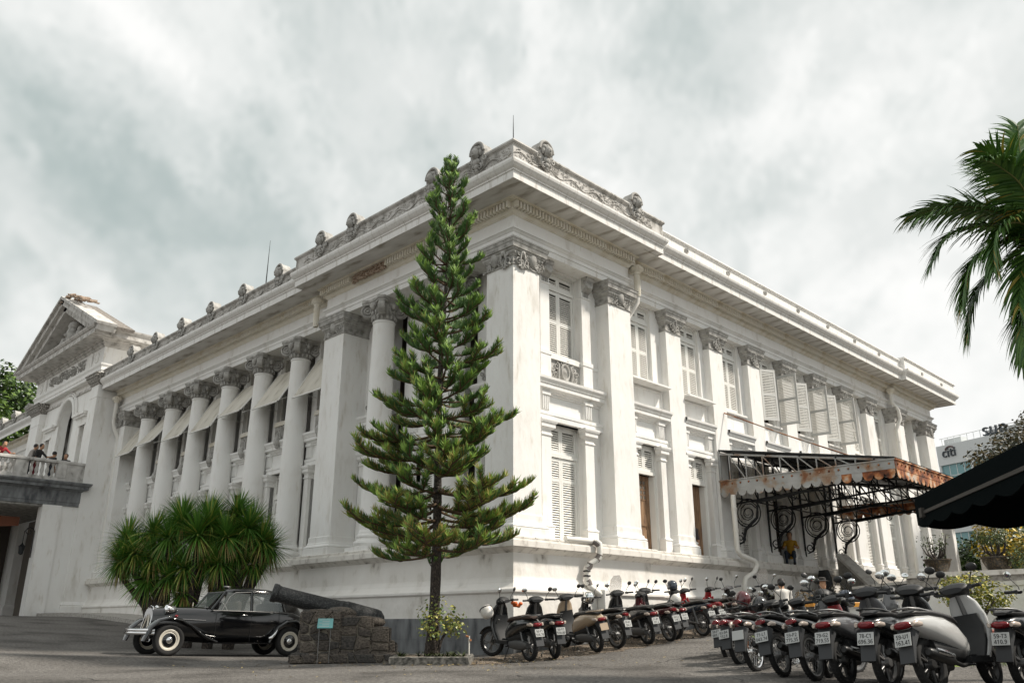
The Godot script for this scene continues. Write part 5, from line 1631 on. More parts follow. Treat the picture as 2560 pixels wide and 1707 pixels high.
var bike_cache := {}
func bike_mesh(kind: String, what: String) -> ArrayMesh:
	var key := kind + "/" + what
	if bike_cache.has(key): return bike_cache[key]
	var b := B.new()
	var sc := kind == "scooter"
	var wr := .275 if sc else .29
	match what:
		"tyre":
			b.t = Transform3D(Basis(Vector3.RIGHT, PI / 2), Vector3.ZERO)
			var w := .05 if sc else .04
			b.lathe([V2(wr - .07, -w * .7), V2(wr - .04, -w), V2(wr - .015, -w * .85), V2(wr, -w * .35), V2(wr, w * .35), V2(wr - .015, w * .85), V2(wr - .04, w), V2(wr - .07, w * .7)], 28, 0, TAU, true)
			for i in 36:
				var a := TAU * i / 36
				for s in [-1, 1]:
					b.t = Transform3D(Basis(Vector3.BACK, a), Vector3.ZERO)
					b.box(V(wr + .001, 0, s * w * .35), V(.008, .018, w * .5))
		"rim":
			b.t = Transform3D(Basis(Vector3.RIGHT, PI / 2), Vector3.ZERO)
			b.lathe([V2(wr - .075, -.03), V2(wr - .055, -.034), V2(wr - .055, .034), V2(wr - .075, .03), V2(wr - .085, .0), V2(wr - .075, -.03)], 28, 0, TAU)
			b.lathe([V2(0, -.06), V2(.05, -.06), V2(.06, -.02), V2(.06, .02), V2(.05, .06), V2(0, .06)], 14)
			b.t = Transform3D.IDENTITY
			if sc:
				for i in 5:
					var a := TAU * i / 5
					for q in [-.16, .16]: b.tube([V(cos(a) * .05, sin(a) * .05, 0), V(cos(a + q) * (wr - .07), sin(a + q) * (wr - .07), 0)], [.022, .014], 5)
			else:
				for i in 28:
					var a := TAU * i / 28
					b.tube([V(cos(a + .5 * (1 if i % 2 else -1)) * .05, sin(a + .5 * (1 if i % 2 else -1)) * .05, .035 if i % 4 < 2 else -.035), V(cos(a) * (wr - .06), sin(a) * (wr - .06), 0)], .0035, 3)
		"body":
			if sc: hull(b, [[-.98, .7, .02, .035], [-.95, .69, .05, .09], [-.82, .69, .09, .14], [-.6, .66, .135, .18], [-.35, .61, .17, .185], [-.12, .54, .18, .17], [.02, .46, .14, .15], [.06, .42, .06, .11]], 2.6)
			else:
				hull(b, [[-1.0, .75, .02, .025], [-.95, .74, .045, .06], [-.7, .7, .075, .1], [-.4, .64, .1, .115], [-.15, .6, .1, .11], [.05, .56, .085, .095], [.2, .58, .075, .07], [.36, .7, .07, .06], [.44, .8, .06, .05]], 2.4)
		"shield":
			if sc:
				hull_up(b, [[.36, .3, .05, .17], [.42, .42, .05, .2], [.5, .6, .05, .215], [.5, .78, .055, .205], [.46, .93, .06, .165], [.42, 1.02, .05, .1]], 2.6)
			else:
				for s in [-1, 1]:
					var pl := PackedVector2Array([V2(.1, .42), V2(.26, .3), V2(.36, .34), V2(.5, .6), V2(.5, .78), V2(.4, .84), V2(.36, .66), V2(.22, .54)])
					b.prism(pl, s * .13 - .012, s * .13 + .012)
					hull(b, [[.3, .62, .1, .02, s * .14], [.45, .72, .1, .045, s * .12], [.5, .76, .04, .03, s * .1]], 2.2, 10)
				hull_up(b, [[.44, .6, .04, .11], [.46, .75, .05, .12], [.42, .95, .05, .09]], 2.4)
		"inner":
			if sc:
				b.mm(V(-.08, .27, -.17), V(.4, .335, .17)); b.mm(V(-.08, .335, -.05), V(.34, .36, .05))
				hull_up(b, [[.32, .33, .03, .15], [.40, .5, .03, .18], [.44, .66, .03, .18], [.42, .8, .03, .15]], 3.0)
				hull(b, [[-.6, .45, .09, .1], [-.3, .42, .14, .12], [-.05, .36, .1, .14]], 2.4)
			else:
				hull(b, [[-.2, .42, .07, .08], [.0, .42, .12, .1], [.18, .38, .1, .09], [.3, .36, .06, .06]], 3.0)
				b.tube([V(.36, .78, 0), V(.2, .6, 0), V(-.1, .5, 0)], .035, 6)
		"seat":
			if sc: hull(b, [[-.9, .8, .015, .07], [-.82, .805, .035, .115], [-.55, .8, .05, .14], [-.32, .775, .045, .14], [-.1, .745, .045, .125], [.04, .7, .03, .085]], 2.6)
			else: hull(b, [[-.86, .8, .012, .07], [-.78, .805, .03, .1], [-.5, .79, .045, .12], [-.25, .75, .045, .12], [-.02, .7, .04, .1], [.08, .67, .02, .06]], 2.6)
		"bar":
			if sc: hull(b, [[.27, 1.07, .03, .12], [.32, 1.09, .055, .17], [.39, 1.085, .08, .165], [.46, 1.05, .075, .125], [.49, 1.04, .03, .08]], 2.4)
			else: hull(b, [[.24, 1.01, .025, .09], [.3, 1.03, .045, .13], [.38, 1.02, .07, .125], [.46, .99, .065, .1], [.49, .98, .02, .06]], 2.4)
			var y := 1.085 if sc else 1.03
			b.tube([V(.3, y, -.17), V(.26, y + .01, -.28), V(.22, y, -.35)], .013, 6); b.tube([V(.3, y, .17), V(.26, y + .01, .28), V(.22, y, .35)], .013, 6)
			for s in [-1, 1]:
				b.tube([V(.27, y, s * .25), V(.22, y, s * .36)], .02, 8); b.tube([V(.3, y, s * .2), V(.3, y - .01, s * .33)], .007, 5)
				hull(b, [[.25, y, .025, .03, s * .22], [.31, y, .025, .03, s * .21]], 3, 8)
		"mirrors":
			b.tube([V(.3, 1.06, .2), V(.31, 1.15, .22), V(.27, 1.26, .29)], .006, 5)
		"mirrors_l": b.tube([V(.3, 1.06, -.2), V(.31, 1.15, -.22), V(.27, 1.26, -.29)], .006, 5)
		"lamps_l": hull(b, [[-.84, .68, .025, .025, -.145], [-.92, .685, .035, .03, -.135], [-.97, .68, .02, .02, -.12]], 2.4, 8)
		"mirror":
			b.t = Transform3D(Basis.from_euler(V(0, 0, .25)), Vector3.ZERO); b.ball(Vector3.ZERO, V(.02, .048, .062), 10, 6)
		"fork":
			for s in [-1, 1]: b.tube([V(.43, .72, s * .075), V(.65, wr, s * .075)], [.022, .026], 8)
			b.tube([V(.38, 1.03, 0), V(.47, .66, 0)], .03, 8)
		"fender":
			arc_band(b, V2(.65, wr), wr + .025, wr + .04, .5, 2.75, .058 if sc else .05, 14)
			for s in [-1, 1]: arc_band(b, V2(.65, wr), wr - .03, wr + .03, .7, 2.4, .004, 12)
		"mudguard":
			var pl := PackedVector2Array([V2(-.8, .62), V2(-.93, .66), V2(-1.0, .5), V2(-1.06, .3), V2(-1.04, .29), V2(-.95, .46), V2(-.86, .55)])
			b.prism(pl, -.085, .085)
		"light":
			if sc: hull(b, [[-.93, .675, .025, .11], [-.97, .68, .04, .1], [-1.0, .68, .035, .08], [-1.015, .68, .015, .05]], 2.6)
			else: hull(b, [[-.95, .73, .025, .075], [-.99, .725, .036, .07], [-1.02, .72, .025, .05]], 2.6)
		"lamps":
			hull(b, [[-.84, .68, .025, .025, .145], [-.92, .685, .035, .03, .135], [-.97, .68, .02, .02, .12]], 2.4, 8)
		"rail":
			var w := .12
			for s in [-1, 1]: b.tube([V(-.45, .8, s * w), V(-.75, .84, s * w), V(-.92, .85, s * w * .8), V(-.97, .85, 0)], .013, 7)
		"plate": b.box(Vector3.ZERO, V(.006, .14, .19))
		"exhaust":
			b.tube([V(.0, .26, .12), V(-.25, .24, .15), V(-.42, .27, .17), V(-.5, .29, .175), V(-.85, .37, .18), V(-.92, .385, .18), V(-.93, .387, .18)], [.02, .022, .025, .052, .056, .05, .03], 12)
		"guard": hull(b, [[-.82, .395, .03, .012, .232], [-.65, .365, .035, .014, .234], [-.5, .335, .02, .01, .228]], 2.2, 8)
		"shock":
			for i in 9: b.tube([V(-.6 + i * .012, .36 + i * .03, -.12 + .03), V(-.6 + i * .012, .37 + i * .03, -.12 - .03), V(-.57 + i * .012, .375 + i * .03, -.12), V(-.6 + i * .012 , .38 + i * .03, -.09)], .008, 5)
			b.tube([V(-.62, .3, -.12), V(-.48, .68, -.12)], .016, 6)
		"engine":
			if sc: hull(b, [[-.72, .29, .05, .05, -.08], [-.6, .29, .09, .05, -.1], [-.3, .28, .09, .05, -.11], [-.05, .27, .06, .05, -.1]], 2.6, 12)
			else:
				hull(b, [[-.15, .32, .08, .09], [.0, .33, .1, .11], [.15, .34, .08, .08], [.27, .36, .05, .05]], 3, 12)
				b.tube([V(-.65, wr, -.08), V(-.1, .34, -.08)], .028, 6); b.tube([V(-.65, wr, .08), V(-.1, .34, .08)], .028, 6)
		"stand":
			b.tube([V(-.05, .25, -.1), V(-.12, .0, -.26)], .01, 5); b.tube([V(-.1, .26, -.1), V(-.1, .24, -.22)], .014, 5); b.tube([V(-.1, .26, .1), V(-.1, .24, .22)], .014, 5)
		"screen": hull_up(b, [[.46, 1.08, .008, .13], [.42, 1.23, .008, .17], [.35, 1.4, .008, .15], [.3, 1.5, .008, .08]], 2.4)
	bike_cache[key] = b.mesh()
	return bike_cache[key]

func helmet_mesh() -> ArrayMesh:
	if bike_cache.has("helmet"): return bike_cache["helmet"]
	var b := B.new()
	b.lathe([V2(.125, -.09), V2(.135, -.04), V2(.14, .02), V2(.125, .09), V2(.09, .13), V2(.04, .152), V2(0, .155)], 16, 0, TAU, true)
	b.lathe([V2(.0, -.05), V2(.11, -.09), V2(.125, -.09)], 16)
	hull(b, [[.1, -.04, .012, .1], [.19, -.055, .006, .06]], 2, 8)
	bike_cache["helmet"] = b.mesh()
	return bike_cache["helmet"]

func bike(kind: String, label: String, p: Vector3, head: Vector2, col: String, o := {}) -> Node3D:
	# p: where the rear tyre touches the ground; head: heading (x, z)
	var yaw := atan2(-head.y, head.x)
	var bs := Basis(Vector3.UP, yaw) * Basis(Vector3.RIGHT, o.get("lean", -.1))
	var pitch: float = o.get("pitch", 0.0)
	bs = Basis(Vector3.UP, yaw) * Basis(Vector3.BACK, pitch) * Basis(Vector3.RIGHT, o.get("lean", -.1))
	var N := thing("motor_scooter" if kind == "scooter" else "motorbike", label, "scooter" if kind == "scooter" else "motorbike", Transform3D(bs.scaled(Vector3.ONE * o.get("size", 1.05)), p + bs * V(.68, 0, 0)), o.get("group", ""))
	var wr := .275 if kind == "scooter" else .29
	var k := kind
	var st := Transform3D(Basis(Vector3.UP, o.get("steer", .25)), V(.42, 0, 0)) * at(V(-.42, 0, 0))
	for q in [[V(-.65, wr, 0), Transform3D.IDENTITY], [V(.65, wr, 0), st]]:
		var w := part("wheel", bike_mesh(k, "tyre"), "tyre", N, q[1] * at(q[0]))
		part("rim", bike_mesh(k, "rim"), o.get("rim", "alloy"), w)
	part("body", bike_mesh(k, "body"), col, N)
	part("leg_shield", bike_mesh(k, "shield"), o.get("front", col), N)
	part("frame_cover", bike_mesh(k, "inner"), "trim", N)
	part("seat", bike_mesh(k, "seat"), o.get("seat", "seat_vinyl"), N)
	part("handlebar", bike_mesh(k, "bar"), o.get("bar", "trim"), N, st)
	for s in [-1, 1]:
		part("mirror_stem", bike_mesh(k, "mirrors" if s > 0 else "mirrors_l"), "trim", N, st)
		part("turn_signal", bike_mesh(k, "lamps" if s > 0 else "lamps_l"), "clear_lens", N)
		part("mirror", bike_mesh(k, "mirror"), "mirror_back" if (s > 0) != o.get("flip", false) else "mirror_glass", N, st * at(V(.265, 1.295, s * .3), s * .2))
	part("fork", bike_mesh(k, "fork"), "alloy", N, st)
	part("front_fender", bike_mesh(k, "fender"), o.get("fender", col), N, st)
	part("mudguard", bike_mesh(k, "mudguard"), "trim_grey", N)
	part("tail_light", bike_mesh(k, "light"), "red_lens", N)
	part("grab_rail", bike_mesh(k, "rail"), o.get("rail", "alloy"), N)
	part("exhaust", bike_mesh(k, "exhaust"), "exhaust_black", N)
	part("heat_guard", bike_mesh(k, "guard"), "chrome", N)
	part("shock_absorber", bike_mesh(k, "shock"), o.get("shock", "alloy"), N)
	part("engine", bike_mesh(k, "engine"), "engine_grey", N)
	part("side_stand", bike_mesh(k, "stand"), "trim", N)
	if o.get("screen", false): part("windscreen", bike_mesh(k, "screen"), "clear_screen", N, st)
	var px := Transform3D(Basis(Vector3.BACK, -.3), V(-1.035, .535, 0))
	var pl := part("number_plate", bike_mesh("x", "plate"), o.get("plate_mat", "plate_white"), N, px)
	var tx: Array = o.get("text", [])
	for i in tx.size():
		var tm := TextMesh.new()
		tm.text = tx[i]; tm.font_size = 32; tm.pixel_size = .0019; tm.depth = .002
		tm.curve_step = 4.0
		part("lettering", tm, "plate_ink", pl, Transform3D(Basis(Vector3.UP, -PI / 2) * Basis.from_scale(V(.9, 1.05, 1)), V(-.0045, .032 - i * .062, 0)))
	return N

func vehicle_materials() -> void:
	paint("black_paint", [.008, .009, .01]); paint("red_paint", [.28, .012, .016]); paint("gold_paint", [.42, .32, .22]); paint("white_paint", [.5, .5, .49]); paint("maroon_paint", [.08, .01, .014]); paint("silver_paint", [.1, .1, .105]); paint("blue_paint", [.02, .03, .05])
	mat("tyre", [.012, .012, .012], .85); mat("trim", [.011, .012, .013], .55); mat("trim_grey", [.03, .032, .035], .6); mat("seat_vinyl", [.014, .013, .013], .5); mat("seat_brown", [.05, .03, .024], .55)
	mat("alloy", [.2, .2, .2], .45, .8); mat("dark_alloy", [.06, .06, .06], .4, .6); mat("chrome", [.75, .75, .75], .12, 1.0); mat("engine_grey", [.12, .12, .12], .5, .5); mat("exhaust_black", [.015, .015, .015], .4, .4); mat("mirror_back", [.02, .02, .02], .4); mat("mirror_glass", [.8, .82, .82], .05, 1.0)
	mat("red_lens", [.16, .006, .01], .15); mat("clear_lens", [.5, .42, .36], .15); mat("plate_white", [.45, .46, .45], .5); mat("plate_ink", [.02, .02, .02], .6); mat("orange_coil", [.7, .2, .02], .4); mat("helmet_white", [.72, .7, .66], .3); mat("orange_cloth", [.6, .13, .03], .8); mat("green_bag", [.04, .3, .16], .4)
	var sc := mat("clear_screen", [.75, .72, .68], .08); sc.transparency = BaseMaterial3D.TRANSPARENCY_ALPHA; sc.albedo_color.a = .3

func bikes() -> void:
	var gl := "motorbikes nosed up to the plinth"; var gr := "motorbikes in the row on the right"
	var L := [
		["scooter", "black scooter with white helmet on its handlebar, nearest the palace corner", -1.55, 2.0, V2(.25, -.97), "black_paint", {"text": ["50-Y1", "558.78"], "seat": "seat_brown", "steer": .5}],
		["scooter", "black scooter with round mirrors beside the tan scooter", -.73, 1.95, V2(.45, -.89), "black_paint", {"text": ["50-Y1", "550.80"], "lean": -.05, "rail": "trim"}],
		["scooter", "tan gold scooter with black floor in the row along the plinth", .6, 2.0, V2(.3, -.95), "gold_paint", {"plate_mat": "gold_paint", "front": "gold_paint", "rail": "gold_paint", "lean": -.14}],
		["motorbike", "black motorbike with twin red tail lamps just right of the tan scooter", 1.45, 1.9, V2(.2, -.98), "black_paint", {"text": ["59-K1", "204.7"], "flip": true}],
		["scooter", "black scooter with a clear windscreen in the plinth row", 2.5, 2.0, V2(.3, -.95), "black_paint", {"screen": true, "text": ["51-R1", "337.2"]}],
		["motorbike", "black and red motorbike second right of the windscreen scooter", 3.35, 2.05, V2(.35, -.93), "maroon_paint", {"text": ["59-C2", "178.2"]}],
		["scooter", "black scooter with a white plastic bag hung on its bar", 3.95, 1.8, V2(.25, -.97), "black_paint", {"text": ["54-T1", "226.9"]}],
		["motorbike", "dark motorbike with a navy helmet on its mirror", 4.9, 2.0, V2(.3, -.95), "blue_paint", {"text": ["59-X1", "610.4"], "flip": true}],
		["motorbike", "red and black motorbike standing upright behind the navy helmet", 5.6, 1.9, V2(.3, -.95), "red_paint", {"text": ["62-B1", "381.5"]}],
		["motorbike", "black motorbike with red front panels under a black cover", 6.5, 2.0, V2(.4, -.92), "black_paint", {"front": "red_paint", "text": ["59-S2", "905.1"]}],
		["motorbike", "black motorbike with white front cowl far along the plinth row", 7.4, 2.1, V2(.45, -.89), "black_paint", {"bar": "silver_paint", "text": ["51-U2", "447.0"], "flip": true}],
		["motorbike", "dark motorbike parked last in the plinth row, tallest mirrors", 8.6, 2.4, V2(.6, -.8), "black_paint", {"flip": true, "screen": true}],
	]
	for q in L:
		q[6]["group"] = gl; q[6]["pitch"] = .05
		if not q[6].has("lean"): q[6]["lean"] = rf(-.17, -.04)
		if not q[6].has("steer"): q[6]["steer"] = rf(-.3, .5)
		bike(q[0], q[1], V(q[2], gy(q[2]) + .02, q[3]), q[4], q[5], q[6])
	var Rr := [
		["motorbike", "maroon motorbike at the far end of the right row", .75, 5.25, V2(1.0, -.08), "maroon_paint", {"text": ["59-F1", "088.3"]}],
		["motorbike", "dark red motorbike second from the far end of the right row", -.35, 6.1, V2(1.0, -.08), "maroon_paint", {"text": ["63-B4", "152.8"], "flip": true}],
		["motorbike", "black motorbike with chrome spoked wheel and orange spring", -1.6, 7.1, V2(1.0, -.04), "black_paint", {"shock": "orange_coil", "rim": "chrome"}],
		["motorbike", "black motorbike with number plate 71-L1", -2.6, 8.1, V2(1.0, -.04), "black_paint", {"text": ["71-L1", "043.74"], "flip": true}],
		["motorbike", "black and red motorbike with number plate 59-P2", -3.15, 8.85, V2(1.0, 0), "black_paint", {"text": ["59-P2", "775.35"], "front": "red_paint"}],
		["scooter", "silver grey scooter with number plate 79-G2", -3.55, 9.45, V2(1.0, .04), "silver_paint", {"text": ["79-G2", "719.55"], "flip": true, "rim": "dark_alloy"}],
		["scooter", "black scooter with number plate 78-C1", -3.85, 10.1, V2(1.0, .05), "black_paint", {"text": ["78-C1", "696.36"], "rail": "trim"}],
		["scooter", "white scooter with number plate 59-U1 and dark leg shield", -4.05, 10.7, V2(.98, .17), "white_paint", {"text": ["59-U1", "163.41"], "lean": -.16, "rim": "dark_alloy"}],
		["scooter", "black scooter with number plate 93-P2 cut by the right edge", -3.5, 12.1, V2(.97, .2), "black_paint", {"text": ["93-P2", "355.66"]}],
	]
	Rr.append(["scooter", "black scooter tucked between the white scooter and the right edge", -2.9, 11.3, V2(.98, .12), "black_paint", {"lean": -.05, "text": ["59-T3", "410.9"], "steer": -.3}])
	Rr.append(["motorbike", "black motorbike squeezed in beside plate 59-P2, front wheel turned", -2.3, 8.62, V2(.97, -.2), "black_paint", {"lean": .05, "steer": -.4, "flip": true}])
	Rr.append(["motorbike", "dark blue motorbike standing a little forward of plate 78-C1", -2.95, 9.8, V2(.99, .1), "blue_paint", {"lean": -.05, "steer": .5}])
	Rr.append(["motorbike", "black motorbike half hidden behind the two maroon ones", .1, 6.65, V2(.95, -.25), "black_paint", {"lean": -.14, "steer": -.2, "text": ["60-B7", "233.1"]}])
	for q in Rr:
		q[6]["group"] = gr
		if not q[6].has("lean"): q[6]["lean"] = rf(-.2, -.06)
		if not q[6].has("steer"): q[6]["steer"] = rf(-.1, .55)
		bike(q[0], q[1], V(q[2], .0, q[3]), q[4], q[5], q[6])
	bike("motorbike", "dark motorbike facing the right row with green bag on its hook", V(1.9, gy(1.9), 6.6), V2(-.9, .43), "black_paint", {"lean": -.1})
	bike("motorbike", "silver motorbike facing the right row near the orange bench", V(2.6, gy(2.6), 7.6), V2(-.93, .36), "silver_paint", {"lean": -.12})
	# loose things on the bikes
	var hel := [
		["white helmet with printed stickers hung on the first black scooter", V(-1.68, .98, .86), "helmet_white", V(2.6, .3, .2)],
		["chrome rimmed helmet on the bar of the twin lamp motorbike", V(1.62, 1.32, .95), "mirror_glass", V(.3, .5, .4)],
		["navy helmet resting on a dark motorbike mirror", V(5.1, 1.7, 1.0), "blue_paint", V(0, .8, 0)],
		["white helmet under the navy helmet", V(5.0, 1.34, 1.15), "helmet_white", V(.4, 1.2, .3)],
		["shiny black helmet on a right row motorbike", V(-.35, 1.05, 6.55), "black_paint", V(.2, .7, .5)],
		["dark red helmet on a right row motorbike", V(.05, 1.16, 6.0), "maroon_paint", V(.1, 2.0, .3)],
		["black and silver helmet beside the silver grey scooter", V(-.7, 1.1, 8.3), "blue_paint", V(.2, 2.4, .2)],
	]
	for q in hel:
		var o := thing("helmet", q[0], "helmet", Transform3D(Basis.from_euler(q[3]), q[1]), "helmets left on the motorbikes")
		part("shell", helmet_mesh(), q[2], o)
		var b := B.new(); b.lathe([V2(.128, -.075), V2(.143, -.07), V2(.143, -.055), V2(.13, -.05)], 16); part("rim_band", b, "trim", o)
	var o := thing("cloth", "orange cloth tied on the right mirror of the first black scooter", "cloth", at(V(-1.0, 1.12, 1.08)))
	var b := B.new()
	for i in 9: b.ball(V(rf(-.07, .09), rf(-.05, .05), rf(-.06, .06)), V(.05, .04, .045), 7, 5)
	part("knot", b, "orange_cloth", o)
	for q in [["bag", "white plastic bag hung on the bar of a black scooter", V(4.1, .95, 1.15), "helmet_white", V(.16, .24, .13)], ["bag", "green plastic bag hanging behind the right row", V(.4, .78, 7.35), "green_bag", V(.14, .16, .12)]]:
		o = thing(q[0], q[1], "bag", at(q[2]))
		b = B.new()
		var rs := []
		for i in 9:
			var f := i / 8.0; var ring := PackedVector3Array()
			for j in 16:
				var a := -TAU * j / 16
				var r := sin(PI * clampf(f * .85 + .1, 0, 1)) * (1 + .14 * sin(j * 2.6 + i) + .08 * sin(j * 5.0 - i * 1.7))
				ring.append(V(cos(a) * q[4].x * r, (f - .55) * 2 * q[4].y, sin(a) * q[4].z * r))
			ring.reverse()
			rs.append(ring)
		b.rings(rs)
		part("pouch", b, q[3], o)

func car() -> void:
	paint("car_black", [.003, .0032, .004], .1)
	mat("cream_rim", [.58, .54, .46], .4)
	var gl := mat("car_glass", [.16, .18, .18], .04); gl.metallic_specular = .9
	gl.transparency = BaseMaterial3D.TRANSPARENCY_ALPHA; gl.albedo_color.a = .45
	mat("car_inside", [.1, .09, .085], .8)
	mat("car_light_inside", [.45, .45, .44], .7)
	# near-side wheels stand at (-5.76, .07, -5.24) in front and (-3.26, 0, -4.42) behind
	var fr := V(-6.1, .06, -4.68); var rr := V(-3.26, -.0, -4.42)
	var dir := (fr - rr).normalized(); var up := (Vector3.UP - dir * dir.y).normalized(); var right := dir.cross(up)
	var mid := (fr + rr) / 2 + right * .67
	var Cn := thing("vintage_car", "black vintage saloon car with chrome grille and cream wheel rims", "car", Transform3D(Basis(dir, up, right), mid))
	var wb: float = fr.distance_to(rr) / 2
	# lower body with bonnet
	var b := B.new()
	var sec := func(x: float, y0: float, w0: float, w1: float, y1: float, y2: float, w2: float) -> PackedVector3Array:
		var half := [V(x, y0, 0), V(x, y0, w0), V(x, lerpf(y0, y1, .35), w1 * .985), V(x, lerpf(y0, y1, .75), w1), V(x, y1, w1 * .97), V(x, lerpf(y1, y2, .5), lerpf(w1, w2, .35)), V(x, lerpf(y1, y2, .85), w2), V(x, y2, w2 * .6), V(x, y2 + .008, 0)]
		var out := PackedVector3Array(half)
		for i in range(7, 0, -1): out.append(half[i] * V(1, 1, -1))
		out.reverse()
		return out
	b.rings([sec.call(-2.08, .42, .4, .5, .62, .68, .3), sec.call(-1.95, .34, .5, .6, .78, .9, .4), sec.call(-1.5, .3, .55, .68, .92, 1.02, .55), sec.call(-.9, .27, .6, .71, .95, 1.0, .62), sec.call(.2, .27, .6, .7, .94, 1.0, .6), sec.call(.52, .28, .52, .62, .92, 1.06, .42), sec.call(.8, .3, .4, .47, .88, 1.06, .32), sec.call(1.3, .34, .32, .38, .86, 1.04, .25), sec.call(1.72, .36, .26, .3, .82, 1.0, .19)])
	part("body", b, "car_black", Cn)
	# cabin: pillars, roof and rear quarter
	b = B.new()
	var cab := func(x: float, y0: float, y1: float, w0: float, w1: float) -> PackedVector3Array:
		var half := [V(x, y0, w0), V(x, lerpf(y0, y1, .45), lerpf(w0, w1, .4)), V(x, lerpf(y0, y1, .78), w1), V(x, lerpf(y0, y1, .94), w1 * .82), V(x, y1, w1 * .45), V(x, y1 + .008, 0)]
		var out := PackedVector3Array(half)
		for i in range(4, -1, -1): out.append(half[i] * V(1, 1, -1))
		out.reverse()
		return out
	b.rings([cab.call(-1.98, .72, .8, .38, .3), cab.call(-1.85, .85, 1.02, .46, .36), cab.call(-1.6, .93, 1.3, .55, .44), cab.call(-1.3, .97, 1.44, .61, .5), cab.call(-1.22, .97, 1.46, .62, .51)], true, true, false)
	part("rear_quarter", b, "car_black", Cn)
	b = B.new()
	var roof := []
	for q in [[-1.24, 1.455, .51], [-.9, 1.51, .54], [-.4, 1.53, .55], [.0, 1.51, .54], [.16, 1.47, .52], [.22, 1.42, .5]]:
		var ring := PackedVector3Array()
		for s in [[1.0, -.1], [.99, -.05], [.88, -.015], [.5, .0], [0, .008], [-.5, 0], [-.88, -.015], [-.99, -.05], [-1.0, -.1]]: ring.append(V(q[0], q[1] + s[1], q[2] * s[0]))
		roof.append(ring)
	for k in roof: k.reverse()
	b.rings(roof, false, false, false)
	part("roof", b, "car_black", Cn)
	for s in [-1, 1]:
		b = B.new()
		b.tube([V(.52, 1.0, s * .6), V(.36, 1.2, s * .56), V(.2, 1.42, s * .52)], .032, 6)
		part("pillar", b, "car_black", Cn)
		b = B.new(); b.tube([V(-.42, .98, s * .66), V(-.42, 1.22, s * .62), V(-.42, 1.42, s * .55)], .035, 6)
		part("pillar", b, "car_black", Cn)
		b = B.new()
		b.tube([V(.3, 1.0, s * .675), V(.12, 1.3, s * .59), V(-.02, 1.4, s * .568), V(-.5, 1.425, s * .565), V(-.95, 1.4, s * .56), V(-1.2, 1.28, s * .58), V(-1.28, 1.05, s * .62), V(-1.3, 1.0, s * .63)], .011, 5)
		part("window_trim", b, "alloy", Cn)
		b = B.new(); b.tube([V(.5, .985, s * .655), V(0, .985, s * .69), V(-.9, .985, s * .69), V(-1.35, .975, s * .66)], .012, 5)
		part("belt_moulding", b, "alloy", Cn)
		for q in [[.4, -.38], [-.46, -1.2]]:
			b = B.new()
			var x0: float = q[0]; var x1: float = q[1]
			var tl := x0 - (.24 if x0 > 0 else 0.0); var tr := x1 + (.05 if x1 < -1 else 0.0)
			b.quad(V(x0, 1.0, s * .668), V(x1, 1.0, s * .668), V(tr, 1.38, s * .57), V(tl, 1.4, s * .57))
			part("side_window", b, "car_glass", Cn)
		# wings
		for w in [[wb, [[.52, .3], [.49, .42], [.43, .58], [.27, .73], [.05, .79], [-.2, .745], [-.45, .62], [-.68, .46], [-.9, .35], [-1.05, .3]], .165], [-wb, [[.5, .3], [.45, .46], [.33, .64], [.12, .77], [-.1, .79], [-.3, .7], [-.45, .52], [-.53, .34]], .155]]:
			b = B.new()
			var rs := []
			var pts: Array = w[1]
			for i in pts.size():
				var a := V2(pts[mini(i + 1, pts.size() - 1)][0] - pts[maxi(i - 1, 0)][0], pts[mini(i + 1, pts.size() - 1)][1] - pts[maxi(i - 1, 0)][1]).normalized()
				var nn := V2(a.y, -a.x)
				if nn.dot(V2(pts[i][0], pts[i][1] - .3)) < 0: nn = -nn
				var ring := PackedVector3Array()
				for j in 12:
					var t := TAU * j / 12
					var off := nn * sin(t) * .055 * (1.0 if sin(t) > 0 else .5)
					ring.append(V(w[0] + pts[i][0] + off.x, pts[i][1] + off.y, s * .66 + cos(t) * w[2] * (1.0 if i > 0 else .75)))
				if true: ring.reverse()
				rs.append(ring)
			b.rings(rs)
			part("wing", b, "car_black", Cn)
		b = B.new(); b.mm(V(-wb + .45, .27, s * .7 - .1), V(wb - .9, .3, s * .7 + .12)); part("running_board", b, "car_black", Cn)
		b = B.new()   # headlamp
		b.t = Transform3D(Basis(V(0, 1, 0), V(1, 0, 0), V(0, 0, -1)), V(wb + .0, .98, s * .35))
		b.lathe([V2(0, -.22), V2(.05, -.19), V2(.085, -.1), V2(.1, 0), V2(.105, .04), V2(.1, .05)], 16, 0, TAU, true)
		var hl := part("headlamp", b, "chrome", Cn)
		b = B.new(); b.t = Transform3D(Basis(V(0, 1, 0), V(1, 0, 0), V(0, 0, -1)), V(wb + .0, .98, s * .35)); b.lathe([V2(.1, .045), V2(.07, .065), V2(0, .075)], 16, 0, TAU, true)
		part("lens", b, "mirror_glass", hl)
		b = B.new(); b.ball(V(wb - .12, .84, s * .62), V(.045, .03, .035), 8, 5); part("wing_lamp", b, "red_lens", Cn)
		b = B.new(); hull(b, [[-wb + .56, .4, .02, .02, s * .77], [-wb + .5, .42, .05, .04, s * .8], [-wb + .42, .5, .05, .03, s * .815], [-wb + .38, .58, .02, .015, s * .81]], 2.2, 8); part("stone_guard", b, "chrome", Cn)
		b = B.new(); b.tube([V(1.15, .78, s * .41), V(.62, .76, s * .6)], .014, 5); part("bonnet_trim", b, "alloy", Cn)
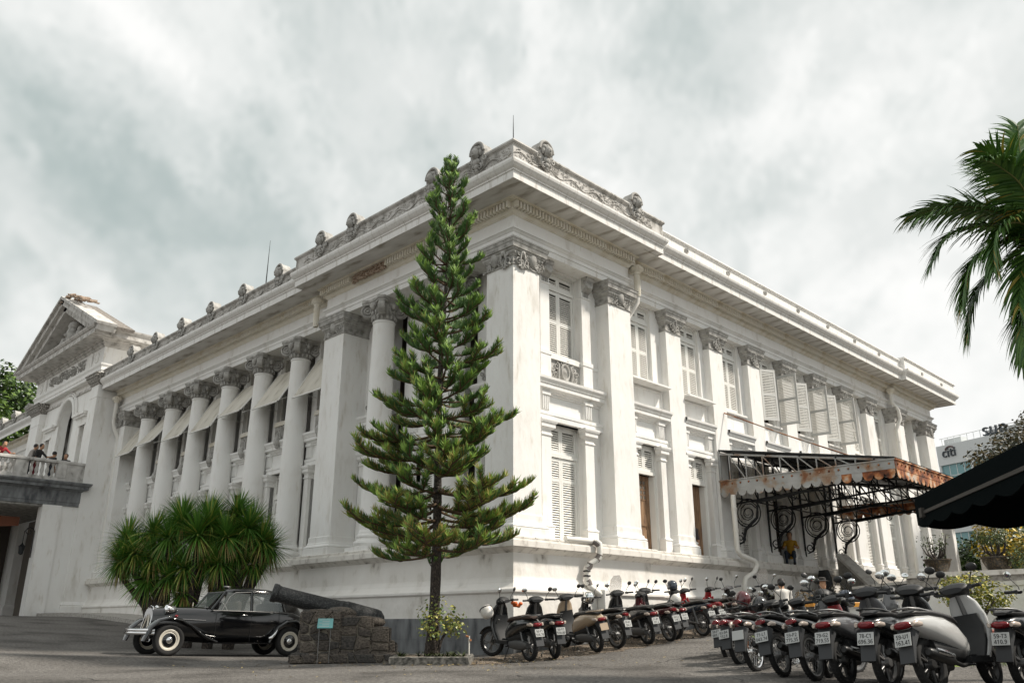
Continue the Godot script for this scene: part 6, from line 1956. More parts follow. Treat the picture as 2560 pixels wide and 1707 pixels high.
		for w in [wb, -wb]:
			b = B.new()
			var zc: float = s * .67
			b.t = Transform3D(Basis(Vector3.RIGHT, PI / 2 * s), V(w, .335, zc))
			b.lathe([V2(.22, -.06), V2(.27, -.085), V2(.31, -.08), V2(.335, -.04), V2(.335, .04), V2(.31, .08), V2(.27, .085), V2(.22, .06)], 30, 0, TAU, true)
			var wh := part("wheel", b, "tyre", Cn)
			b = B.new(); b.t = Transform3D(Basis(Vector3.RIGHT, PI / 2 * s), V(w, .335, zc)); b.lathe([V2(.15, .055), V2(.165, .045), V2(.185, .06), V2(.215, .066), V2(.225, .06), V2(.225, -.05)].map(func(q): return q), 30)
			part("rim", b, "cream_rim", wh)
			b = B.new(); b.t = Transform3D(Basis(Vector3.RIGHT, PI / 2 * s), V(w, .335, zc)); b.lathe([V2(.152, .05), V2(.13, .06), V2(.07, .07)], 26); part("disc", b, "car_black", wh)
			b = B.new(); b.t = Transform3D(Basis(Vector3.RIGHT, PI / 2 * s), V(w, .335, zc)); b.lathe([V2(.072, .068), V2(.06, .085), V2(.03, .098), V2(0, .1)], 18, 0, TAU, true); part("hub_cap", b, "chrome", wh)
	for s in [-1, 1]:
		b = B.new(); b.tube([V(-.3, .9, s * .715), V(-.3, .9, s * .735), V(-.18, .9, s * .735)], .011, 6); part("door_handle", b, "chrome", Cn)
		for x in [.42, -.42, -1.12]:
			b = B.new(); b.tube([V(x, .32, s * .704), V(x, .6, s * .712), V(x, .95, s * .694)], .0035, 4); part("door_seam", b, "trim", Cn)
	b = B.new(); b.quad(V(.56, 1.05, -.46), V(.56, 1.05, .46), V(.24, 1.4, .42), V(.24, 1.4, -.42)); part("windscreen", b, "car_glass", Cn)
	b = B.new(); b.tube([V(.57, 1.05, -.48), V(.57, 1.05, .48)], .014, 5); b.tube([V(.235, 1.41, -.44), V(.235, 1.41, .44)], .012, 5); part("windscreen_trim", b, "alloy", Cn)
	b = B.new(); b.mm(V(-1.2, .5, -.6), V(.1, .85, .6)); b.cbox(V(-.15, .95, -.3), V(.16, .55, .48), .05); b.cbox(V(-.15, .95, .3), V(.16, .55, .48), .05); b.cbox(V(-1.1, .95, 0), V(.2, .5, 1.0), .05); part("seats", b, "car_inside", Cn)
	b = B.new(); b.t = Transform3D(Basis(Vector3.BACK, 1.1), V(.12, 1.02, -.3)); b.lathe([V2(.19, -.012), V2(.2, 0), V2(.19, .012), V2(.18, 0), V2(.19, -.012)], 20); part("steering_wheel", b, "car_light_inside", Cn)
	# grille with chevrons, bumper
	b = B.new()
	var gp := PackedVector2Array([V2(-.3, .4), V2(.3, .4), V2(.23, .85), V2(.16, .98), V2(0, 1.02), V2(-.16, .98), V2(-.23, .85)])
	b.t = Transform3D(Basis(V(0, 0, -1), V(-.16, .987, 0), V(.987, .16, 0)), V(1.83, .05, 0)); b.prism(gp, -.06, 0)
	part("grille", b, "trim", Cn)
	var cf := func(q: Vector2) -> Vector3: return b.t * V(q.x, q.y, .012)
	var ch := B.new()
	ch.tube([cf.call(V2(-.3, .4)), cf.call(V2(-.23, .85)), cf.call(V2(-.16, .98)), cf.call(V2(0, 1.02)), cf.call(V2(.16, .98)), cf.call(V2(.23, .85)), cf.call(V2(.3, .4))], .014, 6)
	part("grille_surround", ch, "chrome", Cn)
	for k in 2:
		ch = B.new()
		ch.tube([cf.call(V2(-.2, .44 + k * .02)), cf.call(V2(0, .82 + k * .15)), cf.call(V2(.2, .44 + k * .02))], .017, 6)
		part("chevron", ch, "cream_rim", Cn)
	b = B.new()
	for y in [.47, .53]: b.tube([V(1.78, y, -.78), V(1.95, y, -.7), V(2.04, y, -.4), V(2.07, y, 0), V(2.04, y, .4), V(1.95, y, .7), V(1.78, y, .78)], .036, 8)
	part("bumper", b, "chrome", Cn)
	b = B.new(); b.tube([V(-2.0, .5, -.7), V(-2.2, .5, -.4), V(-2.22, .5, .4), V(-2.0, .5, .7)], .035, 8); part("bumper", b, "chrome", Cn)
	b = B.new(); b.tube([V(.75, 1.08, 0), V(.75, 1.16, 0)], .01, 5); b.ball(V(-1.78, .95, -.5), V(.03, .02, .02), 6, 4); part("bonnet_mascot", b, "cream_rim", Cn)
	b = B.new(); b.ball(V(.02, 1.54, -.1), V(.1, .03, .05), 8, 5); part("roof_vent", b, "alloy", Cn)

func stone_face(parent: Node3D, o: Vector3, ux: Vector3, uy: Vector3, w: float, h: float, sd: int, cell := .27) -> void:
	var g := RandomNumberGenerator.new(); g.seed = sd
	var nx := maxi(1, roundi(w / cell)); var ny := maxi(1, roundi(h / (cell * .8)))
	var nrm := ux.cross(uy).normalized()
	var P := []
	for j in ny + 1:
		var row := []
		for i in nx + 1:
			var x := w * i / nx; var y := h * j / ny
			if i > 0 and i < nx: x += g.randf_range(-.42, .42) * w / nx
			if j > 0 and j < ny: y += g.randf_range(-.42, .42) * h / ny
			row.append(V2(x, y))
		P.append(row)
	for j in ny:
		for i in nx:
			var q := [P[j][i], P[j][i + 1], P[j + 1][i + 1], P[j + 1][i]]
			if g.randf() < .5:   # knock a corner off so that not all are four-sided
				var k := g.randi() % 4
				var a: Vector2 = q[k]; var pr: Vector2 = q[(k + 3) % 4]; var nx2: Vector2 = q[(k + 1) % 4]
				q[k] = a.lerp(pr, .35); q.insert(k + 1, a.lerp(nx2, .3))
			var c := V2(0, 0)
			for v in q: c += v
			c /= q.size()
			var b := B.new()
			var deep := g.randf_range(.02, .05)
			var m := q.size()
			for k in m:
				var a: Vector2 = q[k]; var e: Vector2 = q[(k + 1) % m]
				var sh := func(v: Vector2, f: float, z: float) -> Vector3:
					var d := v - c
					var r := c + d * (1.0 - f / maxf(d.length(), .02))
					return ux * r.x + uy * r.y + nrm * z
				b.quad(sh.call(a, .013, -.02), sh.call(e, .013, -.02), sh.call(e, .016, deep * .6), sh.call(a, .016, deep * .6))
				b.quad(sh.call(a, .016, deep * .6), sh.call(e, .016, deep * .6), sh.call(e, .035, deep), sh.call(a, .035, deep))
				b.tri(ux * c.x + uy * c.y + nrm * (deep + .008), sh.call(a, .035, deep), sh.call(e, .035, deep))
			part("stone", b, ["rock_a", "rock_b", "rock_c"][g.randi() % 3], parent, at(o))

func cannon() -> void:
	for q in [["rock_a", [[.02, .018, .016], [.07, .06, .052], [.15, .13, .11]], 81], ["rock_b", [[.03, .025, .02], [.10, .085, .07], [.2, .17, .14]], 82], ["rock_c", [[.018, .017, .016], [.05, .046, .042], [.11, .1, .09]], 83]]:
		tri_mat(q[0], noise_tex(q[1], [.2, .5, .8], .04, q[2], 5, 256), V(2.2, 2.2, 2.2), .9, noise_tex(null, null, .06, 84, 4, 256, 8.0), .7)
	tri_mat("gunmetal", noise_tex([[.018, .019, .02], [.045, .047, .048], [.16, .16, .155]], [.3, .62, .85], .03, 86, 6, 512), V(1.3, 1.3, 1.3), .5, noise_tex(null, null, .1, 87, 4, 256, 6.0), .5, .3)
	var mz := V(-5.2, 1.36, -1.98); var br := V(-3.16, .78, -.9)
	var ax := (br - mz).normalized(); var L := mz.distance_to(br)
	var ex := ax.cross(Vector3.UP).normalized()
	var T := thing("cannon", "old black iron cannon barrel lying on a rough stone base", "cannon", Transform3D(Basis(ex, ax, ex.cross(ax)), mz))
	var b := B.new()
	b.lathe([V2(0, .5), V2(.095, .5), V2(.095, .02), V2(.11, 0), V2(.175, 0), V2(.188, .02), V2(.188, .1), V2(.17, .13), V2(.163, .18), V2(.18, L * .45), V2(.195, L * .6), V2(.21, L * .62), V2(.21, L * .65), V2(.225, L * .67), V2(.225, L * .95), V2(.21, L * .98), V2(.12, L * 1.02), V2(.05, L * 1.03), V2(0, L * 1.03)], 28, 0, TAU, false)
	part("barrel", b, "gunmetal", T)
	b = B.new()
	b.t = Transform3D(Basis(Vector3.BACK, PI / 2), V(0, L * .7, 0)); b.lathe([V2(0, -.3), V2(.07, -.3), V2(.075, -.28), V2(.075, .28), V2(.07, .3), V2(0, .3)], 14); part("trunnion", b, "gunmetal", T)
	var R := V(.82, 0, .44).normalized(); R = V(.704, 0, .71); R = (R + V(br.x - mz.x, 0, br.z - mz.z).normalized()).normalized()
	var F := V(R.z, 0, -R.x)     # away from the camera
	var o0 := V(-4.2, 0, -.72)
	var S := thing("stone_base", "stepped base of dark rubble stones in pale mortar under the cannon", "pedestal", Transform3D(Basis(R, Vector3.UP, -F), o0))
	mat("mortar", [.3, .27, .22], .95)
	# blocks: [x0, x1, top, half depth]
	for q in [[-1.0, 1.15, .16, .56], [-.84, -.05, .98, .42], [-.05, .55, .86, .4], [.55, .92, .66, .38], [.92, 1.04, .38, .36]]:
		b = B.new(); b.mm(V(q[0] + .02, 0, -q[3] + .02), V(q[1] - .02 if q[1] > 1.0 else q[1] + .02, q[2] - .02, q[3] - .02)); part("mortar_core", b, "mortar", S)
		stone_face(S, V(q[0], 0, q[3]), Vector3.RIGHT, Vector3.UP, q[1] - q[0], q[2], int(q[2] * 100))
		if q[0] < -.5: stone_face(S, V(q[0], 0, -q[3]), Vector3.BACK, Vector3.UP, q[3] * 2, q[2], int(q[2] * 100) + 1)
		if q[0] > -.9: stone_face(S, V(q[1], 0, q[3]), Vector3.FORWARD, Vector3.UP, q[3] * 2, q[2], int(q[2] * 100) + 2)
		stone_face(S, V(q[0], q[2] - .02, q[3]), Vector3.RIGHT, Vector3.FORWARD, q[1] - q[0], q[3] * 2, int(q[2] * 100) + 3)
	b = B.new()
	var lp := [V(-.2, .95, .0), V(.1, .86, .0)]
	b.ball(V(-.1, .93, 0), V(.35, .14, .28), 10, 6); b.ball(V(.55, .76, 0), V(.3, .12, .26), 10, 6); part("cradle", b, "rock_b", S)
	var G := thing("info_sign", "small teal information panel on two thin steel legs before the cannon", "sign", Transform3D(Basis(R, Vector3.UP, -F), V(-4.86, 0, -.42)))
	mat("teal_panel", [.13, .36, .36], .3)
	b = B.new(); b.t = Transform3D(Basis(Vector3.RIGHT, .85), V(0, .74, 0)); b.cbox(Vector3.ZERO, V(.3, .016, .24), .004); var pn := part("panel", b, "teal_panel", G)
	b = B.new()
	for i in 5:
		b.t = Transform3D(Basis(Vector3.RIGHT, .85), V(0, .74, 0)); b.box(V(-.02 + .03 * (i % 2), .0095, -.08 + i * .04), V(.2 - .06 * (i % 2), .002, .01))
	part("print_lines", b, "plate_white" if M.has("plate_white") else "shutter", pn)
	for s in [-1, 1]:
		b = B.new(); b.tube([V(s * .11, 0, .0), V(s * .11, .72, .0)], .008, 6); part("leg", b, "alloy" if M.has("alloy") else "black_iron", G)
	var W := thing("standpipe", "thin upright water pipe with brass tap beside the pine planter", "tap", at(V(-2.48, 0, 1.19)))
	b = B.new(); b.tube([V(0, 0, 0), V(0, .5, 0)], .016, 7); b.tube([V(-.08, .02, -.08), V(0, .02, 0)], .014, 6); part("riser", b, "pipe", W)
	b = B.new(); b.tube([V(0, .48, 0), V(-.05, .5, -.05)], .02, 6); b.box(V(.01, .42, .01), V(.03, .04, .06)); part("valve", b, "rust", W)

func wall_run(parent: Node3D, pts: Array, w: float, m := "plaster_low", cap := .1) -> void:
	# pts: tops of a wall, straight pieces
	for i in pts.size() - 1:
		var a: Vector3 = pts[i]; var e: Vector3 = pts[i + 1]
		var d := V(e.x - a.x, 0, e.z - a.z).normalized(); var s := V(-d.z, 0, d.x) * w / 2
		var b := B.new()
		var lo := V(0, -a.y - .2, 0); var lo2 := V(0, -e.y - .2, 0)
		b.quad(a + s + lo, e + s + lo2, e + s, a + s); b.quad(e - s + lo2, a - s + lo, a - s, e - s)
		b.quad(a - s + lo, a + s + lo, a + s, a - s); b.quad(e + s + lo2, e - s + lo2, e - s, e + s)
		part("wall", b, m, parent)
		b = B.new(); s *= 1.25
		var u := V(0, cap, 0)
		b.quad(a + s, e + s, e + s + u, a + s + u); b.quad(e - s, a - s, a - s + u, e - s + u); b.quad(a - s, a + s, a + s + u, a - s + u); b.quad(e + s, e - s, e - s + u, e + s + u); b.quad(a + s + u, e + s + u, e - s + u, a - s + u); b.quad(a - s, e - s, e + s, a + s)
		part("coping", b, "ledge", parent)

func garden() -> void:
	var W := thing("garden_wall", "pale low garden wall with sloping coping behind the right row of bikes", "wall")
	wall_run(W, [V(5.6, .78, 3.7), V(6.4, .98, 4.32), V(7.5, 1.2, 5.44), V(7.7, 1.52, 7.04), V(7.9, 1.6, 9.5)], .34)
	var T := thing("terrace", "grey stone terrace with a broad ledge carrying potted bonsai", "terrace")
	wall_run(T, [V(13.5, 1.8, 2.4), V(13.6, 1.95, 4.4)], .4, "plinth_grey", .08)
	wall_run(T, [V(12.4, 2.02, 4.6), V(12.2, 2.02, 9.0)], .6, "paving", .14)
	var b := B.new(); b.mm(V(12.6, 0, 4.4), V(20, 2.0, 11)); part("bed", b, "dirt", T)
	var S := thing("stair_cheek", "sloping grey stone stair coping leading down from the canopy door", "stair")
	wall_run(S, [V(17.4, 3.15, .35), V(16.0, 1.85, 2.1)], .35, "paving", .12)
	for i in 8:
		b = B.new(); b.mm(V(17.6 - i * .15, 0, .4 + i * .22), V(20.5, 2.7 - i * .17, .62 + i * .22)); part("step", b, "paving", S)
	# bench with orange top
	mat("orange_top", [.62, .27, .03], .5)
	var O := thing("bench", "long bench with bright orange top behind the motorbikes", "bench", Transform3D(Basis(V(.875, 0, .483), Vector3.UP, V(-.483, 0, .875)), V(5.17, gy(5.2), 5.56)))
	b = B.new(); b.cbox(V(0, .72, 0), V(1.75, .1, .42), .012); part("top", b, "orange_top", O)
	b = B.new(); b.cbox(V(.9, .7, 0), V(.09, .13, .44), .01); part("end_cap", b, "plinth_grey", O)
	for x in [-.7, .7]:
		b = B.new(); b.cbox(V(x, .33, 0), V(.1, .66, .36), .01); part("leg", b, "plinth_grey", O)
	var O2 := thing("bench", "reddish low bench beside the white scooter", "bench", Transform3D(Basis(V(.704, 0, .71), Vector3.UP, V(-.71, 0, .704)), V(2.9, .3, 9.3)))
	b = B.new(); b.cbox(V(0, .3, 0), V(.9, .06, .35), .01); part("top", b, mat("red_plank", [.4, .12, .09], .6), O2)
	for x in [-.35, .35]:
		b = B.new(); b.cbox(V(x, .1, 0), V(.08, .36, .3), .01); part("leg", b, "plinth_grey", O2)
	# plants
	leafy("shrub", "round yellow-green shrub on bare stems right of the garden wall", V(4.9, .42, 8.5), [[V(-.15, .95, -.15), V(.5, .36, .5)], [V(.3, .85, .3), V(.45, .34, .45)], [V(0, 1.1, .05), V(.4, .28, .4)]], 2600, .075, Color(.08, .12, .02), Color(.5, .42, .05), 9)
	leafy("shrub", "mid green shrub behind the yellow-green shrub", V(7.2, .5, 10.6), [[V(0, .8, 0), V(.9, .6, .9)], [V(.8, .6, .8), V(.7, .5, .7)]], 1800, .1, Color(.025, .05, .012), Color(.1, .16, .03), 6)
	leafy("shrub", "purple-brown ground shrub at the foot of the garden wall", V(3.3, .3, 8.1), [[V(0, .22, 0), V(.6, .2, .5)], [V(.5, .2, .5), V(.5, .2, .5)]], 900, .06, Color(.05, .02, .02), Color(.16, .08, .06), 5)
	leafy("shrub", "dark purple low shrub right of the reddish bench", V(4.6, .35, 10.2), [[V(0, .25, 0), V(.7, .25, .6)], [V(.7, .3, .8), V(.7, .28, .6)]], 1200, .06, Color(.02, .02, .012), Color(.1, .08, .05), 5)
	for q in [["orange and cream flowering rock plants left of the stair coping", V(11.0, gy(11), 2.0), Color(.2, .16, .1), Color(.6, .42, .26)], ["pale grey rock planting with white blossoms below the stair coping", V(13.0, gy(13), 2.1), Color(.14, .13, .09), Color(.6, .55, .46)], ["low yellow-green fern bed at the plinth foot", V(9.6, gy(9.6), 1.6), Color(.1, .11, .03), Color(.3, .26, .06)], ["yellow-tipped plants on the step bed", V(16.6, 1.5, 3.6), Color(.08, .1, .03), Color(.5, .4, .08)]]:
		leafy("flower_bed", q[0], q[1], [[V(0, .55, 0), V(.7, .45, .5)], [V(.6, .4, .3), V(.5, .35, .4)], [V(-.6, .4, .2), V(.5, .35, .4)]], 1100, .09, q[2], q[3], 5, "", "flowers")
	for i in 7:
		var R := thing("rock", "pale craggy rock among the flowers below the stair coping" , "rock", at(V(11.4 + i * .35, gy(12) - .1, 2.3 + .2 * sin(i * 2.0))), "rocks in the flower bed")
		b = B.new(); b.t = Transform3D(Basis.from_euler(V(rf(-.4, .4), rf(0, 3), rf(-.4, .4))), V(0, .45, 0)); b.ball(Vector3.ZERO, V(rf(.15, .28), rf(.2, .45), rf(.15, .25)), 6, 5); part("boulder", b, "concrete", R)
	tri_mat("pot_glaze", noise_tex([[.02, .018, .015], [.07, .05, .03], [.2, .14, .07]], [.4, .62, .85], .03, 95, 4, 256), V(2, 2, 2), .3)
	for q in [["dark glazed pot with a bare-branched bonsai on the terrace ledge", V(12.4, 2.16, 5.45), .36, 240], ["dark oval pot with a leafy bonsai farther along the terrace", V(12.6, 2.16, 7.0), .4, 1500], ["small dark pot with a dense bonsai at the terrace end", V(12.5, 2.16, 8.4), .34, 1500]]:
		var P := thing("potted_bonsai", q[0], "pot", at(q[1]), "bonsai pots on the terrace")
		var r: float = q[2]
		b = B.new(); b.lathe([V2(0, 0), V2(r * .6, 0), V2(r * .68, .03), V2(r * .95, .25), V2(r * 1.0, .34), V2(r * 1.08, .35), V2(r * 1.08, .39), V2(r * .95, .39), V2(r * .9, .34), V2(0, .34)], 20, 0, TAU, false); part("pot", b, "pot_glaze", P)
		b = B.new()
		for i in 9:
			var a := i * 2.4; var e := V(cos(a) * rf(.2, .45), rf(.75, 1.15), sin(a) * rf(.2, .45))
			b.tube([V(0, .32, 0), V(e.x * .7, .55, e.z * .7), e], [.045, .025, .006], 5)
		part("branches", b, "bark", P)
		b = B.new(); b.paint = true; leaf_cloud(b, [[V(0, .95, 0), V(.5, .25, .5)], [V(-.3, .8, .1), V(.25, .15, .25)]], q[3], .07, Color(.03, .05, .015), Color(.12, .16, .04)); part("foliage", b, "leaves", P)
	leafy("hedge", "tall dark clipped hedge standing behind the far end of the palace", V(19.6, 1.4, 5.2), [[V(0, 1.2, 0), V(.8, 1.3, .8)], [V(.3, 2.2, .3), V(.7, .8, .7)]], 2600, .12, Color(.012, .03, .008), Color(.07, .13, .025), 4, "", "hedge")
	leafy("flowering_bush", "bush with bright yellow blossoms behind the terrace pots", V(15.6, 2.0, 6.4), [[V(0, 1.2, 0), V(.9, .9, .9)], [V(.7, .9, .6), V(.7, .7, .7)]], 2600, .13, Color(.05, .09, .02), Color(.75, .5, .03), 5)
	leafy("shrub", "soft green feathery bush spilling over the terrace ledge", V(12.5, 1.9, 7.9), [[V(0, .5, 0), V(.6, .5, .6)]], 1300, .08, Color(.05, .08, .03), Color(.16, .2, .06), 5)
	for q in [[V(20.6, 1.2, 4.8), 2.2], [V(22.6, 1.2, 3.4), 2.4], [V(24, 1.2, 6.4), 2.6], [V(20.4, 1.2, 7.0), 1.8]]:
		leafy("bush", "dark green bush massed behind the terrace, %s" % ["below the parasol corner", "nearest the palace end", "farthest right", "low in front of the others"][int(q[1] * 5) % 4 if false else [2.2, 2.4, 2.6, 1.8].find(q[1])], q[0], [[V(0, q[1] * .6, 0), V(1.7, q[1] * .6, 1.7)], [V(.8, q[1], .6), V(1.2, q[1] * .4, 1.2)], [V(-.9, q[1] * .8, -.5), V(1.1, q[1] * .4, 1.1)]], 3600, .17, Color(.012, .03, .008), Color(.08, .14, .025), 6, "bushes behind the terrace", "bush")
	for z in [4.6, 5.4]:
		var P := thing("garden_post", "white square garden post behind the pots, %s" % ["nearer the palace", "nearer the right edge"][0 if z < 5 else 1], "post", at(V(16.5 + (z - 4.6), 1.9, z)))
		b = B.new(); b.cbox(V(0, 1.0, 0), V(.32, 2.0, .32), .02); part("shaft", b, "plaster", P)
		b = B.new(); b.cbox(V(0, 2.06, 0), V(.46, .14, .46), .03); part("cap", b, "plaster", P)
	b = B.new()
	b.quad(V(.2, .012, 15), V(7.4, .012 + gy(7.4), 15), V(7.4, .012 + gy(7.4), 8.8), V(.2, .012 + gy(.2), 8.8))
	setting("lawn_soil", b, "grass")
	b = B.new(); b.paint = true
	for i in 5200:
		var p := V(rf(.2, 3.2), 0, rf(8.9, 13.5)); p.y = gy(p.x) + .01
		var a := rf(0, TAU)
		strip(b, p, V(sin(a) * .4, 1, cos(a) * .4), V(cos(a), 0, -sin(a)), rf(.04, .09), .006, .6, 2, Color(.09, .13, .02), Color(.3, .34, .07))
	var gr := part("grass", b, "leaves", self); gr.set_meta("kind", "stuff"); gr.set_meta("label", "short sunlit grass on the lawn by the right row"); gr.set_meta("category", "grass")
	b = B.new(); b.paint = true   # fallen leaves
	for i in 420:
		var x := rf(-8, 4.0); var z := rf(-2.0, 5.0)
		if rng.randf() < .6: x = -3.3 + rng.randfn() * 1.3; z = 1.6 + rng.randfn() * 1.0
		if x > -.1 and z < .3: continue
		var a := rf(0, TAU); var s := rf(.02, .05)
		var p := V(x, gy(x) + .014, z)
		b.col = Color(.16, .1, .05).lerp(Color(.3, .24, .1), rng.randf())
		b.quad(p, p + V(cos(a) * s + sin(a) * s * .5, .01, sin(a) * s - cos(a) * s * .5), p + V(cos(a) * s * 2, rf(0, .02), sin(a) * s * 2), p + V(cos(a) * s - sin(a) * s * .5, .008, sin(a) * s + cos(a) * s * .5))
	var fl := part("fallen_leaves", b, "leaves", self); fl.set_meta("kind", "stuff"); fl.set_meta("label", "dry fallen leaves scattered over the road by the pine"); fl.set_meta("category", "leaves")
	# pebbles and litter on the dirt strip
	b = B.new()
	for i in 260:
		var x := rf(-3.0, 8.0); var s := rf(.01, .035) * (1.8 if rng.randf() < .05 else 1.0)
		b.t = Transform3D(Basis.from_euler(V(rf(0, 3), rf(0, 3), rf(0, 3))), V(x, gy(x) + .03, rf(.6, 2.1))); b.ball(Vector3.ZERO, V(s, s * .6, s * .8), 5, 3)
	b.t = Transform3D.IDENTITY
	var pb := part("pebbles", b, "concrete", self); pb.set_meta("kind", "stuff"); pb.set_meta("label", "loose pebbles scattered on the dirt strip"); pb.set_meta("category", "pebbles")

func parasol() -> void:
	mat("dark_canvas", [.0055, .008, .0085], 1.0).metallic_specular = .1
	mat("pole_wood", [.045, .04, .034], .7)
	# far left corner at (-5.67, 1.93, 11.33); left eave comes towards the camera
	var A := V(-5.67, 1.93, 11.33)
	var R := V(.704, 0, .71); var F := V(.71, 0, -.704)
	var e1 := (R * -.175 - F * .98).normalized()       # left eave, towards the camera
	var e2 := V(-e1.z, 0, e1.x)
	if e2.dot(R) < 0: e2 = -e2
	var w := 3.2
	var P := thing("parasol", "large dark square parasol with scalloped valance at the right edge", "parasol", Transform3D(Basis(e1, Vector3.UP, e1.cross(Vector3.UP)), A))
	var zs: float = signf(e2.dot(e1.cross(Vector3.UP)))
	var c := [V(0, 0, 0), V(w, 0, 0), V(w, 0, w * zs), V(0, 0, w * zs)]
	var top := V(w / 2, .62, w / 2 * zs)
	var b := B.new()
	for i in 4:
		var p: Vector3 = c[i]; var q: Vector3 = c[(i + 1) % 4]
		for k in 4:
			var f0 := k / 4.0; var f1 := (k + 1) / 4.0
			var sag := func(f: float) -> Vector3: return V(0, -.05 * sin(PI * f), 0)
			b.quad(p.lerp(top, f0) + sag.call(f0), q.lerp(top, f0) + sag.call(f0), q.lerp(top, f1) + sag.call(f1), p.lerp(top, f1) + sag.call(f1))
			b.quad(q.lerp(top, f0) + sag.call(f0) - V(0, .012, 0), p.lerp(top, f0) + sag.call(f0) - V(0, .012, 0), p.lerp(top, f1) + sag.call(f1) - V(0, .012, 0), q.lerp(top, f1) + sag.call(f1) - V(0, .012, 0))
	part("canopy", b, "dark_canvas", P)
	for i in 4:
		var p: Vector3 = c[i]; var q: Vector3 = c[(i + 1) % 4]
		var L := p.distance_to(q); var dr := (q - p).normalized()
		var pl := PackedVector2Array([V2(0, 0)])
		var nn := 6
		for k in nn * 8 + 1:
			var x := L * k / (nn * 8.0)
			pl.append(V2(x, -.27 - .045 * absf(sin(PI * x / L * nn))))
		pl.append(V2(L, 0))
		b = B.new(); b.t = Transform3D(Basis(dr, Vector3.UP, dr.cross(Vector3.UP)), p); b.prism(pl, -.006, .006)
		part("valance", b, "dark_canvas", P)
		b = B.new(); b.tube([p - V(0, .03, 0) , top - V(0, .08, 0)], .02, 6); part("rib", b, "pole_wood", P)
	b = B.new(); b.t = Transform3D.IDENTITY; b.mm(V(.25, -.19, -.02 * zs), V(w - .1, -.16, .02 * zs)); b.mm(V(.22, -.22, -.04), V(.3, -.13, .04)); part("eave_rail", b, "pole_wood", P)
	b = B.new(); b.tube([V(w / 2, -1.95, w / 2 * zs), top], .035, 10); part("pole", b, "pole_wood", P)
	b = B.new(); b.t = at(V(w / 2, -1.95, w / 2 * zs)); b.lathe([V2(.35, 0), V2(.35, .06), V2(.3, .1), V2(.06, .12), V2(.05, .3)], 18); part("foot", b, "concrete", P)
	for i in 4:
		b = B.new(); b.tube([V(w / 2, -.35, w / 2 * zs), (c[i] as Vector3).lerp(top, .5) - V(0, .06, 0)], .014, 6); part("strut", b, "pole_wood", P)

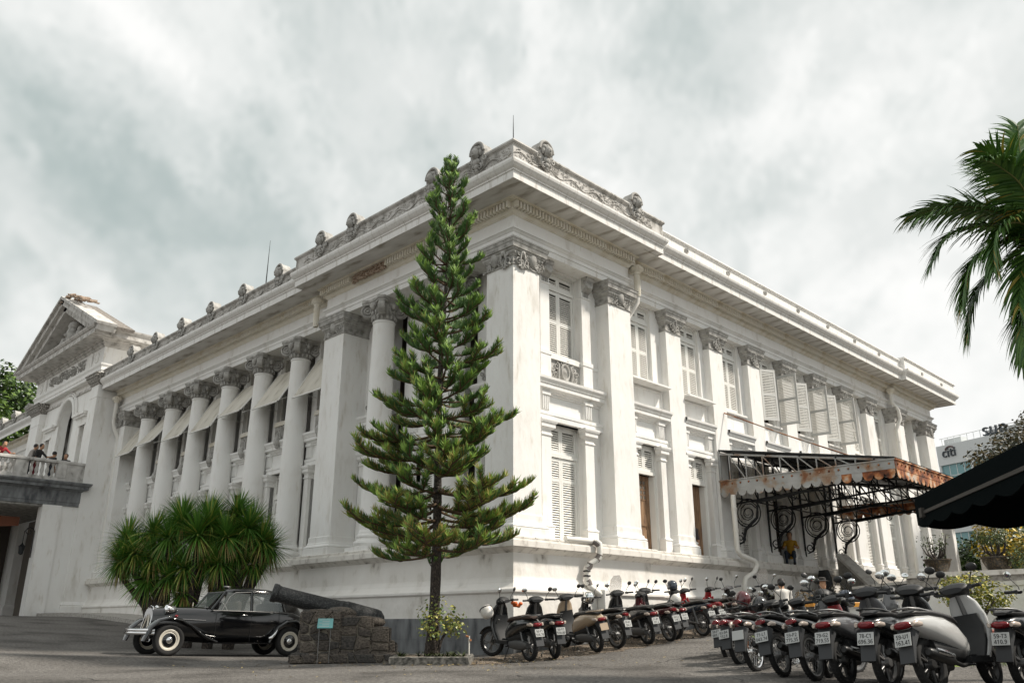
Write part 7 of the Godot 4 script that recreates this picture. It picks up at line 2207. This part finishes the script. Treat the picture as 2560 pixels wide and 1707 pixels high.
# ---- people ----
func sdf_mesh(bones: Array, cell: float, k: float) -> ArrayMesh:
	# bones: [a, b, ra, rb, colour]; surface nets over the smooth union of tapered capsules
	var lo := V(9, 9, 9); var hi := V(-9, -9, -9)
	for q in bones:
		var r := maxf(q[2], q[3]) + .05
		lo = lo.min((q[0] as Vector3).min(q[1]) - V(r, r, r)); hi = hi.max((q[0] as Vector3).max(q[1]) + V(r, r, r))
	var n := Vector3i(((hi - lo) / cell).ceil()) + Vector3i.ONE
	var f := PackedFloat32Array(); f.resize(n.x * n.y * n.z); f.fill(1.0)
	for q in bones:   # exponential union, only near each bone
		var a: Vector3 = q[0]; var d: Vector3 = q[1] - q[0]; var dd := maxf(d.length_squared(), 1e-6)
		var r := maxf(q[2], q[3]) + .06
		var l0 := Vector3i((((a.min(q[1]) - V(r, r, r)) - lo) / cell).floor()).clamp(Vector3i.ZERO, n - Vector3i.ONE)
		var h0 := Vector3i((((a.max(q[1]) + V(r, r, r)) - lo) / cell).ceil()).clamp(Vector3i.ZERO, n - Vector3i.ONE)
		for z in range(l0.z, h0.z + 1):
			for y in range(l0.y, h0.y + 1):
				for x in range(l0.x, h0.x + 1):
					var p := lo + V(x, y, z) * cell
					var t := clampf((p - a).dot(d) / dd, 0, 1)
					var s: float = p.distance_to(a + d * t) - lerpf(q[2], q[3], t)
					var i := x + n.x * (y + n.y * z)
					var o := f[i]
					var h := maxf(k - absf(o - s), 0.0) / k
					f[i] = minf(o, s) - h * h * k * .25
	var idx := {}; var vs := PackedVector3Array(); var cs := PackedColorArray()
	var st := [0, 1, n.x, n.x + 1, n.x * n.y, n.x * n.y + 1, n.x * n.y + n.x, n.x * n.y + n.x + 1]
	var off := [V(0, 0, 0), V(1, 0, 0), V(0, 1, 0), V(1, 1, 0), V(0, 0, 1), V(1, 0, 1), V(0, 1, 1), V(1, 1, 1)]
	var ed := [[0, 1], [2, 3], [4, 5], [6, 7], [0, 2], [1, 3], [4, 6], [5, 7], [0, 4], [1, 5], [2, 6], [3, 7]]
	for z in n.z - 1:
		for y in n.y - 1:
			for x in n.x - 1:
				var i := x + n.x * (y + n.y * z)
				var neg := 0
				for s in st: neg += 1 if f[i + s] < 0.0 else 0
				if neg == 0 or neg == 8: continue
				var sum := Vector3.ZERO; var cnt := 0
				for e in ed:
					var a := f[i + st[e[0]]]; var b := f[i + st[e[1]]]
					if (a < 0.0) != (b < 0.0):
						sum += (off[e[0]] as Vector3).lerp(off[e[1]], a / (a - b)); cnt += 1
				var p := lo + (V(x, y, z) + sum / cnt) * cell
				var best := 9.0; var col := Color.WHITE
				for q in bones:
					var a: Vector3 = q[0]; var d: Vector3 = q[1] - q[0]
					var t := clampf((p - a).dot(d) / maxf(d.length_squared(), 1e-6), 0, 1)
					var s: float = p.distance_to(a + d * t) - lerpf(q[2], q[3], t)
					if s < best:
						best = s; col = q[4]
				idx[i] = vs.size(); vs.append(p); cs.append(col)
	var B2 := SurfaceTool.new(); B2.begin(Mesh.PRIMITIVE_TRIANGLES)
	for i in vs.size():
		B2.set_color(cs[i]); B2.set_smooth_group(0); B2.add_vertex(vs[i])
	for z in range(1, n.z - 1):
		for y in range(1, n.y - 1):
			for x in range(1, n.x - 1):
				var i := x + n.x * (y + n.y * z)
				var s0 := f[i] < 0.0
				for ax in 3:
					var j: int = i + st[[1, 2, 4][ax]]
					if (f[j] < 0.0) == s0: continue
					var u: int = st[[2, 4, 1][ax]]; var w: int = st[[4, 1, 2][ax]]
					var q := [i - u - w, i - w, i, i - u]
					if not (idx.has(q[0]) and idx.has(q[1]) and idx.has(q[2]) and idx.has(q[3])): continue
					var r := [idx[q[0]], idx[q[1]], idx[q[2]], idx[q[3]]]
					if not s0: r.reverse()
					for m in [0, 2, 1, 0, 3, 2]: B2.add_index(r[m])
	B2.generate_normals()
	return B2.commit()

func person(label: String, xf: Transform3D, pose: Dictionary, shirt: Color, trousers: Color, hair: Color, skin := Color(.42, .24, .15)) -> Node3D:
	var N := thing("person", label, "person", xf)
	var hip: Vector3 = pose.get("hip", V(0, .92, 0)); var lean: Vector3 = pose.get("lean", V(0, 1, 0)).normalized()
	var ch := hip + lean * .42; var nk := hip + lean * .58; var hd: Vector3 = nk + (lean + pose.get("look", V(0, 0, .15))).normalized() * .13
	var bn := []
	bn.append([hip, hip + lean * .2, .13, .125, shirt]); bn.append([hip + lean * .2, ch, .125, .14, shirt]); bn.append([nk - lean * .02, hd, .052, .055, skin])
	bn.append([hd + V(0, -.05, .02), hd + V(0, .05, 0), .075, .095, skin]); bn.append([hd + V(0, -.02, .09), hd + V(0, -.03, .1), .016, .018, skin])
	for s in [-1, 1]:
		var sh := ch + V(.17 * s, .05, 0)
		var el: Vector3 = pose.get("elbow%d" % s, V(.05 * s, -.28, -.02)) + sh; var wr: Vector3 = pose.get("wrist%d" % s, V(-.01 * s, -.24, .07)) + el
		bn.append([ch + V(.08 * s, .05, 0), sh, .08, .065, shirt]); bn.append([sh, el, .058, .045, shirt]); bn.append([el, wr, .04, .028, skin]); bn.append([wr, wr + (wr - el).normalized() * .07, .03, .034, skin])
		var fd := (wr - el).normalized()
		for q in 4: bn.append([wr + fd * .09 + V(.016 * (q - 1.5), 0, .0), wr + fd * (.15 - .012 * absf(q - 1.3)) + V(.02 * (q - 1.5), -.01, .02), .011, .009, skin])
		bn.append([wr + fd * .04 - V(.03 * s, 0, -.01), wr + fd * .09 - V(.05 * s, 0, -.02), .012, .01, skin])
		var hp := hip + V(.085 * s, -.03, 0)
		var kn: Vector3 = pose.get("knee%d" % s, V(.02 * s, -.43, .03)) + hp; var an: Vector3 = pose.get("ankle%d" % s, V(0, -.41, -.03)) + kn
		bn.append([hp, kn, .09, .06, trousers]); bn.append([kn, an, .058, .042, trousers]); bn.append([an + V(0, -.02, -.02), an + V(0, -.035, .15), .042, .034, Color(.02, .018, .016)])
	part("body", sdf_mesh(bn, .022, .05), "figure", N)
	var b := B.new()
	b.t = Transform3D(Basis.IDENTITY, hd + V(0, .055, -.015))
	b.lathe([V2(.09, -.075), V2(.103, -.02), V2(.1, .03), V2(.075, .075), V2(.03, .095), V2(0, .097)], 14, 0, TAU, true)
	if pose.get("long", false): b.ball(V(0, -.12, -.05), V(.09, .14, .05), 8, 6)
	b.t = Transform3D.IDENTITY
	part("hair", b, mat("hair_%s" % N.name, [hair.r, hair.g, hair.b], .6), N)
	return N

func people() -> void:
	vmat("figure", .8)
	var blk := Color(.012, .01, .01); var jeans := Color(.03, .04, .06)
	var zs := -28.3
	person("person in a red top leaning over the balcony rail", at(V(-4.3, 7.07, zs - .62), .2), {"lean": V(.05, .75, .6), "elbow1": V(.16, -.22, .2), "wrist1": V(.0, -.02, .24), "elbow-1": V(-.16, -.22, .2), "wrist-1": V(0, -.02, .24), "hip": V(0, .95, -.25)}, Color(.32, .02, .03), blk, blk)
	person("person in a black and white top by the balcony rail", at(V(-2.75, 7.07, zs - .6), .7), {"lean": V(0, 1, .2), "elbow1": V(.12, -.22, .2), "wrist1": V(.02, .02, .22)}, Color(.02, .02, .022), Color(.2, .03, .04), blk)
	person("person with bowed dark head in the group on the balcony", at(V(-3.05, 7.07, zs - .75), 1.2), {"lean": V(0, 1, .3)}, Color(.3, .28, .26), jeans, blk)
	person("dark haired person low behind the balcony corner", at(V(-2.05, 6.87, zs - .9), 2.0), {"lean": V(0, 1, .2)}, Color(.03, .03, .035), jeans, blk)
	person("person mostly hidden behind the right end of the balcony rail", at(V(-1.4, 6.8, zs - .9), -.6), {}, Color(.05, .05, .05), jeans, blk)
	person("person in a yellow shirt sitting under the canopy", at(V(15.2, 2.71, -.55), -1.2), {"hip": V(0, .42, 0), "knee1": V(.05, .12, .4), "ankle1": V(0, -.4, .05), "knee-1": V(-.05, .12, .4), "ankle-1": V(0, -.4, .05), "elbow1": V(.1, -.2, .15), "wrist1": V(-.05, .0, .22), "elbow-1": V(-.1, -.2, .15), "wrist-1": V(.05, .0, .22)}, Color(.5, .28, .03), jeans, blk)
	person("dark haired person sitting in the brown doorway", at(V(8.9, 2.2, -.75), -.8), {}, Color(.06, .05, .05), jeans, blk)
	person("person in a white shirt seen from behind beyond the bikes", at(V(7.6, gy(7.6) - .42, 2.95), 2.4), {"lean": V(0, 1, .25)}, Color(.6, .58, .54), jeans, blk)
	var h := person("person in a dark dress and straw-brimmed hat behind the orange bench", at(V(7.3, gy(7.3) - .5, 4.2), -1.0), {"long": true}, Color(.03, .03, .03), Color(.03, .03, .03), blk)
	var b := B.new(); b.t = at(V(0, 1.72, .02)); b.lathe([V2(.17, -.01), V2(.175, 0), V2(.1, .02), V2(.095, .08), V2(.06, .1), V2(0, .1)], 16); part("hat", b, mat("hat_dark", [.03, .026, .024], .8), h)
	var J := thing("jacket", "dark jacket with red lining hung over the ledge beside the stair", "jacket", at(V(15.9, 2.55, .3)))
	b = B.new(); hull_up(b, [[0, -1.0, .1, .22], [.02, -.6, .12, .28], [0, -.2, .1, .26], [-.02, .05, .08, .18]], 2.2); part("cloth", b, "trim", J)
	b = B.new(); b.tube([V(.1, -.95, .1), V(.14, -.5, .14), V(.08, .0, .1)], .04, 6); part("lining", b, "maroon_paint", J)
